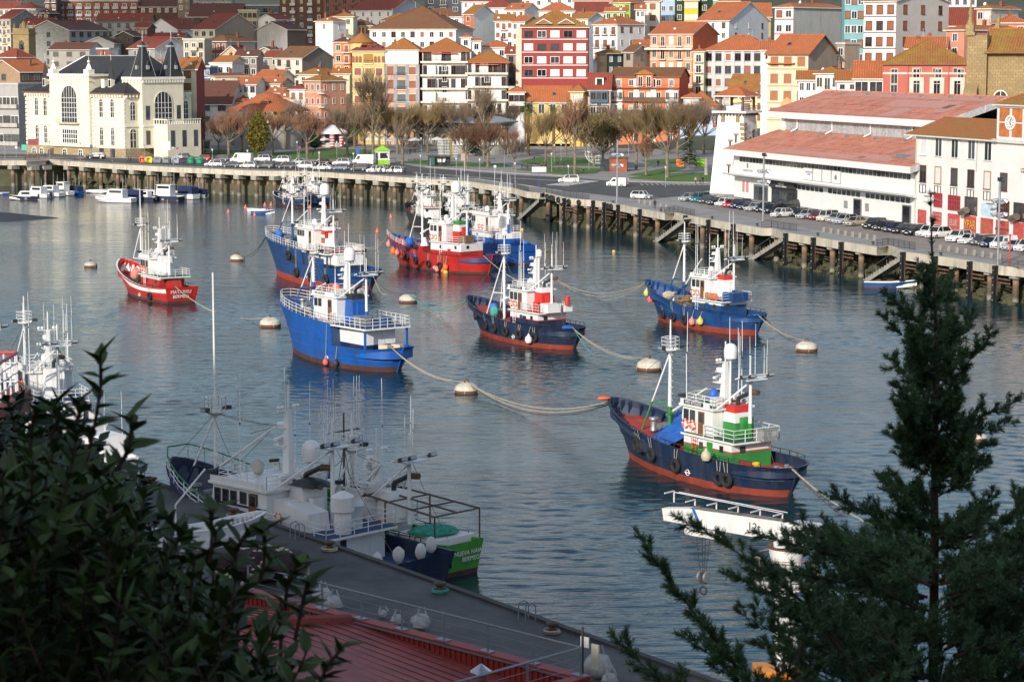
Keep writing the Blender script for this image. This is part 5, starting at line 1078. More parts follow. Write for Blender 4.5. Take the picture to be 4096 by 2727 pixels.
def church():
 c=aty(3072+2020/2.24,470/2.24,412);zb=9;t=thing('church','old sandstone church with buttresses and a mossy tiled roof at the right edge','church',(c.x,c.y,zb),R(-20));h=c.z-zb
 MB().box(-1,26,0,14,0,h).box(-4.6,-1,-1.2,14,0,h+3).build('wall',OLDST,t)
 roof(t,30,16,h,'g',TILES['m'],.5,.5,FASC,14,-1)
 b=MB()
 for x,y in((-3.6,-3.0),(5.5,-2.4),(16,-2.4)):b.box(x-1.2,x+1.2,y,0,0,h-7).prism([(0,0),(-y,0),(-y,2.2)],-1.2,1.2,0,Matrix.Translation((x,y,h-7))@Matrix(((0,0,1,0),(1,0,0,0),(0,1,0,0),(0,0,0,1))))
 b.box(-5.2,-3.2,-1.6,.6,h+3,h+3.6);b.build('buttress',OLDST,t)
 MB().box(-4.9,-3.5,-1.3,.2,h+3.6,h+5).lathe([(.7,h+5),(.3,h+6.5),(.5,h+7),(.2,h+8),(.05,h+11)],(-4.2,-.5,0),6).build('pinnacle',OLDST,t)
 for x in(1.5,9.5):archwin(t,Matrix.Translation((x,-.02,h-15)),2.2,8,2,4)
 ga=MB();ga.prism([(-3,0),(0,0),(0,7)],-1,0,0,Matrix.Translation((-1,14,h))@Matrix.Rotation(PI/2,4,'X'));ga.build('gable_coping',OLDST,t)
church()
# ================================================================ fishing boats
def pm(n,c,rough=.45,streak=.75,dirt=None):return mat('hull_'+n,c,rough,var=.22,sc=.45,streak=streak,st0=.43,dirt=dirt or tuple(x*.35+k for x,k in zip(c,(.05,.047,.045))))
NAVY=pm('navy',(.009,.024,.066));BLUE=pm('blue',(.006,.06,.21));COBALT=pm('cobalt',(.006,.1,.42));RED=pm('red',(.5,.022,.016));GREEN=pm('green',(.03,.27,.05))
BOOT=pm('antifouling',(.3,.05,.025),.7,.6,(.12,.03,.02));BOOTD=pm('dark_antifouling',(.09,.03,.025),.8);LIME=pm('lime',(.08,.36,.04));DECKR=mat('red_deck',(.42,.05,.035),.8,var=.25,sc=1);DECKB=mat('blue_deck',(.03,.07,.17),.7,var=.2)
DECKG=mat('green_deck',(.03,.13,.06),.8,var=.25);DGREEN=pm('bottle_green',(.01,.07,.03));BLKH=pm('black',(.012,.013,.015));WOODC=mat('pallet_wood',(.36,.2,.1),.9,var=.35,sc=2)
LAMPG=mat('lamp_glass',(.35,.38,.42),.15,.3);WALLW=mat('boat_white',(.78,.78,.77),.4,var=.05,sc=.6,streak=.4,dirt=(.5,.36,.24))
BMC={}
def hullshape(o):
 Lw,B,rk,sr=o['L'],o['B'],o['rake'],o['srake']
 def sheer(t):
  if o.get('step')and t<o['step']:return o['zm']+(o['zs']-o['zm'])*max(0,(.25-t)/.25)**2
  if o.get('step'):return lerp(o['zh'],o['zb'],((t-o['step'])/(1-o['step']))**1.5)
  return o['zm']+(o['zb']-o['zm'])*max(0,(t-.36)/.64)**1.8+(o['zs']-o['zm'])*max(0,(.3-t)/.3)**2
 tr=o.get('transom')
 def bd(t):
  f=1 if t<.55 else max(0,1-((t-.55)/.45)**2.9)**.66
  if tr:f*=.86+.14*min(1,t/.3)
  elif t<.2:f*=math.sqrt(max(0,1-((.2-t)/.2)**2.2))*.97+.03*t/.2
  return f*B/2
 def bw(t):
  f=1 if t<.4 else max(0,1-((t-.4)/.6)**1.9)
  if tr:f*=.74+.26*min(1,t/.35)
  elif t<.32:f*=max(0,1-((.32-t)/.32)**1.8)**.6
  return f*B/2*.95
 def pt(t,z):
  sh=sheer(t);s=max(0,min(1,z/sh));x0=-sr*s;x1=Lw+rk*(z/o['zb']if z>0 else 0)**1.15
  if tr and z<0:x0=0
  y=lerp(bw(t),bd(t),s**1.25)*(1 if z>=0 else.8)
  return x0+(x1-x0)*t,y
 return sheer,bd,pt
def make_hull(t_,o):
 sheer,bd,pt=hullshape(o);zt=o['zboot'];st=o.get('step')
 ts=sorted(set([0,.008,.025,.05,.085,.12,.16,.2]+[.2+.055*i for i in range(1,9)]+[.64+.04*i for i in range(8)]+[.955,.975,.988,1]+([st-.0005,st+.0005]if st else[])))
 rows={1:[],-1:[]};H_=MB();ns=7
 for sd in(1,-1):
  grid=[]
  for t in ts:
   sh=sheer(t);zs=[-1,0,zt]+[zt+(sh-zt)*k for k in(.3,.6,.8,.9,1)]
   grid.append([Vector((pt(t,z)[0],sd*pt(t,z)[1],z))for z in zs])
  def mf(i,j):
   if j<=1:return 1
   if o.get('stripe')and 4<=j<=5:return 2
   return 0
  H_.grid(grid if sd>0 else[r[::-1]for r in grid],mf=mf if sd>0 else(lambda i,j:mf(i,6-j)))
  rows[sd]=[r[-1]for r in grid]
 if o.get('transom'):
  a=[pt(0,z)for z in(-1,0,zt,sheer(0)*.5+zt*.5,sheer(0))];zz=(-1,0,zt,sheer(0)*.5+zt*.5,sheer(0))
  for k in range(4):H_.face([(a[k][0],-a[k][1],zz[k]),(a[k][0],a[k][1],zz[k]),(a[k+1][0],a[k+1][1],zz[k+1]),(a[k+1][0],-a[k+1][1],zz[k+1])][::-1],1 if k<2 else 0)
 def dz(t):
  sh=sheer(t)
  if st:return sh-.12 if t>st else o['zm']-.8
  if t>o['tf']:return min(sh-.75,o['zfd'])
  return o['zmain']
 cap,inn,dk={1:[],-1:[]},{1:[],-1:[]},{1:[],-1:[]}
 tt=[t for t in ts if t<.99]
 if not st:tt=sorted(set(tt+[o['tf']-.0005,o['tf']+.0005]))
 for sd in(1,-1):
  for t in tt:
   sh=sheer(t);x,y=pt(t,sh);xi=x if t>.05 else x+.15*(1-t/.05);xi-=.22*max(0,(t-.8)/.2);yi=max(.0,y-.2);
   cap[sd].append((Vector((x,sd*y,sh+.03)),Vector((xi,sd*yi,sh+.03))));d=dz(t);inn[sd].append(Vector((xi,sd*yi,d)))
  g=[[a,b,c]for(a,b),c in zip(cap[sd],inn[sd])]
  H_.grid(g if sd<0 else[r[::-1]for r in g],smooth=False,mf=(lambda i,j:3 if j==0 else 4)if sd<0 else(lambda i,j:3 if j==1 else 4))
 b0,b1=inn[1][-1],inn[-1][-1];H_.face([b1,b0,Vector((b0 .x,b0 .y,cap[1][-1][1].z)),Vector((b1 .x,b1 .y,cap[1][-1][1].z))],4)
 for k in range(2,len(tt)-1):
  if tt[k]>.62 and not st:
   for sd in(1,-1):
    a=inn[sd][k];zt_=cap[sd][k][1].z;H_.box(a.x-.05,a.x+.05,min(a.y,a.y-sd*.35),max(a.y,a.y-sd*.35),a.z,zt_-.1,4)
 hb=H_.build('hull',[o['hull'],o['boot'],CLEANW,o.get('cap',o['hull']),o.get('inner',o['hull'])],t_)
 D_=MB();D_.grid([[a,b]for a,b in zip(inn[-1],inn[1])],smooth=False,mf=lambda i,j:1 if tt[i]>o['tf']else 0);D_.build('deck',[o['deck'],o.get('fdeck',o['deck'])],t_)
 rb=MB()
 for sd in(1,-1):
  for f in((.42,)if not st else(.3,.6)):
   pts=[]
   for t in ts[1:-2]:
    z=zt+(min(sheer(t),o['zb'])-zt)*f
    if st:z=zt+(lerp(o['zh'],o['zb'],t)-zt)*f*.8 if t>st else zt+(sheer(t)-zt)*f
    x,y=pt(t,z);pts.append(Vector((x,sd*(y+.02),z)))
   rb.path(pts,.06,4)
 rb.build('rubbing_strake',o.get('strake',o['hull']),hb)
 if not o.get('transom'):sp=MB();sp.bar((-.02,0,-.5),(-o['srake']-.04,0,sheer(0)),.09,n=5);sp.build('sternpost',o['hull'],hb)
 m=MB()
 x,y=pt(.42,zt+.3);m.tor((x,y+.04,zt+.28),.22,.035,'Y',12,4);m.box(x-.36,x+.36,y+.03,y+.06,zt+.25,zt+.31);m.build('load_line_mark',CLEANW,hb)
 return sheer,bd,pt,dz
def bwin(root,x,y,z,w,h,face='p',fr=None,name='window'):
 k=(w,h,fr)
 if k not in BMC:
  f=MB();t=.07;f.box(-w/2-t,w/2+t,-.04,0,-t,0);f.box(-w/2-t,w/2+t,-.04,0,h,h+t);f.box(-w/2-t,-w/2,-.04,0,0,h);f.box(w/2,w/2+t,-.04,0,0,h)
  BMC[k]=(f.mesh('frame',fr or WALLW),MB().box(-w/2,w/2,-.02,0,0,h).mesh('pane',GLASS))
 f,p=BMC[k];o=link(name,f,root,(x,y,z),{'p':PI,'s':0,'f':PI/2,'a':-PI/2}[face]);link('pane',p,o);return o
RING=MB()
def _ring():
 m=RING;n=20
 rows=[[Vector(((.33+.075*math.cos(2*PI*j/6))*math.cos(2*PI*i/n),.075*math.sin(2*PI*j/6),(.33+.075*math.cos(2*PI*j/6))*math.sin(2*PI*i/n)))for j in range(6)]for i in range(n+1)]
 m.grid(rows,closed=True,mf=lambda i,j:1 if i%5==0 else 0)
_ring();RING=RING.mesh('life_ring',[ORANGE,CLEANW])
FLOOD=MB().prism([(-.3,-.2),(.3,-.2),(.22,.2),(-.22,.2)],-.12,.14).box(-.25,.25,-.24,-.2,-.09,.11,1).mesh('floodlight',[DARK,LAMPG])
def radome(root,x,y,z,r):
 return MB().lathe([(r*.55,0),(r*.95,r*.25),(r,r*.8),(r,r*1.5),(r*.88,r*2.0),(r*.55,r*2.35),(.01,r*2.5)],(x,y,z),14).build('radome',CLEANW,root)
def whip(root,x,y,z,h,r=.035):return MB().bar((x,y,z),(x+h*.01*rnd.uniform(-1,1),y+h*.01*rnd.uniform(-1,1),z+h*.55),r,r*.85,5).bar((x,y,z+h*.55),(x,y,z+h*.57),r*1.3,n=5,mi=1).bar((x,y,z+h*.57),(x+.03*h*rnd.uniform(-.5,.5),y,z+h),r*.8,r*.45,5).build('antenna',[CLEANW,DARK],root)
def brail(root,pts,h=.95,m=None,step=1.1,loop=False,name='railing',rails=(.34,.67,1)):
 r_=MB();pts=[Vector(p)for p in pts]+([Vector(pts[0])]if loop else[])
 for a,b in zip(pts,pts[1:]):
  for f in rails:r_.bar(a+Vector((0,0,h*f)),b+Vector((0,0,h*f)),.032,n=4)
  n=max(1,round((b-a).length/step))
  for i in range(n+1):c=a.lerp(b,i/n);r_.bar(c,c+Vector((0,0,h)),.035,n=4)
 return r_.build(name,m or WALLW,root)
def tyre_on(bt,o,x,z,lab,grp,big=1.0,col=None):
 sheer,bd,pt=hullshape(o);Lx=o['L']
 t=.5
 for _ in range(12):
  px,py=pt(t,z);t+=(x-px)/(Lx*1.1);t=max(.02,min(.97,t))
 px,py=pt(t,z);p2=pt(min(.99,t+.02),z);a=math.atan2(p2[1]-py,p2[0]-px);M_=Matrix.Translation(bt.location)@Matrix.Rotation(bt.rotation_euler.z,4,'Z')
 top=Vector((px,pt(t,sheer(t))[1]+.03,sheer(t)))
 if col:
  m=MB();r=.38*big;c=Vector((0,0,0));m.lathe([(.03,-r),(r*.7,-r*.75),(r,-.05),(r*.85,r*.6),(r*.3,r*1.1),(.1,r*1.45)],c,10);q=Vector((px,py+r+.02,z))
  m.bar((0,0,r*1.4),top-q,.025,n=3,mi=1);w=link('fender_ball',m.mesh('fender_ball',[col,ROPE]),None,M_@q,bt.rotation_euler.z)
  return tag(w,lab,'fender',grp)
 m=MB();m.tor((0,0,0),.38*big,.17*big,'Y',16,7);q=Vector((px,py+.18*big+.02,z));m.bar((-.12,0,.4*big),top-q+Vector((-.2,0,0)),.03,n=3,mi=1).bar((.12,0,.4*big),top-q+Vector((.2,0,0)),.03,n=3,mi=1)
 return tag(link('tyre',m.mesh('tyre',[BLACK,ROPE]),None,M_@q,bt.rotation_euler.z+a),lab,'tyre',grp)
def coil(mb,c,r=.45,mi=0,n=4):
 for i in range(n):mb.tor((c[0]+rnd.uniform(-.06,.06),c[1]+rnd.uniform(-.06,.06),c[2]+.09+i*.1),r*rnd.uniform(.75,1),.06,'Z',12,5,mi)
def lump(mb,c,sx,sy,sz,mi=0,seed=0):
 rr=[]
 for i in range(7):
  a=PI*i/6;rr.append([Vector((c[0]+sx*math.sin(a)*math.cos(2*PI*j/9)*(1+.5*noise.noise(Vector((i*.7,j*.9,seed)))),c[1]+sy*math.sin(a)*math.sin(2*PI*j/9)*(1+.5*noise.noise(Vector((i*.7,j*.9,seed+5)))),c[2]+sz*(1-math.cos(a))/2))for j in range(9)])
 mb.grid(rr,mi,True)
def boat(lab,bow,stern,**o):
 pb,ps=at(*bow),at(*stern);d=pb-ps;o['L']=math.hypot(d.x,d.y);a=math.atan2(d.y,d.x)
 for k,v in dict(rake=2.6,srake=1.1,zb=4.6,zm=2.35,zs=2.5,zboot=.55,boot=BOOT,tf=.66,B=5.9,deck=DECKR,transom=False,house=True).items():o.setdefault(k,v)
 o.setdefault('zmain',o['zm']-.8);o.setdefault('zfd',o['zm']+.35)
 t=thing('fishing_boat',lab,'fishing boat',(ps.x,ps.y,0),a);sheer,bd,pt,dz=make_hull(t,o);o['sheer'],o['bd'],o['pt'],o['dz']=sheer,bd,pt,dz
 L_=o['L'];k=L_/20;o['k']=k
 f=lambda x:x*k
 zm=o['zmain'];zp=o.get('zp',zm+2.05);zr=o.get('zr',zp+2.35);o['zp'],o['zr']=zp,zr;W2=o.get('w2',1.95);base_,strp=o.get('low',o['hull']),o.get('strp',None)
 hx0,hx1,px0=f(o.get('hx0',4.3)),f(o.get('hx1',10.2)),f(o.get('px0',3.6));wx0,wx1=f(o.get('wx0',6.8)),f(o.get('wx1',10.2));o['wx0'],o['wx1']=wx0,wx1
 zc=lerp(zm,zp,o.get('lowf',.62))
 m=MB();m.box(hx0,hx1,-W2,W2,zm-.3,zc);m.box(hx0,hx1,-W2,W2,zc+.1,zp,1);m.box(hx0-.015,hx1+.015,-W2-.015,W2+.015,zc,zc+.1,2);hs=m.build('deckhouse',[base_,WALLW,strp or base_],t)
 bwin(hs,hx0+1.2,W2+.02,zp-.75,.3,.35,'p',DARK,'porthole');bwin(hs,hx1-2.2,W2+.02,zp-.8,.3,.35,'p',DARK,'porthole');bwin(hs,hx0-.02,.9,zp-.7,.35,.35,'a',DARK,'porthole')
 MB().box(hx0+2.3,hx0+3.0,W2,W2+.05,zm+.1,zm+1.75).build('door',base_,hs)
 MB().box(px0,hx1-.02,-W2-.35,W2+.35,zp,zp+.14).box(px0+.06,hx1-.1,-W2-.28,W2+.28,zp+.14,zp+.16,1).build('boat_deck',[WALLW,o.get('pdeck',DECKR)],t)
 brail(t,[(wx0+.6,W2+.28,zp+.14),(px0+.1,W2+.28,zp+.14),(px0+.1,-W2-.28,zp+.14),(wx0+.6,-W2-.28,zp+.14)],.95,o.get('railm',WALLW))
 ww=W2-.12;m=MB();m.side([(wx0,zp+.1),(wx1+.1,zp+.1),(wx1+.45,zr-.95),(wx1+.3,zr),(wx0,zr)],-ww,ww);wh=m.build('wheelhouse',WALLW,t)
 for x in(wx1-.15,wx1-.95,wx1-1.75)[:o.get('nwin',2)]:bwin(wh,x,ww+.03,zr-1.05,.46,.72,'p',DARK);bwin(wh,x,-ww-.03,zr-1.05,.46,.72,'s',DARK)
 for y in(-1.2,-.4,.4,1.2):bwin(wh,wx1+.46,y,zr-.98,.6,.66,'f',DARK)
 MB().box(wx0+1.0,wx0+1.75,ww,ww+.05,zp+.2,zr-.25).box(wx0+1.12,wx0+1.62,ww+.05,ww+.07,zr-1.05,zr-.4,1).build('door',[mat('varnished_door',(.2,.09,.04),.4),GLASS],wh)
 MB().prism([(wx0-.3,-ww-.25),(wx1+.55,-ww-.25),(wx1+.85,0),(wx1+.55,ww+.25),(wx0-.3,ww+.25)],zr,zr+.16).box(wx0+.2,wx1+.4,ww+.12,ww+.2,zr+.16,zr+.55).box(wx0+.2,wx1+.4,-ww-.2,-ww-.12,zr+.16,zr+.55).build('roof',WALLW,wh)
 rd=MB();rd.box(wx0,wx1+.3,-ww,ww,zr+.16,zr+.18);rd.build('roof_deck',o.get('rdeck',WALLW),wh)
 brail(wh,[(wx0,-ww,zr+.16),(wx0,ww,zr+.16),(wx1-.3,ww,zr+.16),(wx1+.2,.8,zr+.16),(wx1+.2,-.8,zr+.16),(wx1-.3,-ww,zr+.16)],.85,WALLW,.9,True)
 for x in o.get('rings',(wx0+1.9*k+.5,wx0+2.8*k+.5)):link('life_ring',RING,wh,(x,ww+.1,zp+.78))
 if o.get('imo'):q=MB().box(wx1-2.5,wx1-.1,ww+.22,ww+.25,zr+.17,zr+.5).build('name_board',DARK if o.get('imod')else WALLW,wh);link('lettering',text_mesh(o['imo'],.36,CLEANW if o.get('imod')else DARK,.005),q,(wx1-1.3,ww+.27,zr+.33),PI,PI/2)
 fx=wx0-.1;fm=o.get('funnel',[WALLW,WALLW,WALLW]);h0,h1,h2=zp+.14,zr-.1,zr+.45
 m=MB()
 for(za,zb_,mi)in((h0,lerp(h0,h1,.62),0),(lerp(h0,h1,.62),h1,1),(h1,h2,2)):
  g=lambda z:(z-h0)/(h2-h0)
  ra=[Vector((fx-1.75+.55*g(za),.95-.2*g(za),za)),Vector((fx,.95-.2*g(za),za)),Vector((fx,-.95+.2*g(za),za)),Vector((fx-1.75+.55*g(za),-.95+.2*g(za),za))];rb_=[Vector((fx-1.75+.55*g(zb_),.95-.2*g(zb_),zb_)),Vector((fx,.95-.2*g(zb_),zb_)),Vector((fx,-.95+.2*g(zb_),zb_)),Vector((fx-1.75+.55*g(zb_),-.95+.2*g(zb_),zb_))]
  m.grid([ra,rb_],mi,True,False)
 m.face(rb_,2);fu_=m.build('funnel',fm,t)
 MB().bar((fx-.7,0,h2-.1),(fx-.75,0,h2+.5),.17,n=8).bar((fx-.75,0,h2+.5),(fx-2.0,-.2,h2+1.1),.17,n=8).bar((fx-2.0,-.2,h2+1.1),(fx-2.8,-.3,h2+1.15),.21,n=8,mi=1).build('exhaust_pipe',[DARK,RUST],fu_)
 MB().box(fx-2.0,fx-1.55,-.5,.5,h0+.3,h1-.3).build('casing_door',fm[0],fu_)
 m=MB()
 for i in range(7):m.bar((hx0+4.0,W2+.32,zm+.1+i*.27),(hx0+4.5,W2+.32,zm+.1+i*.27),.03,n=4)
 m.bar((hx0+4.0,W2+.32,zm),(hx0+4.0,W2+.32,zp+.9),.03).bar((hx0+4.5,W2+.32,zm),(hx0+4.5,W2+.32,zp+.9),.03).build('ladder',o.get('ladm',o.get('railm',WALLW)),t)
 rx=wx0+.8;zt=zr+.16;rh=o.get('rh',3.4)
 m=MB();q=[[Vector((rx+sx*s*1.2,sy*s,z))for sx,sy in((-1,-1),(1,-1),(1,1),(-1,1))]for s,z in((.42,zt),(.26,zt+.8),(.15,zt+rh))];m.grid(q,0,True,False);m.bar((rx,0,zt+rh),(rx,0,zt+rh+1.6),.06,n=6).box(rx,rx+1.1,-.35,.35,zt+rh*.5,zt+rh*.5+.08).box(rx,rx+.9,-.3,.3,zt+rh*.75,zt+rh*.75+.08)
 m.bar((rx,-.9,zt+rh),(rx,.9,zt+rh),.05,n=5);rm=m.build('radar_mast',o.get('rmat',WALLW),t)
 MB().lathe([(.2,0),(.26,.25),(.1,.35)],(rx+.75,0,zt+rh*.5+.08),8).obox((rx+.75,0,zt+rh*.5+.5),(.22,2.0,.16),.5).build('radar',CLEANW,rm);MB().lathe([(.3,0),(.36,.12),(.3,.26),(.02,.3)],(rx+.6,0,zt+rh*.75+.08),10).build('radar',CLEANW,rm)
 for y in(-.8,-.5,.5,.8):MB().ball((rx,y,zt+rh+.2),.14,8).build('satellite_antenna',CLEANW,rm)
 if o.get('dome',1):MB().bar((rx-1.0,.3,zt),(rx-1.0,.3,zt+rh+.3),.09,n=6).build('dome_post',WALLW,t);radome(t,rx-1.0,.3,zt+rh+.3,o.get('dome_r',.52))
 m=MB();lump(m,(wx1-.7,-.4,zt),.4,.4,1.1,0,3);m.build('covered_compass',o.get('cover',WALLW),t);MB().bar((wx0+.3,-1.1,zt+.5),(wx0+1.4,-1.1,zt+.5),.28,n=10).build('liferaft_canister',CLEANW,t);MB().obox((wx0+.6,.9,zt+.35),(1.0,.7,.7)).build('deck_box',WALLW,t)
 for x,y in((wx1+.3,ww+.1),(wx1+.3,-ww-.1)):link('floodlight',FLOOD,t,(x,y,zr+.75),PI/2)
 ax=o.get('ax',fx-2.2);ah=o.get('ah',zr+3.0);m=MB();m.bar((ax,0,zp),(ax,0,ah),.17,.11,8).bar((ax,0,ah),(ax,0,ah+1.4),.06,n=5)
 for y in(-1,1):m.bar((wx0-.2,y*ww*.9,zr+.1),(ax,0,ah-.6),.075,n=5)
 m.bar((ax,-1.5,ah-.3),(ax,1.5,ah-.3),.06,n=4).bar((ax-.7,-1.1,ah),(ax-.7,1.1,ah),.05,n=4).bar((ax,-1.5,ah-.3),(ax-.7,-1.1,ah),.05,n=4).bar((ax,1.5,ah-.3),(ax-.7,1.1,ah),.05,n=4).box(ax-.8,ax+.3,-1,1,ah-.42,ah-.34)
 am=m.build('aft_mast',[WALLW],t)
 if o.get('amlow'):MB().bar((ax,0,zp),(ax,0,zp+1.4),.185,n=8).build('mast_foot',o['amlow'],am)
 for y in(-1.3,1.3,.5):link('floodlight',FLOOD,am,(ax-.75,y,ah-.1),-PI/2,R(-20))
 rs=random.Random(int(bow[0]))
 for i in range(o.get('nw',5)):whip(t,ax+rs.uniform(-.6,.2),rs.uniform(-1.3,1.3),ah-.2,rs.uniform(2.2,4.2),.025)
 for i in range(o.get('nw2',4)):whip(t,rs.uniform(wx0,wx1),rs.choice((-1,1))*ww,zr+.1,rs.uniform(4,8),.04)
 mx=f(o.get('mx',14.6));mz=dz(mx/(L_+o['rake']));mt=o.get('mt',10.3);mc=o.get('mlow',o['hull']);q=lerp(mz,mt,o.get('mlf',.4))
 m=MB();m.bar((mx,0,mz),(mx,0,q),.19,.17,10,1).bar((mx,0,q),(mx,0,mt),.165,.12,10).bar((mx,0,mt),(mx,0,mt+o.get('mtop',2.3)),.09,.06,6)
 lx=mx+f(2.6);lz=dz(min(.93,lx/(L_+o['rake'])));p=Vector((mx,0,mt-.3));e=Vector((lx,.9,lz));e2=Vector((lx-.2,-.9,lz));c=p.lerp(e,.62);m.bar(p,c,.07,n=6).bar(c,e,.08,n=6,mi=1)
 m.bar(c,(mx,0,c.z),.06,n=5,mi=1 if c.z<q+.4 else 0)
 if o.get('tri'):m.bar(p,e2,.07,n=6,mi=0)
 for i in range(9):z=lerp(q,mt,i/9);m.bar((mx-.16,-.15,z),(mx-.16,.15,z),.025,n=4).bar((mx-.34,0,z),(mx-.1,0,z),.025,n=4)
 fmst=m.build('foremast',[WALLW,mc],t)
 cr=MB();cr.lathe([(.1,mt-.45),(.75,mt-.1),(.75,mt)],(mx,0,0),8);cr.build('crows_nest',WALLW,fmst);brail(fmst,[(mx+.7*math.cos(x*PI/3),.7*math.sin(x*PI/3),mt)for x in range(6)],.9,WALLW,2,True)
 for y in(-.9,.9):link('floodlight',FLOOD,fmst,(mx-.1,y,mt+.1),0 if y<0 else PI)
 bx=o.get('boom',(-5.2,2.6));bz=lerp(mz,mt,.36);be=Vector((mx+bx[0]*k,.4,bz+bx[1]));m=MB();m.bar((mx-.15,0,bz),be,.11,.08,6).bar((mx+.3,0,bz-.3),(mx-.5,0,bz+.1),.2,n=8,mi=1);m.build('boom',[WALLW,mc],fmst)
 rg=MB();tp=Vector((mx,0,mt-.2));rg.bar(tp,(pt(.985,o['zb'])[0],0,o['zb']),.022,n=3,cap=False).bar(tp,be,.022,n=3,cap=False).sway(tp,(rx,0,zt+rh*.8),.25,.022,6,3).bar(be,be.lerp(tp,.4)-Vector((0,0,.8)),.02,n=3).bar(be,(mx-.2,0,bz-1),.02,n=3,cap=False).sway(tp+Vector((0,.2,0)),(wx1,.6,zr+.3),.3,.02,6,3);rg.sway((ax,0,ah),(f(1),.5,o['zs']),.2,.02,5,3);rg.build('rigging',DROPE,t)
 gx=mx+f(1.6);gz=dz(.8);m=MB();m.lathe([(.35,0),(.28,.3),(.28,.75),(.42,.9),(.4,1.05),(.02,1.08)],(gx,.4,gz),10,0);m.bar((gx-1.2,-.8,gz+.5),(gx-1.2,.8,gz+.5),.3,n=9,mi=0).box(gx-1.5,gx-.9,-.3,.3,gz,gz+.7,0);coil(m,(gx-.2,-.8,gz),.5,1);coil(m,(mx-.6,1.0,mz),.42,1,5);m.bar((f(.6),-.4,dz(.06)),(f(.6),-.4,dz(.06)+.75),.2,n=8,mi=0).bar((f(.6),.6,dz(.06)),(f(.6),.6,dz(.06)+.75),.2,n=8,mi=0);coil(m,(f(1.1),.1,dz(.08)),.5,1);m.build('deck_gear',[o.get('gear',STEEL),ROPE],t)
 m=MB();hxx=f(o.get('hatch',11.8));m.box(hxx,hxx+f(1.5),-.8,.8,zm,zm+.55).box(hxx+.1,hxx+f(1.5)-.1,-.7,.7,zm+.55,zm+.6,1);m.build('hatch',[o.get('hatchm',o.get('inner',o['hull'])),o['deck']],t)
 if not o.get('step'):
  for sd in(1,-1):brail(t,[Vector((pt(x,sheer(x))[0],sd*(pt(x,sheer(x))[1]-.1),sheer(x)+.02))for x in(.1,.2,.3,.4,.5,.6)],.35,o.get('brm',DARK),1.0,rails=(1,))
 return t,o
def W_(t,p):return Matrix.Translation(t.location)@Matrix.Rotation(t.rotation_euler.z,4,'Z')@Vector(p)
def tarp(t,name,pts_fn,mt,lab,cat='tarpaulin'):
 m=MB();m.grid([[W_(t,pts_fn(i/8,j/6))for j in range(7)]for i in range(9)]);o=m.build(name,mt);md=o.modifiers.new('thick','SOLIDIFY');md.thickness=.02;return tag(o,lab,cat)
def lumpthing(t,name,c,s,mt,lab,cat,seed=1):
 m=MB();lump(m,(0,0,0),*s,0,seed);o=m.build(name,mt,None,W_(t,c));return tag(o,lab,cat)
bH,oH=boat('navy fishing boat with green and white deckhouse and red decks, nearest of the moored boats',(2518,1826),(3150,1985),B=6.2,zb=4.7,zm=2.35,zs=2.35,hull=NAVY,low=GREEN,strp=REDP,deck=DECKR,inner=NAVY,cap=NAVY,mlow=GREEN,mlf=.42,funnel=[GREEN,WALLW,REDP],railm=WALLW,ladm=REDP,imo='IMO 8735259',imod=1,rdeck=DECKG,amlow=GREEN,zp=3.55,zr=5.75,cover=BLUET,mt=9.6,zfd=3.25,tf=.7,gear=STEEL,pdeck=DECKG,hatchm=REDP,nw=6)
for x,z in((15.6,1.9),(15.0,1.85),(13.2,1.5),(9.7,1.15),(3.6,1.0),(4.4,1.0)):tyre_on(bH,oH,x,z,'black tyre hung on the navy side of the boat with the green deckhouse','tyres of the green and navy boat',1.1)
tyre_on(bH,oH,5.4,2.6,'dirty white fender ball on the boat with the green deckhouse','fender',1.1,mat('cream_fender',(.55,.48,.34),.5))
tarp(bH,'tarpaulin',lambda i,j:(lerp(11.2,14.6,j)+.5*i,lerp(2.9,-1.2,i),lerp(2.55,4.5,i)+.25*math.sin(j*5)*.3-.5*math.sin(PI*i)),BLUET,'bright blue tarpaulin stretched over the deck of the green and navy boat')
k=oH['k'];zp=oH['zp']
m=MB().box(3.0*k,4.2*k,-1.5,-.1,zp+.15,zp+1.0);tag(m.build('wire_crate',uvmat('mesh_crate','brick',(.35,.36,.36),(.2,.2,.2)),None,bH.location,bH.rotation_euler.z),'grey mesh crate on the boat deck of the green and navy boat','crate')
m=MB().lathe([(.3,0),(.33,.4),(.3,.8)],n=10);tag(m.build('drum',mat('yellow_drum',(.7,.42,.02)),None,W_(bH,(2.3*k,1.2,oH['zmain']))),'yellow drum on the aft deck of the green and navy boat','drum')
q=MB();q.box(2.2*k,4.6*k,.7,2.0,oH['zmain'],oH['zmain']+.65);q.build('hatch_coaming',DECKR,bH);q=MB().box(3.4*k,4.3*k,2.0,2.7,oH['zmain'],oH['zmain']+.8);q.build('green_locker',GREEN,bH)
lumpthing(bH,'life_jacket',(oH['L']+2.2,1.0,4.5),(.55,.3,.35),ORANGE,'orange life jacket draped over the bow of the green and navy boat','life jacket')
bF,oF=boat('navy fishing boat with bright red decks and a red funnel',(1922,1330),(2290,1398),B=5.6,zb=4.3,zm=2.35,zs=2.5,hull=NAVY,low=NAVY,strp=REDP,mlow=WALLW,funnel=[REDP,REDP,WALLW],imo='IMO 7319793',imod=1,zp=3.75,zr=6.1,mt=9.9,tri=1,nw2=6,zfd=3.1,dome_r=.36,boom=(-3.4,.6))
for x,z in((16.6,2.4),(14.2,1.5),(11.9,1.4),(9.2,1.3),(6.4,1.2),(3.6,1.2)):tyre_on(bF,oF,x,z,'black tyre hung on the navy side of the boat with the red funnel','tyres of the navy and red boat',1.05)
tyre_on(bF,oF,4.2,.9,'white fender ball on the navy boat with the red funnel','fender',1.2,CLEANW)
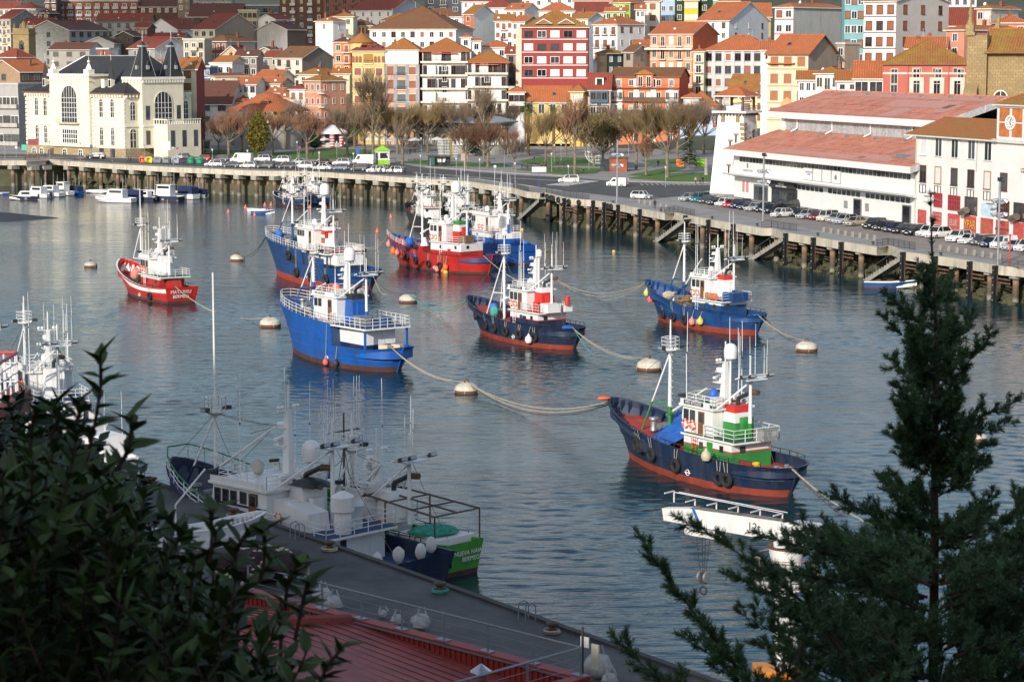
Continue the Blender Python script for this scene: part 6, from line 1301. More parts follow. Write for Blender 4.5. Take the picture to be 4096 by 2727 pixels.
lumpthing(bF,'tarpaulin',(15.0*oF['k'],1.2,oF['dz'](.8)),(.5,.45,1.5),BLUET,'blue wrapped winch on the fore deck of the navy and red boat','tarpaulin');lumpthing(bF,'net_pile',(14.2*oF['k'],1.6,oF['dz'](.75)),(.5,.4,1.4),TEAL,'green rope bundle on the fore deck of the navy and red boat','rope')
lumpthing(bF,'tarpaulin',(.5,.3,oF['zmain']+.5),(.8,.6,.7),BLUET,'small blue tarpaulin at the stern of the navy and red boat','tarpaulin',4)
k=oF['k'];zp=oF['zp'];MB().box(3.0*k,4.6*k,-.4,1.4,zp+.16,zp+1.15).build('white_locker',WALLW,bF);MB().box(3.0*k,4*k,-2,-1,zp+.16,zp+.9).build('white_locker',WALLW,bF);MB().lathe([(.35,0),(.35,1.1)],(5.2*k,1.6,zp+.15),10).lathe([(.3,0),(.3,1.0)],(2.9*k,-1.2,zp+.95),10).build('red_locker',REDP,bF)
bG,oG=boat('medium blue fishing boat with stacked pallets on deck, right hand side',(2635,1278),(3020,1340),B=5.6,zb=4.9,zm=2.4,zs=2.45,hull=BLUE,low=BLUE,strp=WALLW,deck=DECKB,funnel=[WALLW,WALLW,REDP],imo='BI-2-1279',zp=3.6,zr=6.2,mt=10.2,zboot=.7,dome=0,nw2=6,boom=(-4.2,3.6),lowf=.8,pdeck=DECKB,amlow=BLUE,ah=9.0,mlf=.42)
for x,z in((15.6,1.1),(12.6,1.1),(10.0,1.0)):tyre_on(bG,oG,x,z,'black tyre hung on the medium blue boat with the pallets','tyres of the boat with pallets',1.05)
for x,z,c,l in((18.5,2.6,mat('coral_fender',(.75,.13,.09),.5),'coral red fender ball'),(8.0,1.0,mat('pink_fender',(.75,.25,.22),.5),'pink fender'),(6.4,1.2,mat('lime_fender',(.6,.6,.15),.5),'pale lime fender'),(20.6,3.3,mat('lime_fender',(.6,.6,.15),.5),'yellowish fender at the bow')):tyre_on(bG,oG,x,z,l+' hanging on the blue boat with pallets','fender',1.15,c)
def pallets(t,x,y,z,n,lab):
 m=MB()
 for i in range(n):
  a=rnd.uniform(-.06,.06)
  for j in range(5):m.obox((0,-.5+.25*j,.2*i+.12),(1.3,.14,.05),a)
  for j in(-.5,0,.5):m.obox((j,0,.2*i+.05),(.1,1.2,.1),a)
 tag(m.build('pallet_stack',WOODC,None,W_(t,(x,y,z)),t.rotation_euler.z),lab,'pallets')
k=oG['k']
for x,y,n,l in((12.9,1.5,8,'tall stack of wooden pallets nearest the wheelhouse of the blue boat'),(14.3,1.6,5,'lower stack of wooden pallets near the bulwark of the blue boat'),(13.4,.1,10,'tallest middle stack of wooden pallets on the blue boat'),(12.2,-.8,9,'stack of wooden pallets against the wheelhouse of the blue boat')):pallets(bG,x*k,y,oG['zmain'],n,l)
MB().bar((11.3*k,2.2,oG['zmain']+1.0),(10.4*k,2.3,oG['zmain']+1.0),.42,.46,12).box(10.8*k,11.6*k,1.7,2.3,oG['zmain'],oG['zmain']+.7,1).build('net_hauler',[STEEL,BLUE],bG)
MB().box(3.0*k,5.0*k,-1.2,1.2,oG['zp']+.15,oG['zp']+1.15).build('blue_locker',BLUE,bG)
for x,c in((6.6,WOODC),(6.0,ORANGE),(5.4,WOODC),(4.9,ORANGE)):lumpthing(bG,'cloth',(x*k,2.3,oG['zp']+.25),(.3,.08,.85),c,'brown cloth over the boat deck rail of the blue boat' if c is WOODC else 'orange cloth over the boat deck rail of the blue boat','cloth')['group']='brown cloths' if c is WOODC else 'orange cloths'
lumpthing(bG,'net_pile',(16.6*k,.9,oG['dz'](.82)),(.8,.7,1.2),ROPE,'heap of tan net on the fore deck of the blue boat','net')
bD,oD=boat('bright red fishing boat with white wheelhouse and a green topped funnel',(1598,1060),(1950,1096),B=6.6,zb=4.9,zm=2.6,zs=2.9,hull=RED,low=RED,strp=WALLW,deck=DECKR,inner=BLUE,cap=RED,zboot=.35,boot=BOOTD,funnel=[RED,WALLW,GREEN],imo='OHOKO',zp=4.4,zr=7.2,mt=12.2,w2=2.25,hx0=3.4,mlow=WALLW,dome_r=.75,rh=4.2,nw2=5,lowf=.55,fdeck=DECKR,boom=(-5,1.8),zfd=3.2)
for x,z in((15.4,1.7),(12.9,1.4),(9.6,1.1),(7.0,1.0)):tyre_on(bD,oD,x,z,'black tyre hung on the side of the bright red boat','tyres of the bright red boat',1.1)
OF=mat('orange_fender',(.8,.17,.03),.5);YF=mat('yellow_fender',(.75,.5,.12),.5);PF=mat('pink_fender',(.75,.25,.22),.5)
for x,z,c,l,b in((21,3.3,PF,'salmon fender ball at the bow',1.3),(19.4,2.3,OF,'big orange fender ball',1.4),(18,2.2,PF,'salmon pear fender',1.1),(16.8,1.6,mat('maroon_fender',(.2,.04,.035),.6),'maroon pear fender',1.0),(7.4,.4,PF,'pale pink fender',1.0),(5.4,.9,OF,'long orange fender',1.2),(5.5,.1,YF,'yellow fender',1.0),(6.0,.3,OF,'small orange fender',1.0)):tyre_on(bD,oD,x,z,l+' hanging on the bright red boat','fender',b,c)
lumpthing(bD,'tarpaulin',(16.2*oD['k'],1.3,oD['dz'](.8)),(.7,.6,1.6),BLUET,'blue wrapped gear on the fore deck of the bright red boat','tarpaulin',7);k=oD['k'];zp=oD['zp']
MB().box(3.2*k,4.6*k,-.2,1.5,zp+.16,zp+1.2).build('brown_locker',mat('brown_box',(.2,.13,.07)),bD);MB().box(13.6*k,14.6*k,-.9,.9,oD['dz'](.65),oD['dz'](.65)+1.6).lathe([(.7,1.6),(.2,2.9)],(14.1*k,0,oD['dz'](.65)),8,1).build('winch_house',[RED,WALLW],bD)
brail(bD,[Vector((oD['pt'](x,oD['sheer'](x))[0],oD['pt'](x,oD['sheer'](x))[1]-.1,oD['sheer'](x)))for x in(.7,.78,.85,.92,.97)],.8)
bE,oE=boat('blue and white fishing boat moored behind the bright red boat',(1800,1004),(2082,1058),B=6.0,zb=4.8,zm=2.9,zs=3.1,hull=COBALT,low=COBALT,strp=COBALT,deck=DECKB,transom=True,zboot=.3,boot=BOOTD,funnel=[WALLW,WALLW,WALLW],zp=4.6,zr=7.2,mt=10.8,w2=2.1,mlow=COBALT,amlow=COBALT,dome=0,nw2=5,wx0=5.0,hx0=3.0,rdeck=DECKB)
lumpthing(bE,'tarpaulin',(1,-1.5,2.9),(.5,.5,.8),BLUET,'blue tarpaulin lump on the stern of the blue and white boat','tarpaulin')
bA,oA=boat('small red fishing boat with a white stripe and square stern, far left',(513,1165),(725,1213),B=5.6,zb=4.5,zm=1.9,zs=2.2,hull=RED,low=RED,strp=RED,deck=DECKG,inner=RED,cap=CLEANW,transom=True,stripe=True,zboot=.35,boot=BOOTD,rake=2.2,srake=.4,funnel=[WALLW,WALLW,WALLW],zp=3.25,zr=5.5,mt=9.6,w2=1.8,mlow=REDP,mlf=.28,dome=0,nw2=5,hx0=3.2,px0=1.8,wx0=6.6,rh=3.8,lowf=.8,ah=8.3,mtop=5,pdeck=DECKG)
tm=text_mesh('MATXAKU\nBERMEO',.62,CLEANW,.01);link('lettering',tm,bA,(-.42,.2,1.25),-PI/2,PI/2+.1);tyre_on(bA,oA,4.2,.75,'black tyre hung on the small red boat','tyres of the small red boat',1.0)
lumpthing(bA,'net_pile',(13.5*oA['k'],1.3,oA['dz'](.75)),(.6,.6,1.7),PF,'pale pink bundled net on the fore deck of the small red boat','net',9);MB().side([(1.4,1.1),(3.1,1.1),(3.1,2.9),(2.0,2.9)],-.9,.9).build('hatch_hood',RED,bA)
def shelter(t,o,op0,op1,col):
 """aft shelter deck, open working deck below, rails round the high deck"""
 pt,sheer,bd,L_,st=o['pt'],o['sheer'],o['bd'],o['L'],o['step'];zh=o['zh'];R_=L_+o['rake'];xs=st*R_-o['srake']*(1-st)
 m=MB();x1=op1*R_;y=o['B']/2-.1;m.prism([(x1,-y*.92),(xs+.2,-y),(xs+.2,y),(x1,y*.92)],zh-.16,zh).prism([(x1+.1,-y*.88),(xs+.2,-y+.1),(xs+.2,y-.1),(x1+.1,y*.88)],zh,zh+.02,1);m.build('shelter_deck',[WALLW,DECKB],t)
 m=MB();m.box(op0*R_,xs,-y*.62,y*.62,o['zm']-.8,o['zm']+.3).box(op0*R_,xs,-y*.62,y*.62,o['zm']+.3,zh-.16,1);m.build('inner_deckhouse',[NAVY if col is BLUE else pm('deep_blue',(.006,.02,.1)),WALLW],t)
 for sd in(1,-1):MB().box(x1+.3,x1+.5,sd*y*.85-.1,sd*y*.85+.1,o['zm']-.8,zh-.16).build('pillar',col,t)
 pts=[Vector((x1+.1,-y*.9,zh)),Vector((x1+.1,y*.9,zh)),Vector((xs,y-.05,zh))]+[Vector((pt(x,sheer(x))[0],pt(x,sheer(x))[1]-.12,sheer(x)))for x in(.5,.58,.66,.74,.81,.87,.92,.96,.985)];pts+=[Vector((p.x,-p.y,p.z))for p in pts[3:][::-1]]+[Vector((xs,-y+.05,zh))]
 brail(t,pts,1.05,WALLW,.95,True)
bC,oC=boat('bright cobalt blue fishing boat with high sides and white rails all round',(1172,1405),(1582,1487),B=6.4,zb=5.9,zm=2.3,zs=2.7,zh=4.5,step=.4,rake=1.6,srake=1.5,zboot=.55,boot=BOOTD,hull=COBALT,low=COBALT,deck=DECKB,fdeck=DECKB,tf=.4,hx0=8.2,hx1=12.4,px0=8.2,wx0=8.2,wx1=12.4,zp=4.45,zr=7.1,zmain=3.0,zfd=4.6,mt=11.4,mx=15.6,funnel=[COBALT,COBALT,BLKH],imo='IMO 8739504',mlow=COBALT,ax=5.4,amlow=COBALT,dome_r=.62,w2=1.95,rings=(),nwin=2,mlf=.5,tri=1,cover=PF,boom=(-3,1.0),hatch=16.6)
shelter(bC,oC,.13,.06,COBALT);k=oC['k']
MB().box(4.2*k,5.6*k,.2,1.5,4.52,5.5).box(3.0*k,3.8*k,-1.6,-.8,4.52,5.4,1).build('stowed_boxes',[STEEL,BLUE],bC)
for x,z,c,l in((8.2,.4,mat('coral_fender',(.75,.13,.09)),'coral ball fender at the waterline'),(6.2,.5,mat('dark_fender',(.04,.04,.05)),'dark ball fender at the waterline')):tyre_on(bC,oC,x,z,l+' of the cobalt blue boat','fender',.9,c)
for x,y in((.6,.9),(.2,-.4)):tag(MB().box(-.6,.6,-.35,.35,0,.65).build('fish_box',mat('cream_box',(.66,.55,.38),.7),None,W_(bC,(x,y,2.2)),bC.rotation_euler.z+.3),'cream fish box on the stern rail of the cobalt blue boat','fish box','cream fish boxes on the cobalt boat')
bB,oB=boat('dark blue fishing boat with high sides and a striped flag funnel',(1108,1098),(1470,1168),B=6.8,zb=6.2,zm=3.0,zs=3.2,zh=4.9,step=.47,rake=2.8,srake=1.6,zboot=.95,boot=pm('bright_antifouling',(.42,.055,.03),.7),hull=BLUE,low=BLUE,deck=DECKB,fdeck=DECKB,tf=.47,hx0=6.4,hx1=12.2,px0=4.2,wx0=8.6,wx1=12.2,zp=4.85,zr=7.9,zmain=2.3,zfd=4.9,mt=12.6,mx=16.2,funnel=[WALLW,RED,WALLW],imo='INA ROSI',mlow=BLUE,dome_r=.72,w2=2.05,nwin=3,mlf=.38,boom=(-4,2.4),rh=4.4,rings=(10.3,))
shelter(bB,oB,.16,.2,BLUE)
for x,z in((18.0,3.9),(15.6,1.6),(10.6,1.3),(6.2,1.4)):tyre_on(bB,oB,x,z,'black tyre hung on the dark blue high sided boat','tyres of the dark blue high sided boat',1.35)
x,y=oB['pt'](.56,3.6);MB().box(x-1.2,x+.9,y-.2,y+.03,2.9,4.3).build('side_opening',BLKH,bB)
fl=MB();[fl.box(oB['wx0']-1.3,oB['wx0']-.2,.9,.93,oB['zr']-1.9+.4*i,oB['zr']-1.5+.4*i,(0,1,2,0)[i])for i in range(4)];fl.build('painted_flag',[REDP,GREEN,CLEANW],bB)
lumpthing(bB,'tarpaulin',(17.6*oB['k'],1.2,oB['dz'](.82)),(.6,.5,1.6),BLUET,'blue wrapped winch on the fore deck of the dark blue boat','tarpaulin',2)
m=MB();m.box(4.0*oB['k'],7.4*oB['k'],2.1,2.3,5.3,5.45).box(4.0*oB['k'],7.4*oB['k'],2.1,2.3,5.7,5.85);m.build('rusty_rack',RUST,bB)
bI,oI=boat('large white and navy fishing boat lying in shade at the near quay',(808,2178),(1651,2374),B=7.8,zb=5.7,zm=2.2,zs=2.2,rake=3.0,srake=.4,hull=NAVY,low=WALLW,deck=DECKB,inner=NAVY,cap=NAVY,transom=True,zboot=.4,boot=BOOTD,hx0=5.2,hx1=15.4,px0=4.4,wx0=10.4,wx1=15.3,zp=3.0,zr=5.25,zmain=1.1,zfd=3.3,tf=.66,mt=9.4,mx=18.4,mtop=9.2,hatch=16.2,funnel=[WALLW,WALLW,WALLW],dome=0,w2=2.7,rings=(9.4,),nwin=3,mlf=.34,rh=4.8,ah=8.7,railm=WALLW,boom=(-6.4,3.6),cover=mat('canvas_cover',(.5,.47,.4)),nw=8,nw2=5,ax=7.2,pdeck=DECKB)
m=MB();ky=2.62;m.box(oI['wx0'],oI['wx1'],ky-.06,ky,4.0,4.14).box(oI['wx0']-1.6,oI['wx0'],1.2,2.0,3.1,4.8,1);m.build('navy_band',[NAVY,WALLW],bI)
for x in(-1.5,-2.6):bwin(bI,oI['wx1']+x-1.2,2.6,4.3,.5,.65,'p',DARK)
for x in(.8,2.2,3.6):bwin(bI,9*oI['k']+x,2.72,2.2,.4,.4,'p',DARK,'porthole')
pts=[Vector((oI['pt'](x,oI['sheer'](x))[0],oI['pt'](x,oI['sheer'](x))[1]-.12,oI['sheer'](x)))for x in(.55,.62,.7,.78,.85,.91,.95,.98)]
brail(bI,pts+[Vector((p.x,-p.y,p.z))for p in pts[::-1]],1.0,WALLW,1.2);m=MB();q=pts+[Vector((p.x,-p.y,p.z))for p in pts[::-1]];m.path([p+Vector((0,0,1.03))for p in q],.05);m.build('green_handrail',mat('green_rail',(.02,.2,.1)),bI)
radome(bI,oI['wx0']+.2,-1.4,oI['zr']+1.4,.6);MB().bar((oI['wx0']+.2,-1.4,oI['zr']),(oI['wx0']+.2,-1.4,oI['zr']+1.6),.12).build('dome_post',WALLW,bI)
m=MB();coil(m,(20*oI['k'],1.2,oI['dz'](.86)),.7,0,7);tag(m.build('rope_coil',ROPE,None,bI.location,bI.rotation_euler.z),'thick pale mooring rope coiled on the fore deck of the white and navy boat','rope')
m=MB();m.grid([[Vector((8.0+2.4*i/6,1.0*math.cos(PI*j/6),5.6+.5*math.sin(PI*j/6)*math.sin(PI*i/6)**.5))for j in range(7)]for i in range(7)]);m.bar((7.8,.4,5.6),(10.4,.5,5.8),.12,mi=1).bar((7.8,-.4,5.6),(10.4,-.3,5.8),.12,mi=1);m.build('exhaust_cowl',[BLKH,RUST],bI)
MB().lathe([(.55,0),(.55,1.4),(.75,1.5),(.75,2.4),(.1,2.8)],(5.3,.9,3.1),12).lathe([(.4,0),(.4,1.2),(.6,1.5),(.5,1.9)],(6.0,-.9,3.1),10).build('ventilator',WALLW,bI);MB().side([(6.8,3.1),(9.6,3.1),(9.2,4.7),(7.0,4.3)],.6,2.3).build('white_casing',WALLW,bI)
for x,y in((.4,2.6),(.6,.6),(1.6,3.2),(1.2,-2.8),(.3,-1)):lumpthing(bI,'wrapped_winch',(x,y,1.9),(.35,.3,1.1),mat('white_plastic',(.6,.61,.62),.5,bump=.3),'winch wrapped in white plastic on the stern of the navy boat at the quay','wrapped winch',int(x*10))['group']='wrapped winches'
bN,oN=boat('small green sided fishing boat tied outside the large navy and white boat',(1309,2177),(1848,2300),B=3.9,zb=3.9,zm=2.0,zs=2.2,rake=1.4,srake=.3,hull=LIME,low=WALLW,deck=DECKG,cap=LIME,transom=True,zboot=.35,boot=BOOTD,hx0=9.8,hx1=15,px0=9.4,wx0=11,wx1=14.6,zp=2.6,zr=4.2,funnel=[WALLW]*3,dome=0,w2=1.7,rings=(),mx=16,mt=7.0,rh=2.6,nw=4,nw2=2,zmain=1.2,pdeck=DECKR,mlow=DARK)
link('lettering',text_mesh('NUEVA NAIARA\nBERMEO',.42,CLEANW,.008),bN,(-.33,-.5,1.3),-PI/2,PI/2+.05)
m=MB()
for y in(-2.0,0,2.0):m.bar((.4,y,4.0),(9.2,y*.8,4.6),.07,n=5)
for x in(.4,2.6,5,7.2,9.2):m.bar((x,-2.0,4.0+.06*x),(x,2.0,4.0+.06*x),.06,n=5)
for x,y in((.4,-2),(.4,2),(5,-2),(5,2),(9.2,-1.7),(9.2,1.7)):m.bar((x,y,1.6),(x,y,4.0+.06*x),.06,n=5)
m.build('gantry_frame',mat('brown_steel',(.1,.075,.06),.7,var=.3),bN)
m=MB();m.box(.7,4.6,-1.9,1.6,1.3,2.35);m.build('white_bin',WALLW,bN);lumpthing(bN,'net_pile',(2.7,-.1,2.2),(1.7,1.5,.6),mat('green_net',(.03,.3,.22),.9,var=.4,sc=3,bump=.5),'heap of sea green net in the white bin of the green boat','net',3)
m=MB();m.bar((11.2,0,2),(11.2,0,9.2),.09,.06,6).bar((11.2,-1.4,8.0),(11.2,1.4,8.0),.05).bar((11.2,0,7),(9.2,.8,3),.03,n=3).bar((11.2,0,7),(13,-.8,3),.03,n=3);m.build('lattice_mast',mat('brown_steel',(.1,.075,.06)),bN)
for i,y in enumerate((-1.4,-.9,.9,1.4)):whip(bN,11.2,y,8,3.6,.025)
for i,(x,y)in enumerate(((12.2,.8),(13,.9))):tag(MB().lathe([(.32,0),(.34,.5),(.32,.95)],n=10).build('drum',mat('blue_drum',(.01,.06,.3)),None,W_(bN,(x,y,4.35))),'blue plastic drum on the roof of the small green boat','drum','blue drums on the green boat')
# ================================================================ buoys and mooring lines
BUO={}
def buoy(u,v,r,lab,col=None,rust=True):
 r*=1.25;p=at(u,v);m=MB();m.lathe([(r*.8,-.4),(r*.97,0),(r,.3),(r*.92,r*.55),(r*.55,r*.78),(r*.2,r*.86),(.01,r*.86)],n=18,mf=[1,1,0,0,0,0]);t=thing('mooring_buoy',lab,'buoy',p,rnd.random()*6);m.build('float',[col or mat('buoy_white',(.62,.57,.47),.6,var=.15,sc=1.5,streak=.8,dirt=(.25,.1,.04)),mat('buoy_base',(.16,.07,.04),.8)],t)
 m=MB();m.tor((0,0,r*.92),.22,.07,'Y',10,5).bar((0,0,r*.8),(0,0,r*.9),.15);
 for a in range(4):m.path([Vector((r*.3*math.cos(a*1.4),r*.3*math.sin(a*1.4),r*.8)),Vector((r*.9*math.cos(a*1.4+.2),r*.9*math.sin(a*1.4+.2),r*.5)),Vector((r*1.02*math.cos(a*1.4+.3),r*1.02*math.sin(a*1.4+.3),.05))],.045,4,1)
 m.build('ring',[RUST,ROPE],t);return Vector((p.x,p.y,r*.9))
by={}
for k_,u,v,r,l in(('a',363,1068,.82,'grey and orange mooring buoy alone at the far left'),('b',950,1042,.95,'white mooring buoy just left of the dark blue boat'),('c',1081,1305,1.05,'cream mooring buoy at the bow of the cobalt blue boat'),('d',1436,1004,1.0,'white mooring buoy left of the bright red boat'),('e',1633,1208,1.0,'cream mooring buoy with green rope in the middle of the harbour'),('f',1866,1570,.95,'rust streaked white mooring buoy in front of the cobalt boat'),('g',2598,1478,1.1,'white and maroon mooring buoy behind the green and navy boat'),('h',3226,1402,1.0,'white mooring buoy at the stern of the boat with pallets'),('i',3908,1762,.7,'small white buoy half hidden by the conifer at the right')):
 by[k_]=buoy(u,v,r,l,mat('grey_orange',(.5,.47,.42))if k_=='a' else None)
def line(a,b,sag,m,lab,r=.045,n=1):
 mb=MB()
 for i in range(n):mb.sway(Vector(a)+Vector((0,.15*i,0)),Vector(b)+Vector((.2*i,.3*i,0)),sag*(1+.25*i),r,14,4)
 tag(mb.build('mooring_rope',m),lab,'rope')
bowp=lambda t,o,y=0:W_(t,(o['L']+o['rake']-.5,y,o['zb']-.3));strn=lambda t,o,y=0:W_(t,(-o['srake']+.4,y,o['zs']+.05))
line(by['f'],bowp(bH,oH,.3),1.5,ROPE,'pale twin mooring rope from the streaked buoy to the green and navy boat',.06,2);line(by['f']+Vector((.2,0,-.2)),bowp(bH,oH,-.3),2.1,DROPE,'dark rope below the pale ones at the bow of the green and navy boat',.06)
line(strn(bC,oC,1.2),by['f'],.9,ROPE,'tan rope from the stern of the cobalt boat to the streaked buoy',.05,2);line(strn(bH,oH,.4),at(3560,2130,.0),.5,ROPE,'pale stern rope of the green and navy boat running to the right',.06);line(strn(bH,oH,.2),at(3520,2110,.0),1.0,DROPE,'dark stern rope of the green and navy boat',.06)
line(strn(bF,oF,.5),by['g'],1.0,ROPE,'white stern rope of the navy and red boat',.045,2);line(strn(bF,oF,.4),at(2370,1420,0),.2,TEAL,'green stern rope of the navy and red boat',.04);line(bowp(bF,oF),by['e'],1.6,TEAL,'green bow rope of the navy and red boat',.05,2);line(bowp(bF,oF,.4),at(1760,1262,0),.5,ROPE,'pale bow rope of the navy and red boat',.045)
line(bowp(bG,oG),strn(bD,oD,-1)+Vector((8,-12,-2)),2.0,ROPE,'three pale ropes from the bow of the boat with pallets',.05,3);line(strn(bG,oG,.2),by['h'],.6,ROPE,'pale stern ropes of the boat with pallets',.05,2);line(strn(bG,oG,-.6),by['h']+Vector((-.3,0,-.3)),.9,DROPE,'dark stern rope of the boat with pallets',.05)
line(bowp(bD,oD,.3),by['d'],1.2,ROPE,'two tan bow ropes of the bright red boat',.05,2);line(strn(bD,oD,1.5),at(2080,1130,0),.3,ROPE,'pale stern rope of the bright red boat',.05,2);line(strn(bA,oA,.8),at(860,1250,.0),.3,ROPE,'pale stern rope of the small red boat',.05,2);line(strn(bB,oB),at(1535,1180,0),.6,ROPE,'tan stern ropes of the dark blue boat',.04,3)
line(bowp(bB,oB,.5),by['b'],1.4,DROPE,'dark bow ropes of the dark blue boat',.05,2);line(by['c'],at(960,1270,0),.2,ROPE,'rope trailing left from the cream buoy by the cobalt boat',.05);line(strn(bB,oB,.6),by['e'],1.2,DROPE,'dark rope from the dark blue boat to the buoy with green rope',.045)
CONE=MB().lathe([(.05,-.3),(.55,-.1),(.5,.1),(.12,1.0),(.02,1.1)],n=10).mesh('marker_buoy',mat('pink_buoy',(.62,.17,.13),.6,var=.2))
for u,v in[(1024+x/2.24,600+y/2.24)for x,y in((80,497),(135,494),(104,555),(482,522),(623,515),(1210,604),(1087,733))]+[(x/2.24,600+y/2.24)for x,y in((2200,520),(2282,585),(2047,558))]:tag(link('marker_buoy',CONE,None,at(u,v),sc=.72),'small faded pink conical buoy on the water before the far quay','buoy','pink conical buoys')
SB=MB().ball((0,0,.1),.3,10).mesh('float',mat('yellow_float',(.7,.5,.1),.5))
for u,v in((2089,921),(2455,1009),(2190,1007)):tag(link('float',SB,None,at(u,v)),'tiny yellow float on open water in the middle right','float','tiny yellow floats')
# ================================================================ vehicles
PAINT=mat('car_paint',(.9,.9,.9),.22,0,var=.03,objcol=True,coat=.6);CGL=glassmat('car_glass',(.02,.023,.026));HEADL=mat('headlamp',(.75,.77,.8),.15,.2,var=.03);TAIL=mat('tail_lamp',(.4,.01,.01),.3)
PLATE=mat('number_plate',(.7,.7,.68),.5);TRIMB=mat('black_plastic',(.02,.02,.022),.6)
CT={'hatch':(4.0,1.74,1.48,.9,1.02,.55,-1.45,-1.95),'sedan':(4.6,1.8,1.42,.9,1.1,.45,-.95,-1.75),'suv':(4.5,1.86,1.68,1.02,1.15,.55,-1.75,-2.2),'wagon':(4.55,1.78,1.5,.92,1.1,.5,-1.8,-2.2),'boxy':(4.0,1.75,1.78,1.0,1.2,.95,-1.7,-1.95),'van':(4.45,1.86,1.85,1.05,1.3,.75,-2.1,-2.2),'bigvan':(5.6,2.05,2.45,1.25,2.0,1.35,-2.7,-2.78)}
CM={}
WHEEL=MB().lathe([(.05,-.1),(.2,-.11),(.22,-.1),(.32,-.1),(.33,0),(.32,.1),(.22,.1),(.2,.11),(.05,.1)],n=14,mf=[1,1,0,0,0,0,1,1],M=Matrix.Rotation(PI/2,4,'X')).mesh('wheel',[BLACK,STEEL])
def car_mesh(k):
 if k in CM:return CM[k]
 Lc,w,h,bz,hx,rf,rr,tb=CT[k];a=Lc/2;hw=w/2;B_=MB();rows=[]
 hood=bz-.12 if k not in('van','bigvan')else bz
 tail=bz if k in('sedan',)else bz+.02
 for x,zt,s in((a,.55,.82),(a-.06,.68,.9),(a-.3,hood-.06,.97),(hx,hood+.05,1),(hx-.05,bz,1),(0,bz,1.0),(tb,bz,1),(-a+.12,tail-.03,.97),(-a,tail-.3,.9)):
  y=hw*s;rows.append([Vector((x,-y*.93,.2)),Vector((x,-y,.42)),Vector((x,-y*1.0,zt-.16 if zt>.7 else zt-.05)),Vector((x,-y*.9,zt)),Vector((x,y*.9,zt)),Vector((x,y,zt-.16 if zt>.7 else zt-.05)),Vector((x,y,.42)),Vector((x,y*.93,.2))])
 B_.grid(rows[::-1],closed=True);B_.face(rows[0][::-1]);B_.face(rows[-1])
 base=[Vector((hx,s*hw*.9,bz))for s in(-1,1)]+[Vector((tb,s*hw*.9,bz))for s in(1,-1)];top=[Vector((rf,s*hw*.72,h))for s in(-1,1)]+[Vector((rr,s*hw*.72,h))for s in(1,-1)]
 up=[v+Vector((0,0,.03))for v in top]
 B_.grid([[up[0],up[1]],[Vector((0,-hw*.7,h+.06)),Vector((0,hw*.7,h+.06))],[up[3],up[2]]]);B_.grid([top,up],closed=True,smooth=False)
 for p,q in zip(base,top):B_.bar(p,q,.06,n=4)
 for s in(-1,1):B_.bar((-.15,s*hw*.91,bz),(-.2,s*hw*.74,h),.045,n=4)
 G_=MB();gl=[]
 cargo=k in('van','bigvan')
 for i in range(4):
  j=(i+1)%4
  if cargo and i in(1,3):
   p,q,r_,s_=base[i],base[j],top[j],top[i];f=(hx-.15)/(hx-tb)
   fr=p if i==3 and False else None
   B_.face([p,q,r_,s_]);m=MB();y=1 if i==1 else-1
   G_.face([Vector((hx-.25,y*(hw*.9+.02),bz+.05)),Vector((hx-1.15,y*(hw*.9+.02),bz+.05)),Vector((rf-.7,y*(hw*.76+.03),h-.28)),Vector((rf-.05,y*(hw*.76+.03),h-.28))][::(1 if y>0 else-1)])
  elif cargo and i==2:B_.face([base[i],base[j],top[j],top[i]])
  else:G_.face([base[i],base[j],top[j],top[i]])
 T_=MB();T_.box(a-.04,a+.03,-hw*.6,hw*.6,.32,.5).box(-a-.03,-a+.04,-hw*.7,hw*.7,.3,.45);P_=MB().box(a+.02,a+.045,-.26,.26,.42,.54);
 hl=MB().obox((a-.12,hw*.68,hood-.22),(.22,.42,.16),-.3).mesh('headlight',HEADL);hl2=MB().obox((a-.12,-hw*.68,hood-.22),(.22,.42,.16),.3).mesh('headlight',HEADL)
 tl=MB().box(-a-.01,-a+.1,hw*.62,hw*.9,.75,1.0).mesh('tail_light',TAIL);tl2=MB().box(-a-.01,-a+.1,-hw*.9,-hw*.62,.75,1.0).mesh('tail_light',TAIL)
 mi=MB().obox((hx-.35,hw+.1,bz+.05),(.14,.2,.13)).obox((hx-.35,-hw-.1,bz+.05),(.14,.2,.13)).mesh('wing_mirrors',PAINT)
 CM[k]=(B_.mesh('body',PAINT),G_.mesh('windows',CGL),T_.mesh('bumpers',TRIMB),P_.mesh('number_plate',PLATE),[hl,hl2,tl,tl2],mi,Lc,hw);return CM[k]
def car(p,kind,col,ang,lab,grp):
 b,g,t_,pl,ls,mi,Lc,hw=car_mesh(kind);t=thing('van' if 'van' in kind else 'car',lab,'van' if 'van' in kind else 'car',p,ang,grp)
 obc(link('body',b,t),col);link('windows',g,t);link('bumpers',t_,t);link('number_plate',pl,t);obc(link('wing_mirrors',mi,t),col)
 for m in ls:link(m.name.split('.')[0],m,t)
 for x in(Lc*.32,-Lc*.3):
  for y in(-hw+.08,hw-.08):link('wheel',WHEEL,t,(x,y,.33))
 return t
CC={'silver':(.42,.44,.46),'teal':(.03,.18,.26),'black':(.012,.013,.016),'white':(.82,.82,.81),'red':(.5,.02,.02),'navy':(.012,.02,.06),'beige':(.38,.33,.25),'cream':(.72,.69,.58),'grey':(.07,.075,.085),'wine':(.2,.015,.02),'blue grey':(.16,.2,.26)}
NX={'hatch':'hatchback','sedan':'saloon car','suv':'tall off-road car','wagon':'estate car','boxy':'boxy small car','van':'delivery van','bigvan':'large panel van'}
HANG=math.atan2(-.62,-.78)
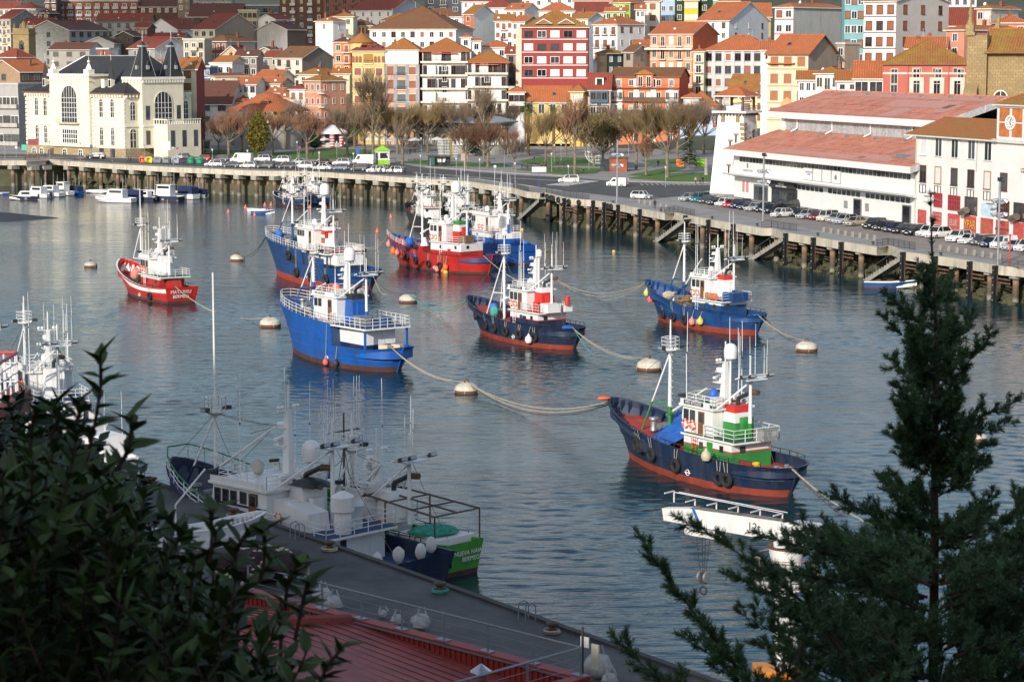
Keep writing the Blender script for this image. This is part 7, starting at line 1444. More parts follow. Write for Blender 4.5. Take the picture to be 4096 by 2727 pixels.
def row(lst,k,oy,ang,where,grp,back=1.4):
 n=0;prev=None;seen={}
 for x,y,c,kd in lst:
  p=atg(1024*k+x/2.24,oy+y/2.24);a=ang+rnd.uniform(-.05,.05);p+=Vector((-math.cos(a)*back,-math.sin(a)*back,0));p.z=zg(p.x,p.y)+.02
  lab='%s %s %s'%(c,NX[kd],where)
  if prev:lab+=', right of the %s %s'%prev
  lab=' '.join(lab.split()[:16]);car(p,kd,CC[c],a,lab,grp);prev=(c,NX[kd].split()[-1])
row([(1545,462,'silver','wagon'),(1635,470,'teal','boxy'),(1705,482,'grey','hatch'),(1795,495,'black','wagon'),(1858,506,'white','hatch'),(1925,518,'red','hatch'),(1998,526,'navy','suv'),(2073,538,'navy','sedan'),(2135,550,'silver','sedan'),(2225,560,'black','suv'),(2290,572,'black','suv')],2,600,HANG,'parked before the market hall','cars parked along the market hall')
row([(45,520,'navy','hatch'),(140,540,'black','boxy'),(70,605,'white','hatch'),(235,600,'black','sedan'),(305,618,'silver','wagon'),(400,628,'wine','hatch'),(480,640,'cream','boxy'),(565,652,'silver','hatch'),(640,664,'silver','wagon'),(735,682,'beige','sedan'),(905,708,'black','suv'),(985,724,'black','hatch'),(1072,738,'navy','hatch'),(1160,750,'black','sedan'),(1270,768,'black','suv'),(1388,778,'white','suv'),(1470,792,'white','suv'),(1655,826,'white','suv'),(1755,845,'white','hatch'),(1865,856,'grey','wagon'),(1955,874,'navy','sedan'),(2055,888,'white','van'),(2160,902,'silver','sedan'),(2270,912,'white','suv'),(2360,930,'black','suv')],3,600,HANG,'parked on the right of the quay','cars parked along the port building')
LA=PI-.28
row([(1630,1425,'silver','hatch'),(1825,1440,'red','hatch'),(1985,1448,'grey','suv'),(2165,1462,'white','bigvan')],0,0,LA,'in the back row near the palace','cars by the park, back row',0)
row([(1920,1492,'white','wagon'),(2075,1502,'grey','sedan'),(2225,1505,'white','hatch')],0,0,LA,'in the front row by the green bins','cars by the quay rail, front row',0)
row([(65,1448,'white','suv'),(232,1456,'white','suv'),(395,1472,'silver','sedan'),(592,1476,'black','sedan'),(770,1482,'white','suv'),(968,1476,'white','bigvan')],1,0,LA,'in the back row along the lawn','cars by the park, back row',0)
row([(80,1508,'grey','suv'),(272,1510,'grey','wagon'),(440,1510,'white','suv'),(600,1522,'white','sedan'),(757,1526,'blue grey','hatch'),(920,1532,'grey','suv'),(1080,1548,'white','suv'),(1245,1550,'white','hatch')],1,0,LA,'in the front row by the quay rail','cars by the quay rail, front row',0)
t=car(atg(2048+510/2.24,600+292/2.24),'suv',CC['white'],PI-.1,'white police car with blue and yellow side stripes on the zebra crossing',None)
st=MB();[st.box(-1.9,1.6,s*.94-.01,s*.94+.01,z,z+.12,i)for s in(-1,1)for i,z in((0,.72),(1,.5))];st.build('side_stripe',[mat('police_blue',(.02,.05,.35)),mat('police_yellow',(.75,.7,.05))],t);MB().box(-.15,.15,-.5,.5,1.72,1.84).build('light_bar',mat('blue_lamp',(.02,.06,.5),.2),t)
car(atg(2048+945/2.24,600+328/2.24),'van',CC['white'],PI-.45,'white delivery van driving left past the lawn',None);car(atg(2048+1160/2.24,600+437/2.24),'hatch',CC['white'],-.5,'small white hatchback driving right beside the tall light mast',None);car(atg(865/2.24,1425/2.24),'suv',CC['black'],PI-.1,'black car driving in front of the palace',None)
# ================================================================ people
def human(pose):
 J={'stand':dict(h=(0,0,.95),n=(0,0,1.48),hd=(.02,0,1.63),kl=(.02,.1,.5),fl=(0,.11,.06),tl=(.14,.12,.03),kr=(.02,-.1,.5),fr=(0,-.11,.06),tr=(.14,-.12,.03),el=(-.03,.27,1.12),wl=(.06,.27,.86),er=(-.03,-.27,1.12),wr=(.06,-.27,.86)),'walk':dict(h=(0,0,.93),n=(.05,0,1.46),hd=(.1,0,1.61),kl=(.2,.09,.52),fl=(.26,.1,.08),tl=(.4,.1,.06),kr=(-.08,-.09,.5),fr=(-.38,-.1,.14),tr=(-.28,-.1,.05),el=(-.14,.25,1.15),wl=(-.02,.26,.9),er=(.1,-.25,1.13),wr=(.28,-.24,.98)),'sit':dict(h=(0,0,.5),n=(.02,0,1.02),hd=(.06,0,1.17),kl=(.42,.1,.5),fl=(.4,.1,.06),tl=(.54,.1,.03),kr=(.42,-.1,.5),fr=(.4,-.1,.06),tr=(.54,-.1,.03),el=(.05,.26,.7),wl=(.3,.16,.62),er=(.05,-.26,.7),wr=(.3,-.16,.62))}[pose]
 V=Vector;h,n,hd=V(J['h']),V(J['n']),V(J['hd']);P=[h,h.lerp(n,.5),h.lerp(n,.88),n,hd,hd+V((.01,0,.12))];rad=[.15,.14,.16,.06,.105,.085];E_=[(0,1),(1,2),(2,3),(3,4),(4,5)]
 for s,k,f,t in((1,'kl','fl','tl'),(-1,'kr','fr','tr')):
  i=len(P);P+=[h+V((0,s*.1,-.06)),V(J[k]),V(J[f]),V(J[t])];rad+=[.1,.068,.05,.045];E_+=[(0,i),(i,i+1),(i+1,i+2),(i+2,i+3)]
 for s,e,w in((1,'el','wl'),(-1,'er','wr')):
  i=len(P);P+=[h.lerp(n,.88)+V((0,s*.19,0)),V(J[e]),V(J[w]),V(J[w])+V((.03,0,-.09))];rad+=[.075,.052,.04,.045];E_+=[(2,i),(i,i+1),(i+1,i+2),(i+2,i+3)]
 me=bpy.data.meshes.new('body');me.from_pydata([tuple(p)for p in P],E_,[]);o=bpy.data.objects.new('body',me);COL.objects.link(o);md=o.modifiers.new('s','SKIN')
 for i,r in enumerate(rad):me.skin_vertices[0].data[i].radius=(r,r)
 me.skin_vertices[0].data[0].use_root=True;sb=o.modifiers.new('u','SUBSURF');sb.levels=1
 dg=bpy.context.evaluated_depsgraph_get();m2=bpy.data.meshes.new_from_object(o.evaluated_get(dg));bpy.data.objects.remove(o);m2 .materials.clear()
 for m in(mat('coat_cloth',(.9,.9,.9),.85,var=.1,objcol=True),mat('dark_trousers',(.03,.033,.045),.85,var=.3),mat('skin',(.5,.28,.19),.6),mat('dark_hair',(.03,.02,.015),.7)):m2 .materials.append(m)
 for p in m2 .polygons:
  c=p.center;p.use_smooth=True;q=0
  if c.z>n.z+.03:q=3 if(c.z>hd.z+.06 or c.x<hd.x-.03)else 2
  elif(pose!='sit' and c.z<h.z-.05)or(pose=='sit' and(c.x>.16 and abs(c.y)<.2 and c.z<.6)):q=1
  if min((c-V(J[w])-V((.03,0,-.09))).length for w in('wl','wr'))<.075:q=2
  p.material_index=q
 return m2
PEO={k:human(k)for k in('stand','walk','sit')}
def person(k,x,y,oy,pose,ang,col,lab,grp=None,up=0,s=1):
 p=atg(1024*k+x/2.24,oy+y/2.24,up);o=link('person',PEO[pose],None,p,ang,sc=s);obc(o,col);tag(o,lab,'person',grp)
K=(.02,.02,.024)
for a in((2,1280,529,600,'walk',PI/2,K,'person in black walking away along the quay beside the concrete posts'),(2,1310,1495,0,'walk',-PI/2,(.03,.06,.16),'person in blue walking on the park path near the watch tower'),(2,1648,912/1+0,0,'stand',0,(.45,.38,.28),''),):
 if a[7]:person(*a)
for x,y,c,po,l,s in((1645,308,(.5,.43,.32),'stand','person in a beige coat standing in the group by the stone column',.95),(1685,308,K,'stand','small child in dark clothes between two adults by the stone column',.62),(1708,306,K,'walk','person in a black coat walking in the group by the stone column',1),(1790,300,(.12,.1,.1),'walk','person in grey walking behind the stone column',1)):person(2,x,y,600,po,-1.2,c,l,None,0,s)
for x,y,c,l in((760,1440,(.6,.6,.58),'person in a white top, left of three walkers before the palace'),(778,1442,K,'middle person in black of the three walkers before the palace'),(792,1440,K,'person in black, right of three walkers before the palace'),(1153,1458,(.05,.12,.14),'person in dark green of the pair on the promenade before the palace'),(1172,1460,(.04,.05,.1),'person in dark blue of the pair on the promenade before the palace'),(1258,1468,K,'person in black beside the orange bin'),(1325,1472,(.06,.06,.09),'person in dark clothes before the yellow bin'),(1515,1470,K,'person in black by the grey bins'),(1655,1478,(.02,.05,.18),'person in blue by the blue bin'),(403,1418,(.12,.05,.04),'person in brown walking near the left end of the promenade'),(2082,1500,(.03,.05,.09),'person in navy between parked cars by the quay rail'),(2178,1505,(.14,.14,.15),'person in grey between parked cars by the white van')):person(0,x,y,0,'walk',rnd.choice((0,PI)),c,l)
for x,y,c,po,l in((1065,1552,(.03,.03,.05),'walk','person in dark coat before the white cars at the right of the row'),(1110,1552,(.6,.6,.6),'walk','person in white before the white cars at the right of the row'),(1222,1552,(.03,.04,.06),'walk','person in navy before the last white car of the row'),(1335,1560,(.02,.03,.06),'stand','person in a dark jacket standing right of the last parked car'),(775,1322,(.55,.02,.03),'stand','person in a red jacket by the striped kiosk'),(795,1322,(.6,.58,.52),'stand','person in white trousers by the striped kiosk'),(510,1398,K,'stand','person with a dog on the lawn path'),(1700,1495,(.04,.06,.12),'stand','person waiting in the bus shelter'),(1205,1310,(.05,.1,.25),'walk','person in blue on the far side of the park'),(1380,1390,K,'walk','person in black by the park benches'),(160,1500,(.1,.06,.04),'walk','person in brown between the parked cars on the left'),(132,1500,(.12,.08,.05),'walk','second person in brown between the parked cars on the left')):person(1,x,y,0,po,rnd.uniform(0,6),c,l)
for k,x,y,c,l in((2,265,1512,(.08,.05,.05),'person sitting on a park bench by the lawn edge'),(2,200,1440,K,'person in black sitting far back in the park'),(3,60,1036,(.03,.12,.08),'person in green sitting at the bar terrace'),(3,398,1090,(.25,.2,.18),'person with long hair sitting at a white terrace table'),(3,470,1102,K,'person in black sitting at a white terrace table'),(2,2150,1022,K,'person in black sitting at the left end of the bar terrace'),(2,2205,1030,(.1,.1,.12),'person in grey sitting at the bar terrace')):person(k,x,y,0,'sit',rnd.uniform(3,5),c,l)
CH=MB().box(-.22,.22,-.22,.22,.42,.46).box(-.22,-.18,-.22,.22,.46,.88);[CH.bar((x,y,0),(x*.95,y*.95,.44),.025,n=4)for x in(-.2,.2)for y in(-.2,.2)];CH=CH.mesh('terrace_chair',CLEANW)
TB=MB().lathe([(.3,0),(.04,.04),(.04,.7),(.42,.72),(.42,.75),(.01,.75)],n=12).mesh('terrace_table',CLEANW)
for i,(k,x,y)in enumerate([(3,380,1095),(3,440,1104),(3,490,1112),(3,40,1040),(3,90,1046),(3,230,1062),(2,2130,1028),(2,2185,1034),(2,2240,1040)]):
 p=atg(1024*k+x/2.24,y/2.24);tag(link('terrace_table',TB,None,p),'white round terrace table before the market hall','table','white terrace tables')
 for a in(0,2.2,4.1):tag(link('terrace_chair',CH,None,p+Vector((.75*math.cos(a),.75*math.sin(a),0)),a),'white plastic chair at a terrace table before the market hall','chair','white terrace chairs')
# ================================================================ park furniture
BN=MB();[BN.box(-.9,.9,-.25+.16*i,-.12+.16*i,.42,.46)for i in range(3)];[BN.box(-.9,.9,.26,.3,.55+.15*i,.66+.15*i)for i in range(2)];BNL=MB();[BNL.box(x-.04,x+.04,-.22,.3,0,.42).box(x-.04,x+.04,.24,.3,.42,.85)for x in(-.7,.7)]
BN=BN.mesh('seat',mat('bench_wood',(.09,.075,.06),.8,var=.3));BNL=BNL.mesh('legs',DARK)
for k,x,y in((2,115,1510),(2,165,1515),(2,320,1522),(2,400,1530),(2,450,1536),(2,560,1545),(2,615,1552),(2,420,1480),(2,490,1490),(2,1450,1500),(1,1230,1380),(1,1330,1385),(1,1400,1370),(1,1450,1365),(1,770,1410),(1,1225,1445),(1,1390,1455),(1,1450,1450),(1,2070,1480),(1,2110,1445)):
 t=thing('park_bench','dark wooden bench in the park among the bare trees','bench',atg(1024*k+x/2.24,y/2.24),rnd.choice((0,PI,.3)),'park benches');link('seat',BN,t);link('legs',BNL,t)
def bin_(x,col,lab,dome,s=1):
 p=atg(x/2.24,1462/2.24+(x-1290)*.006);t=thing('recycling_bin',lab,'bin',p);m=mat('bin_%d'%int(col[0]*999+col[1]*99),col,.5)
 if dome:MB().lathe([(.85,.1),(.95,.5),(.9,1.3),(.6,1.75),(.15,1.9),(.01,1.9)],n=14).build('shell',m,t)
 else:MB().side([(-.85,.15),(.85,.15),(.95,1.2),(.6,1.6),(-.6,1.6),(-.95,1.2)],-.6,.6).build('shell',m,t)
 MB().box(-.4,.4,-.97 if dome else-.63,-.55,1.0,1.25).build('opening',DARK,t)
for x,c,l,d in((1278,(.75,.16,.04),'orange domed recycling bin by the promenade',1),(1335,(.8,.55,.02),'yellow boxy recycling bin beside the orange one',0),(1410,(.18,.2,.23),'left grey recycling bin',0),(1492,(.2,.22,.25),'middle grey recycling bin',0),(1572,(.3,.32,.36),'pale grey recycling bin with a blue lid',0),(1712,(.02,.27,.14),'left green domed bottle bank',1),(1792,(.02,.28,.15),'right green domed bottle bank',1)):bin_(x,c,l,d)
p=atg(1024+1132/2.24,1472/2.24);t=thing('green_kiosk','small white park kiosk with a pointed lime green roof','kiosk',p,.35);lg=mat('lime_green',(.3,.62,.03),.6);MB().box(-1.5,1.5,-1.5,1.5,0,1.1).build('base',lg,t);MB().box(-1.5,1.5,-1.5,1.5,1.1,1.3).box(-1.5,1.5,-1.5,1.5,3.0,3.3).box(-1.4,1.4,-1.4,1.4,1.3,3.0).build('walls',CLEANW,t)
MB().lathe([(2.5,3.3),(.02,4.6)],n=4,M=Matrix.Rotation(PI/4,4,'Z')).build('roof',lg,t)
for i in range(4):a=i*PI/2;o=MB().box(-1,1,-1.45,-1.41,1.5,2.8).build('window',GLASS,t);o.rotation_euler.z=a
p=atg(1024+690/2.24,1318/2.24);t=thing('striped_kiosk','round kiosk with red and white striped pillars and a white roof','kiosk',p);MB().lathe([(3.2,0),(3.2,1.3),(3.0,1.3),(3.0,3.8)],n=16,mf=[0,0,1]).build('wall',[wallm((.5,.48,.44)),GLASS],t);MB().lathe([(4.2,3.8),(4.2,4.3),(3.4,4.9),(1.8,5.5),(.8,6.2),(.01,6.3)],n=18,mf=[0,0,0,0,0]).build('roof',CLEANW,t)
for a in(-2.6,-1.57,-.6):MB().lathe([(.75,i*.38)for i in range(11)],(2.9*math.cos(a),2.9*math.sin(a),0),10,mf=[i%2 for i in range(10)]).build('striped_pillar',[REDP,CLEANW],t)
def shelter_(x0,x1,y,lab):
 p,q=atg(1024+x0/2.24,y/2.24),atg(1024+x1/2.24,y/2.24);w=(q-p).length;t=thing('bus_shelter',lab,'bus shelter',p,math.atan2(q.y-p.y,q.x-p.x));MB().box(-.3,w+.3,-1.2,1.2,2.5,2.65).build('roof',DARK,t);f=MB();[f.box(x-.05,x+.05,yy-.05,yy+.05,0,2.5)for x in(0,w*.5,w)for yy in(-.9,.9)];f.build('posts',DARK,t);MB().box(0,w,.88,.92,.3,2.3).build('glass',GLASS,t);MB().box(.1,1.5,-.75,-.6,.3,2.2).build('poster_panel',mat('dark_green_poster',(.03,.09,.07)),t);MB().box(w*.4,w*.6,.8,.86,.9,1.9).box(w*.65,w*.8,.8,.86,.9,1.9).build('timetable',CLEANW,t)
shelter_(1545,1740,1490,'dark framed glass bus shelter at the edge of the park')
p=atg(1024+2020/2.24,1400/2.24);t=thing('bandstand','round bandstand with a thin grey saucer roof behind the bare trees','bandstand',p+Vector((0,12,0)));t.location.z=zg(p.x,p.y+12);MB().lathe([(7,0),(7,2.2),(.1,2.2)],n=20).build('plinth',CONC,t);MB().lathe([(2.4,2.2),(2.4,8)],n=14).build('core',wallm((.5,.42,.38)),t);MB().lathe([(.1,8.0),(9.6,8.5),(9.8,8.8),(5,10.0),(.1,10.3)],n=30).build('saucer_roof',mat('grey_saucer',(.32,.34,.38),.5),t)
for i in range(8):a=i*PI/4+.2;MB().bar((6*math.cos(a),6*math.sin(a),2.2),(6.8*math.cos(a),6.8*math.sin(a),8.4),.14).build('pillar',STEEL,t)
p=atg(1024+1720/2.24,1405/2.24);t=thing('gift_box_frame','wire frame gift box decoration with a golden bow in the park','decoration',p,.4);m=MB()
for i in range(7):
 x=-2.2+i*.733
 for y in(-2.2,2.2):m.bar((x*.85,y*.85,0),(x,y,4.6),.045,n=4).bar((y*.85,x*.85,0),(y,x,4.6),.045,n=4)
for i in range(7):
 z=i*4.6/6;s=lerp(1.87,2.2,i/6);m.path([Vector(q)for q in((-s,-s,z),(s,-s,z),(s,s,z),(-s,s,z),(-s,-s,z))],.045,4)
m.build('frame',CLEANW,t);m=MB();m.tor((-1,0,5.1),.8,.12,'Y',10,5).tor((1,0,5.1),.8,.12,'Y',10,5).box(-.3,.3,-2.25,-2.15,0,4.6).build('bow',mat('gold_tinsel',(.4,.27,.08),.5,.3),t)
p=atg(2048+762/2.24,1470/2.24);t=thing('globe_frame','big wire globe decoration between the park trees','decoration',p);m=MB()
for i in range(9):a=i*PI/9;m.path([Vector((3.1*math.sin(b)*math.cos(a),3.1*math.sin(b)*math.sin(a),3.1-3.1*math.cos(b)))for b in[2*PI*j/20 for j in range(21)]],.04,3)
for i in range(1,8):b=i*PI/8;m.path([Vector((3.1*math.sin(b)*math.cos(a),3.1*math.sin(b)*math.sin(a),3.1-3.1*math.cos(b)))for a in[2*PI*j/20 for j in range(21)]],.04,3)
m.build('wire',CLEANW,t)
p=atg(2048+955/2.24,1535/2.24);t=thing('info_hut','rust red flat roofed hut with a dark glass side behind the light mast','hut',p,-.1);MB().box(-2,2,-1.3,1.5,0,3.0).build('body',mat('corten',(.3,.08,.035),.8,var=.3),t);MB().box(-2.2,2.2,-1.5,1.7,3.0,3.2).build('roof',RUST,t);MB().box(-4.2,-2.2,-1.2,1,0,2.9).build('glass_side',GLASS,t)
def sign(k,x,y,h,w,hh,col,lab,post=None,txt=None):
 t=thing('sign',lab,'sign',atg(1024*k+x/2.24,y/2.24));MB().bar((0,0,0),(0,0,h),.06,n=6).build('post',post or STEEL,t);b=MB().box(-w/2,w/2,-.1,-.06,h-hh,h).build('panel',col,t)
 if txt:link('lettering',text_mesh(txt[0],txt[1],txt[2],.01),b,(0,-.11,h-hh/2),0,PI/2)
BLS=mat('sign_blue',(.02,.09,.35),.5);sign(2,242,1690,4.4,2.9,1.0,CLEANW,'white direction board on a blue post by the road bend',BLS);sign(1,912,1440,3.4,.9,2.0,BLS,'blue and white parking sign at the edge of the lawn');sign(0,1497,1440,4.8,1.7,2.2,CLEANW,'white direction signs on a post before the cafe terrace');sign(0,303,1390,4.2,2.8,1.6,mat('maroon_panel',(.25,.04,.05)),'maroon notice board on a post at the left end of the promenade');sign(0,822,1450,4.2,.7,.7,BLS,'blue square sign on a tall blue post before the palace',BLS)
sign(1,1865,1490,3.2,1.6,1.9,mat('poster_mix',(.4,.3,.28),var=.6,sc=3),'poster board on legs right of the bus shelter')
def disc(k,x,y,lab,red=True):
 t=thing('road_sign',lab,'sign',atg(1024*k+x/2.24,y/2.24));MB().bar((0,0,0),(0,0,2.8),.04,n=6).build('post',STEEL,t);MB().lathe([(.36,0),(.36,.04),(.26,.05),(.01,.05)],(0,-.05,2.6),14,mf=[0,0,1],M=Matrix.Rotation(PI/2,4,'X')).build('disc',[REDP if red else STEEL,BLS if red else CLEANW],t)
disc(0,1590,1420,'round red and blue no parking sign before the cafe');disc(1,392,1415,'round red and blue no parking sign on the lawn edge');disc(1,2142,1600,'round grey sign on a post by the road bend',False);disc(0,148,1415,'round grey sign at the far left of the promenade',False)
t=thing('life_post','thin red post at the right end of the parking quay','post',atg(4037,1066));MB().bar((0,0,0),(0,0,4.2),.1,n=6).ball((0,0,4.2),.16,6).build('post',REDP,t)
p=atg(2048+2175/2.24-990,1390/2.24)if False else atg(128,600);t=thing('market_stall','turquoise fabric stall front at the left end before the palace','stall',p+Vector((0,-2,0)));MB().box(-2.4,2.4,-.1,.1,0,1.5).build('counter',mat('turquoise_cloth',(.08,.5,.36),.8),t)
p=atg(285/2.24,1432/2.24);t=thing('promenade_bench','rusty brown bench at the left end of the promenade','bench',p);MB().box(-2,2,-.3,.3,.4,.5).box(-2,2,.25,.32,.5,1.1).box(-1.8,-1.6,-.3,.3,0,.4).box(1.6,1.8,-.3,.3,0,.4).build('seat',RUST,t)
# ================================================================ trees of the park
BARK=mat('tree_bark',(.2,.165,.12),.9,var=.4,sc=1.5);TWIG=mat('twigs',(.2,.145,.1),.9,var=.35,sc=.6,objcol=True);LEAFG=mat('autumn_leaf',(.9,.9,.9),.7,var=.35,sc=1.2,objcol=True)
def bare(seed,H_=11,spread=4.4,n=300,tall=False,leaves=0):
 r=random.Random(seed);T_,C_,L_=MB(),MB(),MB();th=H_*(.34 if not tall else.5);T_.bar((0,0,-.2),(r.uniform(-.2,.2),0,th),.3,.22,8);tips=[]
 for i in range(8 if not tall else 10):
  a=i*2.4+r.uniform(-.4,.4);z0=th*(r.uniform(.85,1)if not tall else r.uniform(.5,1));e=Vector((math.cos(a)*spread*r.uniform(.35,.75),math.sin(a)*spread*r.uniform(.35,.75),z0+H_*r.uniform(.14,.3)))
  m_=Vector((e.x*.4,e.y*.4,z0+(e.z-z0)*.35));T_.bar((0,0,z0),m_,.13,.1,6).bar(m_,e,.1,.06,5)
  for j in range(3):f=e+Vector((r.uniform(-1,1),r.uniform(-1,1),r.uniform(.2,1.3)))*spread*.24;T_.bar(e,f,.06,.035,4);tips.append(f)
  tips.append(e)
 if tall:T_.bar((0,0,th),(.2,0,H_*.95),.2,.05,6);tips+=[Vector((0,0,H_*k))for k in(.6,.7,.8,.9)]
 for i in range(int(n*1.9)):
  p=r.choice(tips);rad=Vector((p.x,p.y,0));d=(rad*.16*r.uniform(.2,1.5)+Vector((r.uniform(-.7,.7),r.uniform(-.7,.7),r.uniform(.8,2.1)))).normalized();ln=H_*r.uniform(.12,.33)
  q=p+d*ln*.6;e=q+(d+Vector((r.uniform(-.25,.25),r.uniform(-.25,.25),.2))).normalized()*ln*.5;C_.bar(p,q,.034,.024,3,cap=False).bar(q,e,.02,.01,3,cap=False)
  for j in range(2):C_.bar(q,q+(d+Vector((r.uniform(-.7,.7),r.uniform(-.7,.7),r.uniform(-.2,.5)))).normalized()*ln*.35,.014,.008,3,cap=False)
  if leaves and r.random()<leaves:
   for j in range(5):
    c=q.lerp(e,r.random())+Vector((r.uniform(-.3,.3),r.uniform(-.3,.3),r.uniform(-.3,.3)));u=Vector((r.uniform(-1,1),r.uniform(-1,1),r.uniform(-1,1))).normalized()*.22;v=u.orthogonal().normalized()*.2;L_.face([c-u,c-v,c+u,c+v])
 return T_.mesh('trunk',BARK),C_.mesh('crown',TWIG),(L_.mesh('leaves',LEAFG)if leaves else None)
BT=[bare(1),bare(2,11,4.8,340),bare(3,10,3.8,280),bare(4,12,5.2,400),bare(5,14,3.0,260,True),bare(6,10,4.2,260,False,.5),bare(7,8,2.0,120,True)]
def tree(k,x,y,v,s,col,lab,lc=None):
 p=atg(1024*k+x/2.24,y/2.24);T_,C_,L_=BT[v];t=thing('bare_tree',lab,'tree',p,rnd.random()*6,'bare trees of the park');t.scale=(s,s,s);link('trunk',T_,t);obc(link('crown',C_,t),col)
 if L_:obc(link('leaves',L_,t),lc or(.14,.12,.02))
BR,RDB,OL,GY=(1,1,1),(1.12,.8,.7),(1.15,1.1,.75),(.95,.92,.9)
n_=0
for k,x,y,v,s,c,d in((0,1725,1382,0,.95,GY,'grey bare tree before the cafe terrace'),(0,2050,1402,2,1.0,RDB,'reddish bare tree left of the leafy yellow tree'),(0,1960,1385,2,.8,RDB,'smaller reddish bare tree near the cafe'),(0,2165,1372,1,.95,RDB,'reddish bare tree beside the leafy yellow tree'),(1,150,1380,0,.9,RDB,'reddish bare tree behind the leafy yellow tree'),(1,265,1335,3,1.0,GY,'broad grey bare tree before the salmon house'),(1,460,1425,2,1.05,RDB,'reddish bare tree on the lawn front left'),(1,700,1300,1,.8,GY,'bare tree behind the striped kiosk'),(1,820,1392,1,1.0,GY,'grey bare tree right of the striped kiosk'),(1,975,1378,4,.8,RDB,'dense reddish bare tree beneath the yellow house'),(1,1050,1395,4,1.2,BR,'tallest thin bare tree before the yellow house'),(1,1105,1340,3,.95,OL,'olive tinted bare tree with a thick trunk'),(1,1265,1382,1,1.0,OL,'olive bare tree behind the lime roofed kiosk'),(1,1312,1472,6,1.1,BR,'thin young tree near the last parked cars'),(1,1420,1320,0,.95,BR,'bare tree before the pink house'),(1,1535,1375,3,1.05,OL,'broad olive bare tree left of the gift box frame'),(1,1620,1310,5,.9,BR,'bare tree with last leaves behind the gift box frame'),(1,1780,1320,1,.95,GY,'bare tree behind the bandstand'),(1,1862,1392,1,1.05,GY,'grey bare tree before the bandstand, left'),(1,1882,1505,2,.9,RDB,'reddish slim tree near the bus shelter'),(1,2042,1425,4,1.0,GY,'tall bare tree before the bandstand'),(1,2076,1508,2,.95,RDB,'reddish slim tree by the road bend'),(1,2180,1330,3,.95,GY,'bare tree right of the bandstand'),(1,2260,1420,0,.62,RDB,'reddish tree left of the palms'),(2,15,1522,0,.62,GY,'grey bare tree at the park front below the palms'),(2,300,1492,3,1.0,OL,'olive bare tree with a pale trunk right of the palms'),(2,480,1402,0,.9,BR,'bare tree before the yellow turret house'),(2,562,1562,4,.95,RDB,'dense reddish tree at the park front'),(2,660,1400,5,1.0,BR,'tree with yellow leaves before the narrow blue bay house'),(2,735,1492,5,.75,BR,'small yellow leaved tree before the wire globe'),(2,812,1522,5,1.05,BR,'tree with green yellow leaves beside the wire globe'),(2,930,1360,1,1.0,GY,'bare tree before the orange balcony house, left'),(2,1112,1522,3,1.0,OL,'broad bare tree with a spotted trunk before the orange balcony house'),(2,1200,1572,6,.9,RDB,'young thin tree on the front lawn'),(2,1245,1400,0,1.0,BR,'bare tree behind the rust red hut'),(2,1392,1592,3,1.25,OL,'largest rounded bare tree near the watch tower'),(2,1480,1430,3,1.1,BR,'big bare tree behind the largest rounded one'),(2,1600,1400,1,1.15,BR,'bare tree left of the watch tower'),(2,1720,1380,1,1.1,BR,'bare tree close behind the annexe of the watch tower'),(2,2230,1260,0,.8,OL,'bare tree behind the watch tower')):
 tree(k,x,y,v,s*1.22,c,d,(.17,.13,.02)if k==2 else(.15,.1,.03))
rq=random.Random(8)
for i,u in enumerate(range(1180,2720,62)):(2060<u<2290)or tree(0,u*2.24,rq.uniform(577,592)*2.24,rq.choice((0,1,2,3,3)),rq.uniform(.8,1.05),rq.choice((GY,BR,OL)),'bare tree of the back row close to the house fronts across the park')
PS=MB().bar((0,0,0),(0,0,2.6),.04,n=5).mesh('pole',STEEL);PC=MB().lathe([(2.0,2.3),(2.0,2.45),(.02,3.1)],n=8).mesh('canopy',CLEANW)
for i,u in enumerate((1475,1510,1548,1590,1625,1660,1750,1790,1300,1260)):t=thing('parasol','white cafe parasol under the bare trees before the house fronts','parasol',atg(u,591+(i%3)*2),0,'white cafe parasols');link('pole',PS,t);link('canopy',PC,t)
def leafball(p,name,lab,h,rx,col,n,seed,cat='tree',ts=.3,mt=None,low=.12):
 r=random.Random(seed);t=thing(name,lab,cat,p);MB().bar((0,0,0),(0,0,h*.7),.22,.06,7).build('trunk',BARK,t);m=MB()
 for i in range(n):
  z=h*(low+(1-low)*r.random());f=math.sin(PI*min(1,((z/h-low)/(1-low))**.8*.92+.06))**.7;a=r.random()*6.283;q=rx*f*(r.random()**.45)*(1+.3*noise.noise(Vector((math.cos(a)*2,math.sin(a)*2,z*.5))));c=Vector((q*math.cos(a),q*math.sin(a),z))
  u=Vector((r.uniform(-1,1),r.uniform(-1,1),r.uniform(-1,1))).normalized()*ts;v=u.orthogonal().normalized()*ts*.7;m.face([c-u,c-v,c+u,c+v])
 obc(m.build('crown',mt or LEAFG,t),col);return t
leafball(atg(1024+22/2.24,1402/2.24),'leafy_tree','tall yellow green leafy tree at the left of the lawn',11.5,3.1,(.2,.16,.02),2600,1)
for k,x,y,h,rx,l in((1,530,1345,5.5,1.8,'small dark evergreen behind the lawn'),(1,1945,1400,6.5,2.0,'dark evergreen by the bandstand steps'),(0,2290,1350,7,1.6,'small dark shrub tree behind the leafy yellow tree')):leafball(atg(1024*k+x/2.24,y/2.24),'evergreen_tree',l,h,rx,(.025,.055,.02),900,x)
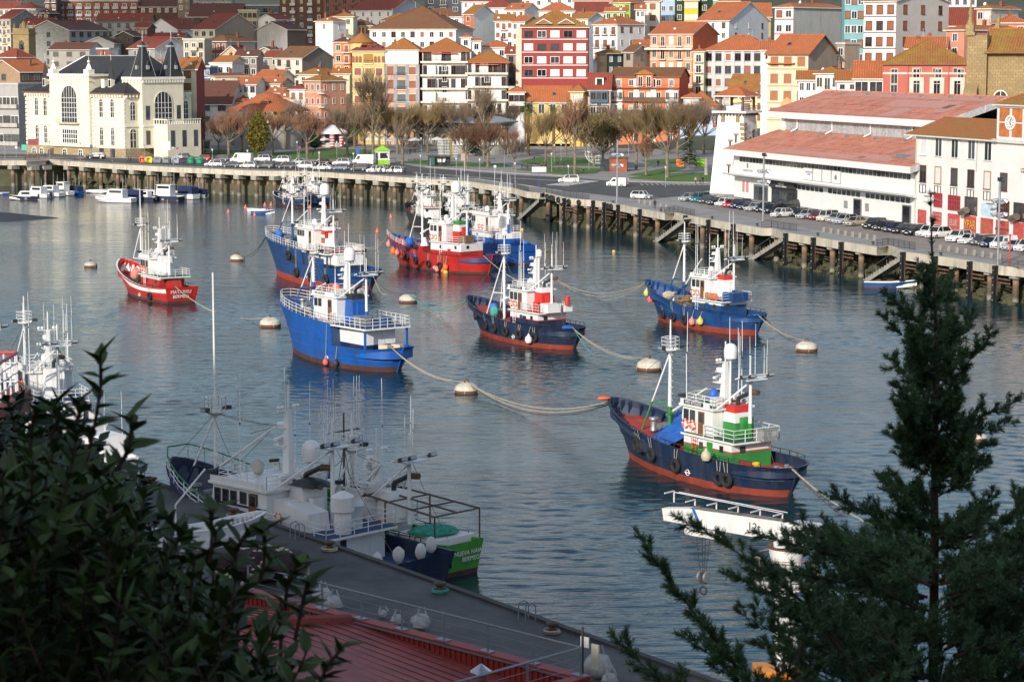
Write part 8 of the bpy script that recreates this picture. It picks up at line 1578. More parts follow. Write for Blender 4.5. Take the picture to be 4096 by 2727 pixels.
def palm(p,lab,h,s,n=46,skirt=True):
 t=thing('palm_tree',lab,'palm tree',p,rnd.random()*6);MB().lathe([(.55,-.1),(.42,.6),(.4,h*.6),(.5,h-.3),(.3,h)],n=10).build('trunk',mat('palm_trunk',(.17,.11,.06),.9,var=.4,sc=3,bump=.6),t);m=MB();d_=MB()
 for i in range(n):
  a=i*2.4;el=lerp(1.35,-.55,i/n);L_=s*rnd.uniform(.85,1.1);pts=[];dirh=Vector((math.cos(a),math.sin(a),0));pp=Vector((0,0,h));e=el
  for j in range(8):pts.append(pp.copy());pp=pp+(dirh*math.cos(e)+Vector((0,0,math.sin(e))))*L_/7;e-=.22
  mb=m if el>-.35 else d_;sd=dirh.cross(Vector((0,0,1)))
  for j in range(7):
   for k in range(3):
    c=pts[j].lerp(pts[j+1],k/3);w=.62*math.sin(PI*min(1,(j+k/3+.6)/7.4))+.1;fw=(pts[j+1]-pts[j]).normalized()
    for s_ in(-1,1):mb.face([c,c+fw*.13,c+sd*s_*w+fw*.35-Vector((0,0,.15*w))])
 obc(m.build('fronds',LEAFG,t),(.1,.16,.04))
 if skirt:obc(d_.build('dead_fronds',LEAFG,t),(.45,.2,.05))
palm(atg(2048+145/2.24,1392/2.24),'tall palm tree with a skirt of orange dead fronds, left of the pair',12.4,4.6);palm(atg(2048+372/2.24,1402/2.24),'palm tree partly hidden by bare branches, right of the pair',11.2,4.4)
palm(atg(1024+885/2.24,1330/2.24),'small fan palm before the yellow house',5.4,1.9,30)
p=atg(2048+1580/2.24,1510/2.24);t=thing('dark_conifer','dark drooping conifer left of the watch tower annexe','tree',p);MB().bar((0,0,0),(0,0,8.2),.25,.05,7).build('trunk',BARK,t);m=MB();r=random.Random(4)
for i in range(90):
 z=r.uniform(1.0,8);a=r.random()*6.28;L_=lerp(3.6,.6,z/8.2)*r.uniform(.7,1.1);q=Vector((0,0,z))
 for j in range(6):
  n2=q+Vector((math.cos(a),math.sin(a),.25-.16*j))*L_/6;m.bar(q,n2,.1,.08,4,cap=False)
  for s_ in(-1,1):m.bar(q,q+Vector((math.cos(a+s_),math.sin(a+s_),-.1))*.45,.05,.02,3,cap=False)
  q=n2
obc(m.build('crown',LEAFG,t),(.02,.045,.025))
pf=atg(2048+1600/2.24,1560/2.24)
for i,(x,y,c,l)in enumerate(((1505,1500,(.8,.2,.02),'orange play panel beside the dark conifer'),(1690,1500,(.25,.6,.02),'lime green play panel beside the watch tower annexe'))):tag(MB().box(-.9,.9,-.1,.1,.2,1.9).build('play_panel',mat('play_%d'%i,c,.6),None,atg(2048+x/2.24,y/2.24)),l,'play panel')
# ================================================================ small craft under the far quay
def small(u,v,L_,ang,hull,lab,cab=None,B=2.2,zb=1.25,out=0,inner=WALLW,grp=None,whips=2):
 o=dict(L=L_*.9,B=B,rake=L_*.12,srake=.1,zb=zb,zm=zb*.68,zs=zb*.68,zboot=.12,hull=hull,boot=BOOTD,tf=.62,zmain=.2,zfd=zb*.5,transom=True,deck=inner,inner=inner,cap=WALLW)
 t=thing('rowing_boat' if cab is None else 'motor_boat',lab,'boat',at(u,v),ang,grp);make_hull(t,o);k=L_/6
 if cab is None:MB().box(L_*.25,L_*.32,-B*.42,B*.42,.4,.46).box(L_*.55,L_*.62,-B*.42,B*.42,.4,.46).build('thwart',WOODC,t);return t
 h=zb+.8*k;x0,x1=L_*.22,L_*.58
 if cab=='tall':h+=.6;MB().side([(x0,zb*.5),(x1+.3,zb*.5),(x1-.1,h),(x0,h)],-B*.34,B*.34).box(x0-.3,x1+.1,-B*.4,B*.4,h,h+.1).build('cabin',WALLW,t)
 elif cab=='tarp':MB().side([(.2,zb*.6),(x1,zb*.6),(x1-.4,h),(.3,h-.2)],-B*.4,B*.4).build('canvas_cover',mat('navy_canvas',(.012,.025,.09),.85),t)
 else:MB().side([(x0,zb*.5),(x1+.9,zb*.5),(x1+.1,h),(x0,h)],-B*.36,B*.36).build('cabin',WALLW,t)
 if cab!='tarp':
  for s in(-1,1):MB().box(x0+.3,x1-.2,s*B*(.34 if cab=='tall' else.36)-.03,s*B*(.34 if cab=='tall' else.36)+.03,h-.75,h-.2).build('window',GLASS,t)
 if out:MB().box(-.45,-.05,-.2,.2,.3,1.35).build('outboard_motor',TRIMB,t)
 for i in range(whips):whip(t,x0+.3*i,(-1)**i*B*.3,h,rnd.uniform(2,4),.025)
 return t
Q=PI*.92
for u,v,L_,a,h,c,B,z,o,l in((37,780,4.4,PI+.1,COBALT,None,1.7,.8,0,'pale blue rowing boat alone at the far left'),(150,800,6.4,3.3,NAVY,'low',2.3,1.2,1,'dark blue open motor boat in front of the left cluster'),(200,793,8,2.6,WALLW,'low',2.9,1.5,1,'white motor boat with grey cabin windows in the left cluster'),(248,788,8,2.6,WALLW,'low',2.8,1.5,0,'white cabin boat with an open cockpit, middle of the left cluster'),(285,783,7,2.5,WALLW,'tall',2.5,1.5,0,'white boat with a tall wheelhouse in the left cluster'),(325,780,6,2.4,COBALT,'tarp',2.2,1.3,0,'boat under a bright blue cover in the left cluster'),(350,772,5.5,-.2,WALLW,None,2,1.1,0,'white open boat at the right of the left cluster'),(535,812,10,2.75,WALLW,'low',3.1,1.6,0,'white motor boat with rod holders and a varnished brown stern'),(575,805,8,2.7,NAVY,'tarp',2.7,1.5,0,'dark boat with a navy canopy behind the white motor boat'),(622,805,7,2.7,NAVY,'low',2.4,1.3,1,'black small boat in the middle of the right cluster'),(652,803,7.5,2.6,WALLW,'low',2.6,1.3,1,'white open boat with a life ring in the right cluster'),(725,805,10,2.7,NAVY,'tall',3.2,1.6,0,'navy hulled boat with a tall white wheelhouse'),(785,798,8.5,2.5,WALLW,'tarp',2.9,1.8,0,'white flybridge boat under a navy canvas cover'),(822,795,6.5,2.4,WALLW,'tarp',2.4,1.4,1,'small white boat with a dark outboard at the right end of the cluster'),(560,770,8,3.1,mat('varnish',(.3,.1,.05),.4),None,2.3,1.0,0,'varnished brown open boat behind the right cluster'),(610,771,8,3.1,RED,None,2.2,.9,0,'low red and blue racing skiff behind the right cluster'),(1004,856,5,.1,COBALT,None,1.8,.9,0,'blue rowing boat among the pink buoys'),(1062,845,4,PI,WALLW,None,1.6,.7,0,'white tender beside a pink buoy'),(3455,1150,7.6,-.12,BLUE,None,2.2,1.15,0,'blue rowing boat with a red waterline moored by the quay stairs')):
 small(u,v,L_,a,h,l,c,B,z,o)
for bw,st,kw in(((1105,812),(1215,832),dict(lab='small navy and white fishing boat with a white cabin among pink buoys',hull=NAVY,low=BLUE,B=3.6,cap=CLEANW)),((1195,800),(1290,820),dict(lab='small royal blue fishing boat behind the navy and white one',hull=BLUE,low=BLUE,B=4,transom=True)),((1640,880),(1752,922),dict(lab='black hulled trawler with a grey cabin behind the bright red boat',hull=BLKH,low=WALLW,B=5,transom=True)),((1730,885),(1900,925),dict(lab='bottle green trawler with white rails behind the bright red boat',hull=DGREEN,low=DGREEN,B=5.4,transom=True))):
 lab=kw.pop('lab');big=bw[0]>1500;boat(lab,bw,st,zb=3.6 if big else 2.6,zm=2.2 if big else 1.4,zs=2.3 if big else 1.4,zboot=.3,boot=BOOTD,zp=3.9 if big else 2.2,zr=5.8 if big else 3.9,mt=8 if big else 6,mtop=1.5,rake=1.2,funnel=[WALLW]*3,dome=0,w2=1.5,rh=2,nw=3,nw2=3,rings=(),ah=6.5 if big else 5,**kw)
boat('white fishing boat with many masts cut off by the left edge',(-420,1700),(70,1870),hull=WALLW,low=WALLW,deck=DECKB,funnel=[WALLW]*3,B=6.5,zb=5,zm=3,zs=3,transom=True,boot=BOOTD,zp=4,zr=6.2,mt=12,nw=8,nw2=8,dome=0,ax=5.5,ah=11,pdeck=DECKB)
boat('second white fishing boat with a black net hauler at the left edge',(40,1640),(310,1800),hull=WALLW,low=WALLW,deck=DECKB,funnel=[WALLW]*3,B=5.6,zb=4,zm=2.4,zs=2.4,transom=True,boot=BOOTD,zp=3.4,zr=5.6,mt=9,nw=5,nw2=6,dome=0,pdeck=DECKB)
t=small(500,1878,8,2.2,WALLW,'white cabin boat with a blue canvas at the end of the near quay','low',2.8,1.4);link('lettering',text_mesh('HATXIKEDIO',.34,DARK,.005),t,(-.2,0,.6),-PI/2,PI/2)
# ================================================================ near quay
q0,q1,q2,q3=at(500,1890,4),at(658,1946,4),at(1837,2363,4),at(2467,2589,4);d_=(q3-q2).normalized();q4=q3+d_*70;qa=q0-d_*9
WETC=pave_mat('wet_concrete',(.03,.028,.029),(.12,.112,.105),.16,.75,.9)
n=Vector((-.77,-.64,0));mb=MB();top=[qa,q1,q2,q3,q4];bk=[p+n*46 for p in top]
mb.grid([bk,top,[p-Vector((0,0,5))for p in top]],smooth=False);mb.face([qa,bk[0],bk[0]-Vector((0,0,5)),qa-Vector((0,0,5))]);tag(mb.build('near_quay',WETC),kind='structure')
m=MB();[m.box(-.15,.15,-.2,.2,-.1,.14,0,Matrix.Translation(a.lerp(b,.5))@Matrix.Rotation(math.atan2((b-a).y,(b-a).x),4,'Z')@Matrix.Scale((b-a).length/.3,4,(1,0,0)))for a,b in zip(top,top[1:])];tag(m.build('quay_kerb',mat('wet_kerb',(.045,.042,.04),.7,var=.4)),kind='structure')
for u,v,l in((645,1938,'rusty bollard with a blue rope at the bow of the navy and white boat'),(972,2064,'rusty bollard beside the wheelhouse of the navy and white boat'),(1358,2196,'rusty bollard by the stern of the navy and white boat'),(1800,2362,'rusty bollard wrapped in green rope at the end of the shaded boats'),(2252,2524,'rusty bollard with a grey rope near the ladder')):
 t=thing('bollard',l,'bollard',at(u,v,4)+n*.7);MB().lathe([(.34,0),(.2,.1),(.17,.38),(.34,.48),(.34,.58),(.02,.64)],n=12).build('post',RUST,t);m=MB();coil(m,(0,0,0),.45,0,2);m.build('rope',TEAL if 'green' in l else ROPE,t)
for u,v,l in((573,1908,'pair of steel ladder hoops at the left end of the near quay'),(1210,2150,'pair of steel ladder hoops beside the white wheelhouse'),(2130,2476,'pair of steel ladder hoops on the empty part of the near quay')):
 t=thing('ladder_hoops',l,'ladder',at(u,v,4)+n*.3,math.atan2(d_.y,d_.x));m=MB()
 for x in(-.32,.32):m.path([Vector((x,.25,-1)),Vector((x,.25,.8)),Vector((x,0,1.0)),Vector((x,-.35,.9)),Vector((x,-.4,0))],.035,5)
 m.build('hoops',STEEL,t)
def bag(u,v,s,lab,seed):
 m=MB();lump(m,(0,0,0),.62*s,.55*s,1.1*s,0,seed)
 for a in(0,2,4):m.bar((.3*math.cos(a),.3*math.sin(a),.9*s),(.15*math.cos(a),.15*math.sin(a),1.45*s),.05,n=4)
 tag(m.build('bulk_bag',mat('bulk_bag',(.42,.42,.42),.8,var=.2,sc=3,bump=.5),None,at(u,v,4)),lab,'bag')
for u,v,s,l in((1290,2420,1.3,'big crumpled white bulk bag behind the red roof, furthest left'),(1335,2440,1.1,'white bulk bag leaning beside the furthest left one'),(1590,2500,.8,'small white bag with two upright handles'),(1685,2520,1.2,'white bulk bag holding a net behind the roof rail'),(1530,2470,.6,'low flattened white bag behind the roof rail'),(2395,2712,1.6,'tall full bulk bag at the corner of the red roof'),(2440,2745,.9,'small white bag right of the tall full bulk bag')):bag(u,v,s*.68,l,u%17)
t=thing('net_heap','dark net heap strung with cream floats on the near quay','net',at(1050,2320,4));m=MB();lump(m,(0,0,0),2.6,2.0,1.9,0,6);m.build('net',mat('maroon_net',(.035,.018,.02),.95,var=.5,sc=3,bump=.8),t);m=MB()
for i in range(170):
 a=rnd.uniform(0,6.28);r=rnd.random()**.6;c=Vector((2.7*r*math.cos(a),2.1*r*math.sin(a),1.9*(1-r**2)**.5*.95+.08));s=rnd.choice((0,1,2));m.lathe([(.02,-.1),(.11,-.08),(.11,.08),(.02,.1)],c,7,M=Matrix.Rotation(rnd.uniform(0,3),4,'X')@Matrix.Rotation(a,4,'Z'))
tag(m.build('floats',mat('cork_float',(.5,.43,.32),.8,var=.2),t),kind='stuff')
t=thing('beached_boat','white boat hull with an upright pole lying on the near quay','boat',at(640,2200,4),.5);o=dict(L=6,B=2.4,rake=.8,srake=.1,zb=1.7,zm=1.1,zs=1.1,zboot=.1,hull=WALLW,boot=WALLW,tf=.6,zmain=.5,zfd=1,transom=True,deck=WALLW);make_hull(t,o);MB().bar((1,0,.5),(1,0,2.6),.06).bar((1,0,2.6),(2.9,0,4.6),.06).build('pole',WALLW,t)
zr_=9.7;a,b=at(1000,2360,zr_),at(2330,2705,zr_);e=(b-a).normalized();nn=Vector((e.y,-e.x,0));ln=(b-a).length;M0=math.atan2(e.y,e.x)
t=thing('red_boathouse','red metal roofed boathouse with a galvanised roof rail','boathouse',(a.x,a.y,0),M0)
RIB=mat('red_roof_metal',(.29,.045,.036),.55,var=.3,sc=.7,streak=.45,st0=.45,dirt=(.12,.05,.045));RIBD=mat('red_cladding',(.3,.028,.02),.55,var=.15)
m=MB();D_=24;m.box(0,ln,-D_,-.35,4,zr_-.95).build('wall',RIBD,t);m=MB();hx=ln*.36
P0,P1,P2,P3=Vector((hx,-.4,zr_-.05)),Vector((hx-7,-14,zr_+.75)),Vector((ln,-.4,zr_-.95)),Vector((ln,-14,zr_-.25));P4,P5=Vector((0,-.4,zr_-.5)),Vector((0,-14,zr_+.4))
m.face([P0,P1,P3,P2]);m.face([P4,P5,P1,P0])
for i in range(1,26):
 f=i/26;a_,b_,c_=P0 .lerp(P1,f),P2 .lerp(P3,f),P4 .lerp(P5,f);u_=Vector((0,0,.03));m.bar(a_+u_,b_+u_,.05,n=4).bar(c_+u_,a_+u_,.05,n=4)
m.bar(P0+Vector((0,0,.06)),P1+Vector((0,0,.06)),.25,n=6);m.build('roof',RIB,t)
m=MB();m.box(-.3,ln+.3,-.35,.12,zr_-1.0,zr_).box(-.35,ln+.35,-.42,.18,zr_,zr_+.08).box(ln-.1,ln+.3,-D_,-.35,zr_-1.6,zr_).box(ln-.16,ln+.36,-D_,-.42,zr_,zr_+.08).build('parapet',RIBD,t);m=MB()
[m.box(.2+i*.3,.32+i*.3,-.4,-.35,zr_-.95,zr_-.05)for i in range(int(ln/.3)-1)];m.box(-.3,ln,-.5,-.38,zr_-.06,zr_-.0,1);m.build('cladding_ribs',[RIBD,FRG],t)
GAL=mat('galvanised_rail',(.27,.29,.32),.5,.5,var=.1);m=MB();m.bar((0,-.1,zr_+1.15),(ln,-.1,zr_+1.15),.045,n=6).bar((ln,-.1,zr_+1.15),(ln,-9,zr_+1.15),.045,n=6)
for z in(.4,.8):m.bar((0,-.1,zr_+z),(ln,-.1,zr_+z),.012,n=3).bar((ln,-.1,zr_+z),(ln,-9,zr_+z),.012,n=3)
m.build('handrail',GAL,t);m=MB()
for x,y in[(ln*i/8,-.1)for i in range(9)]+[(ln,-3),(ln,-6),(ln,-9)]:MB().bar((x,y,zr_+.08),(x,y,zr_+1.15),.045,n=6).box(x-.3,x+.3,y-.22,y+.12,zr_+.06,zr_+.12).build('rail_post',GAL,t)
MB().bar((ln-2.2,-3.2,zr_-1),(ln-2.2,-3.2,zr_+.3),.2,n=12).lathe([(.42,zr_+.42),(.02,zr_+.72)],(ln-2.2,-3.2,0),12).bar((ln-2.2,-3.2,zr_+.3),(ln-2.2,-3.2,zr_+.45),.1,n=6).build('flue',CLEANW if 0 else mat('steel_flue',(.5,.52,.55),.25,.9),t)
MB().bar((ln-.1,.1,zr_),(ln-.1,.1,zr_+1.9),.05).box(ln-.25,ln+.15,.15,.2,zr_+1.1,zr_+1.5,1).box(ln+.3,ln+.65,.15,.22,zr_+.35,zr_+1.3,2).build('aerial_panels',[DARK,WALLW,mat('cream_panel',(.55,.52,.4))],t)
# ================================================================ jib crane
c=at(3135,2990,4);t=thing('jib_crane','white twelve tonne jib crane with a hook hanging over the water','crane',c);k=math.hypot(c.x,c.y)/9000;hz=aty(3135,2178,c.y).z-c.z;CW=mat('crane_white',(.72,.72,.71),.5,var=.06,streak=.45,dirt=(.3,.13,.06))
MB().lathe([(.51,0),(.5,hz-1.1),(.62,hz-.75),(.74,hz-.35),(.74,hz-.1)],n=18).build('column',CW,t);MB().lathe([(.78,hz-.12),(.8,hz),(.7,hz+.05),(.7,hz+.12),(.3,hz+.14)],n=24).build('slewing_ring',RUST,t)
pr=aty(2660,2090,c.y*1.045);ja=math.atan2(pr.y-c.y,pr.x-c.x);jl=math.hypot(pr.x-c.x,pr.y-c.y);jb=thing('jib',None,None,(0,0,hz+.12),ja);jb.parent=t
JW=MB();JW.side([(-.95,0),(jl-.1,.1),(jl,.62),(jl-1.4,.8),(-.2,.88),(-.95,.88)],-.24,.24);b_=JW.build('beam',CW,jb);MB().box(-1.6,-.3,-.42,.42,.02,.92).box(-1.63,-1.6,-.38,-.02,.06,.88,1).box(-1.63,-1.6,.02,.38,.06,.88,1).build('switch_box',[CW,STEEL],jb)
link('lettering',text_mesh('12t',.5,DARK,.004),jb,(1.5,.25,.45),PI,PI/2);MB().side([(jl-1.75,.82),(jl-1.6,.83),(jl-1.95,.12),(jl-2.15,.12)],.241,.25).build('blue_stripe',BLUET,jb);m=MB();m.side([(0,.885),(jl-1.5,.81),(jl-1.5,.83),(0,.905)],-.24,.24).build('weathered_top',mat('lichen_grey',(.2,.19,.16),.9,var=.6,sc=4),jb)
m=MB()
for i in range(6):x=.4+i*(jl-.7)/5;m.bar((x,-.24,.85),(x,-.24,1.1 if i<5 else 1.35),.035,n=4).bar((x,-.24,1.12 if i<5 else 1.35),(x,.45,1.12 if i<5 else 1.35),.035,n=4)
m.bar((.4,-.6,1.1),(jl-.3,-.6,1.25),.02,n=4).bar((.4,-.24,1.12),(jl-.3,-.24,1.3),.02,n=4).build('cable_rail',CW,jb)
MB().lathe([(.3,.0),(.32,.2),(.2,.42),(.14,.5),(.16,.9),(.02,1.0)],(-.2,.75,-.05),12).build('slewing_motor',[CW],jb)
x=jl*.66;MB().box(x-.8,x+.5,-.3,.45,-.3,.02).bar((x+.5,.3,-.15),(x+.75,.3,-.15),.2,n=10).build('trolley',CW,jb);m=MB();zk=-2.35
for q in(-.32,-.1,.1,.4):m.bar((x+q,.1,-.3),(x+q*.35,.1,zk+.3),.016,n=4)
m.build('hoist_ropes',DARK,jb);MB().bar((x-.22,.1,zk+.25),(x-.12,.1,zk+.25),.24,n=14).bar((x+.1,.1,zk+.25),(x+.2,.1,zk+.25),.24,n=14).box(x-.15,x+.15,.02,.18,zk-.05,zk+.4,1).tor((x,.1,zk-.35),.17,.05,'Y',12,6,1).build('hook_block',[STEEL,DARK],jb)
m=MB()
for z in(hz-1.6,hz-1.0,hz-.45):m.tor((0,0,z),1.3,.03,'Z',24,5)
for i in range(10):a=i*PI/5;m.bar((1.3*math.cos(a),1.3*math.sin(a),hz-1.7),(1.3*math.cos(a),1.3*math.sin(a),hz-.45),.025,n=4)
m.build('guard_rail',mat('rusty_white',(.4,.3,.24),.7,var=.5,sc=4),t);MB().lathe([(.52,hz-1.72),(1.32,hz-1.72),(1.32,hz-1.64),(.52,hz-1.64)],n=24).build('platform',CW,t)
m=MB();[m.bar((.62,-.2,z*.3),(.62,.2,z*.3),.02,n=4)for z in range(1,int((hz-1.7)/.3))];m.bar((.62,-.2,.2),(.62,-.2,hz-.5),.025,n=4).bar((.62,.2,.2),(.62,.2,hz-.5),.025,n=4);lo=m.build('ladder',CW,t);lo.rotation_euler.z=-1.2;MB().box(-1.3,.9,-.75,.75,3.1,3.5).build('orange_base',mat('crane_orange',(.7,.25,.02),.5),t)
# ================================================================ hillside, and an unseen ridge behind the viewer shaped to shade the near quay
RD_=[(-400,62),(-260,70),(-200,86),(-125,86),(-108,93),(-95,91),(-87,84),(-64,68),(-52,62.5),(-45,60.5),(0,57),(60,52),(200,45)]
def slope(x,y):
 g=interp([(-170,0),(-44,1.0),(-36,1.0),(-3,0)],y)if y<-3 else 0;r=interp(RD_,x);f=interp([(-6,31.2),(2,31),(12,26.5),(55,4.5),(62,1),(400,1)],y);f=min(f,interp([(-400,-3),(-70,3),(-38,40),(60,40),(110,3)],x))if y>0 else f
 return lerp(f,r,g)+.35*noise.noise(Vector((x*.2,y*.2,0)))-.3
mb=MB();ys=[-170,-120,-80,-55,-46,-40,-34,-27,-20,-13,-8,-4,0,3,6,9,12,16,21,27,34,42,50,56,62];mb.grid([[Vector((x,y,slope(x,y)))for x in list(range(-400,-140,20))+list(range(-140,60,5))+list(range(60,201,20))]for y in ys]);tag(mb.build('hillside',pave_mat('hillside_scrub',(.03,.035,.018),(.05,.045,.025),.5)),kind='structure')
cm=MB();cc=Vector((-118,905,50))+SUN_V/SUN_V.z*560;rows=[]  # unseen cloud added towards the sun to throw shade on the upper left town
for i in range(9):
 a=PI*i/8;rows.append([cc+Vector(((84*math.sin(a)*math.cos(b)),(190*math.sin(a)*math.sin(b)),-16*math.cos(a)))*(1+.3*noise.noise(Vector((math.cos(b)*1.6,math.sin(b)*1.6,i*.5))))for b in[2*PI*j/28 for j in range(28)]])
cm.grid(rows,0,True);tag(cm.build('shade_cloud',mat('cloud_white',(.85,.85,.86),1,var=.02)),kind='structure')
p=aty(125,1556,60);p.y-=3;t=thing('terrace','corner of a tiled terrace with a red and white railing at the left edge','terrace',p);MB().box(-9,0,-7,3,-.5,0).build('floor',mat('terracotta',(.22,.055,.04),.7,var=.2,sc=3),t);MB().box(-9,-.15,-6.8,2.8,-9,-.5).build('wall',mat('green_wall',(.2,.24,.12),.85),t);m=MB()
for i in range(7):m.bar((-.3-.35*i,2.7,0),(-.3-.35*i,2.7,1.0),.025).bar((-.3,2.5-.6*i,0),(-.3,2.5-.6*i,1.0),.025)
for z in(.25,.5,.75):m.bar((-9,2.7,z),(-.3,2.7,z),.02).bar((-.3,2.7,z),(-.3,-6,z),.02)
m.build('balusters',WALLW,t);MB().bar((-9,2.7,1.03),(-.3,2.7,1.03),.045).bar((-.3,2.7,1.03),(-.3,-6,1.03),.045).build('handrail',REDP,t)
# ================================================================ foreground conifer and shrubs
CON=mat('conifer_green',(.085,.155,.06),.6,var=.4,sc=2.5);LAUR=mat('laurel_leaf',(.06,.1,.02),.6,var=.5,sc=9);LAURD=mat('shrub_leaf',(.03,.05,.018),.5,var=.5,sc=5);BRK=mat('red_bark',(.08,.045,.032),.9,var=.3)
class FM:
 def __init__(s):s.v=[];s.f=[]
 def add(s,*p):n=len(s.v);s.v+=[tuple(q)for q in p];s.f.append(tuple(range(n,n+len(p))))
 def build(s,name,m,par):me=bpy.data.meshes.new(name);me.from_pydata(s.v,[],s.f);me.materials.append(m);return link(name,me,par)
rf=random.Random(3);U=rf.uniform
def rv():return Vector((U(-1,1),U(-1,1),U(-1,1))).normalized()
t=thing('conifer','dark green feathery conifer close by at the right','tree',(0,0,0));N_=FM();B_=MB()
def feather(p,d,ln,dens=1.0,sub=True):
 side=d.orthogonal().normalized();up=d.cross(side);n=max(6,int(ln/.0042*dens))
 for i in range(n):
  k=i/n;c=p+d*ln*k;a=i*2.4;o=(side*math.cos(a)+up*math.sin(a)+d*U(.9,1.6)).normalized();l=U(.022,.04)*(1.15-k*.6);w=o.cross(rv()).normalized()*.0034;N_.add(c-w,c+w,c+o*l)
 if sub:
  for j in range(max(3,int(ln/.013))):k=U(.05,.85);o=(d*1.1+rv()*.75+Vector((0,0,.2))).normalized();feather(p+d*ln*k,o,ln*U(.3,.5)*(1.1-k*.5),dens,False)
def branch(pts,D,dj=.0,dens=1.0,r0=.008,step=.02,ln=.14):
 P=[aty(u,v,D+dj*i)for i,(u,v)in enumerate(pts)]
 tot=sum((b-a).length for a,b in zip(P,P[1:]));s=0
 for a,b in zip(P,P[1:]):
  d=(b-a).normalized();L_=(b-a).length;n=max(1,int(L_/step));k0,k1=1-s/tot,1-(s+L_)/tot;B_.bar(a,b,max(.002,r0*k0),max(.0015,r0*k1),5)
  for i in range(n):
   c=a.lerp(b,(i+rf.random())/n);f=(s+L_*i/n)/tot;o=(d*U(.5,1.1)+rv()*.75+Vector((0,0,.38))).normalized();feather(c,o,ln*U(.55,1.1)*(1.15-.55*f),dens)
  s+=L_
 feather(P[-1],(P[-1]-P[-2]).normalized(),ln*.6,dens)
D=10.0;TR=[(3722,785),(3728,1000),(3742,1250),(3748,1550),(3738,1850),(3740,2150),(3735,2500),(3735,2900)]
P=[aty(u,v,D)for u,v in TR]+[Vector((aty(3735,2900,D).x,D,slope(2,10)-.2))]
for i,(a,b)in enumerate(zip(P,P[1:])):B_.bar(a,b,.002+.0035*i,.002+.0035*(i+1),7)
branch([(3735,1150),(3726,950),(3722,790)],D,0,.4,.004,.05,.045)
for i,pts in enumerate(([(3742,1330),(3660,1270),(3556,1190)],[(3744,1420),(3640,1370),(3544,1280)],[(3745,1560),(3650,1540),(3562,1445)],[(3744,1640),(3660,1630),(3600,1550)],[(3742,1750),(3660,1720),(3610,1640)],[(3740,1830),(3680,1840),(3620,1740)],[(3744,1410),(3830,1350),(3890,1270)],[(3745,1500),(3850,1440),(3962,1352)],[(3746,1600),(3820,1530),(3880,1440)],[(3745,1730),(3900,1680),(4098,1592)],[(3742,1770),(3880,1740),(4036,1696)],[(3742,1850),(3860,1830),(3952,1776)],[(3740,1920),(3840,1920),(3930,1850)],[(3740,1700),(3810,1650),(3850,1540)],[(3742,1240),(3790,1180),(3800,1120)],[(3742,1250),(3700,1180),(3690,1080)],[(3742,1480),(3700,1420),(3690,1330)],[(3743,1520),(3790,1440),(3800,1330)],[(3742,1680),(3700,1600),(3680,1500)])):branch(pts,D,(-.12,.1,.2,-.2)[i%4],1,.005,.022,.11)
for i,(pts,dd)in enumerate((([(3730,2121),(3560,2090),(3351,1998)],10),([(3730,2330),(3540,2290),(3325,2212)],9.9),([(3738,2200),(3950,2120),(4110,2020)],10.2),([(3460,2727),(3240,2430),(3027,2262),(2895,2174),(2762,2098)],8.8),([(3090,2860),(2990,2723),(2869,2565),(2764,2433),(2669,2311),(2584,2182)],8.6),([(3500,2700),(3307,2485),(3130,2390),(2960,2318)],9.1),([(2800,2860),(2632,2717),(2568,2654),(2495,2583)],8.5),([(4200,2500),(3980,2330),(3800,2260),(3700,2250)],8.6),([(4200,2250),(4080,2150),(4060,2000)],9.4),([(4150,2200),(4040,2180),(3980,2120)],9.6),([(3000,2800),(2880,2640),(2770,2570)],8.9),([(3300,2760),(3150,2560),(3010,2480)],9.0))):branch(pts,dd,.05,1.1,.012,.024,.15)
for i in range(56):
 v0=U(1350,2350);s=rf.choice((-1,1));L_=lerp(60,230,(v0-1350)/950)*U(.6,1.1);branch([(3742,v0),(3742+s*L_*.6,v0-U(30,60)),(3742+s*L_,v0-U(70,140))],D+U(-.06,.06),U(-.12,.12),1,.004,.022,.11)
for i in range(90):
 v0=U(2230,2850);s=rf.choice((-1,1));L_=U(160,620)*(1 if s<0 else.9);u0=3737+s*U(0,120);branch([(u0,v0),(u0+s*L_*.5,v0-U(20,90)),(u0+s*L_,v0-U(60,190))],D+U(-1.3,1.0),U(-.2,.2),.95,.008,.034,.15)
for i in range(16):u0,v0=U(3050,4150),U(2600,2860);branch([(u0,v0),(u0+U(-160,160),v0-U(60,130)),(u0+U(-260,260),v0-U(120,260))],9+U(-.6,.8),0,.95,.007,.034,.14)
N_.build('crown',CON,t);B_.build('trunk',BRK,t)
def inside(p,poly):
 c=False;x,y=p
 for(a,b),(e,f)in zip(poly,poly[1:]+poly[:1]):
  if(b>y)!=(f>y)and x<(e-a)*(y-b)/(f-b)+a:c=not c
 return c
def leafmesh(m,c,d,up,l,w):
 s=d.cross(up).normalized()*w;m1=c+d*l*.5-up*l*.06;e=c+d*l-up*l*.16
 m.add(c,m1+s+up*w*.3,e);m.add(c,e,m1-s+up*w*.3)
 m.add(c,c+d*l*.25+s*.8+up*w*.25,m1+s+up*w*.3);m.add(c,m1-s+up*w*.3,c+d*l*.25-s*.8+up*w*.25)
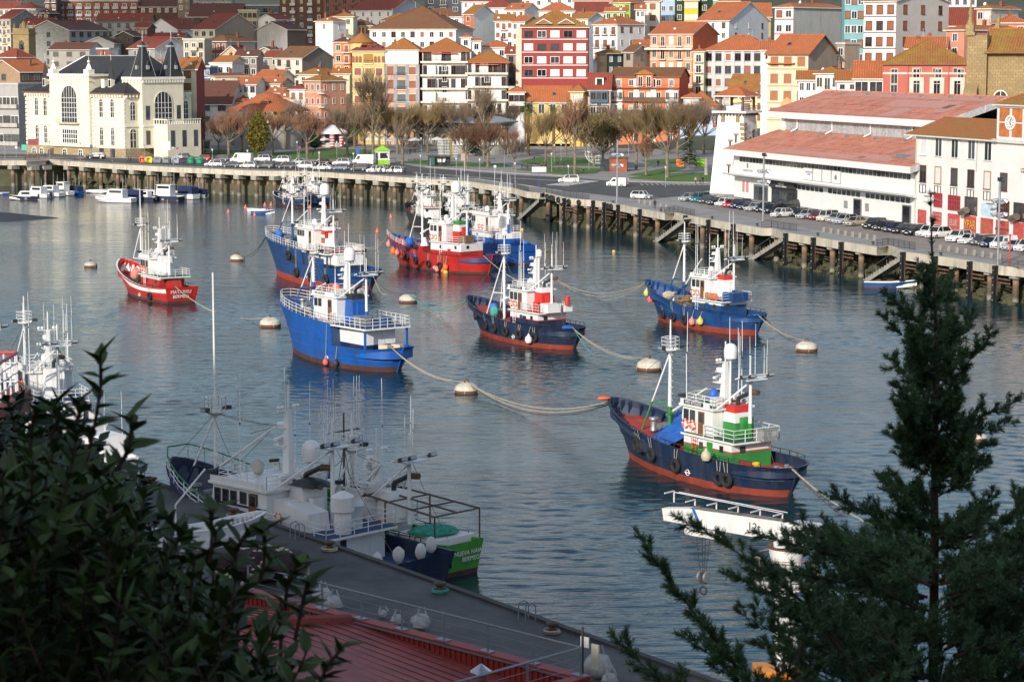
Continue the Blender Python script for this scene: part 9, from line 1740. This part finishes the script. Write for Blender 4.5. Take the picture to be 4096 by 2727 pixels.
def shoot(m,bm,base,d,L_,n,l,w):
 a=base;pts=[base];dd=d.copy()
 for i in range(4):dd=(dd+rv()*.16).normalized();pts.append(pts[-1]+dd*L_/4)
 for q,r_ in zip(pts,pts[1:]):bm.bar(q,r_,.0045*l/.08,.003*l/.08,4,cap=False)
 for i in range(n):
  k=(i+.5)/n*3.999;j=int(k);c=pts[j].lerp(pts[j+1],k-j);ax=(pts[j+1]-pts[j]).normalized();sd=ax.orthogonal().normalized();an=i*2.4+U(-.4,.4);o=sd*math.cos(an)+ax.cross(sd)*math.sin(an);g=lerp(.45,1.5,i/n);ld=(o+ax*g*U(.6,1.1)).normalized();leafmesh(m,c,ld,(ax-ld*ax.dot(ld)).normalized(),l*U(.7,1.15),w*U(.8,1.15))
def shrub(lab,poly,D0,D1,n,l,w,mt,tops,gnd=None):
 t=thing('shrub',lab,'shrub',(0,0,0));m=FM();bm=MB();us=[p[0]for p in poly];vs=[p[1]for p in poly];k=0
 while k<n:
  u,v=U(min(us),max(us)),U(min(vs),max(vs))
  if not inside((u,v),poly):continue
  k+=1;dd_=U(D0,D1);shoot(m,bm,aty(u,v+215*6/dd_+30,dd_),Vector((U(-.5,.5),U(-.35,.35),U(.6,1.2))).normalized(),l*U(2.2,3.6),rf.randint(9,14),l,w)
 for pts in tops:
  P=[aty(u,v,D0+.3)for u,v in pts]
  for a,b in zip(P,P[1:]):shoot(m,bm,a,(b-a).normalized(),(b-a).length,max(6,int((b-a).length/l*5)),l,w);bm.bar(a,b,.006,.004,5)
 m.build('leaves',mt,t)
 c=aty(sum(us)/len(us),max(vs),(D0+D1)/2)
 for i in range(9):q=aty(U(min(us),max(us)),(min(vs)+max(vs))/2,(D0+D1)/2);bm.bar((c.x+U(-.3,.3),c.y+U(-.3,.3),slope(c.x,c.y)-.1),q,.012,.006,5)
 bm.build('stems',BRK,t)
PB=[(-250,1800),(150,1830),(330,1860),(440,1970),(560,2130),(700,2240),(820,2290),(890,2350),(930,2440),(980,2520),(1070,2610),(1170,2710),(1230,2800),(1250,3000),(-250,3000)]
shrub('large dark leafy shrub filling the lower left corner',PB,5.4,7.4,640,.08,.019,LAUR,[[(345,1850),(380,1700),(405,1540),(402,1420)],[(470,1880),(520,1780),(530,1660)],[(280,1800),(300,1700),(340,1610)],[(120,1800),(130,1700),(140,1640)],[(840,2250),(850,2120),(840,2030)],[(700,2200),(720,2130),(640,2040)],[(1040,2330),(1060,2220),(1060,2110)],[(1180,2560),(1210,2420),(1230,2320)],[(1270,2750),(1310,2660),(1370,2590)],[(930,2280),(950,2190),(990,2120)],[(200,1760),(230,1680),(210,1620)],[(1140,2440),(1150,2330),(1190,2250)]])
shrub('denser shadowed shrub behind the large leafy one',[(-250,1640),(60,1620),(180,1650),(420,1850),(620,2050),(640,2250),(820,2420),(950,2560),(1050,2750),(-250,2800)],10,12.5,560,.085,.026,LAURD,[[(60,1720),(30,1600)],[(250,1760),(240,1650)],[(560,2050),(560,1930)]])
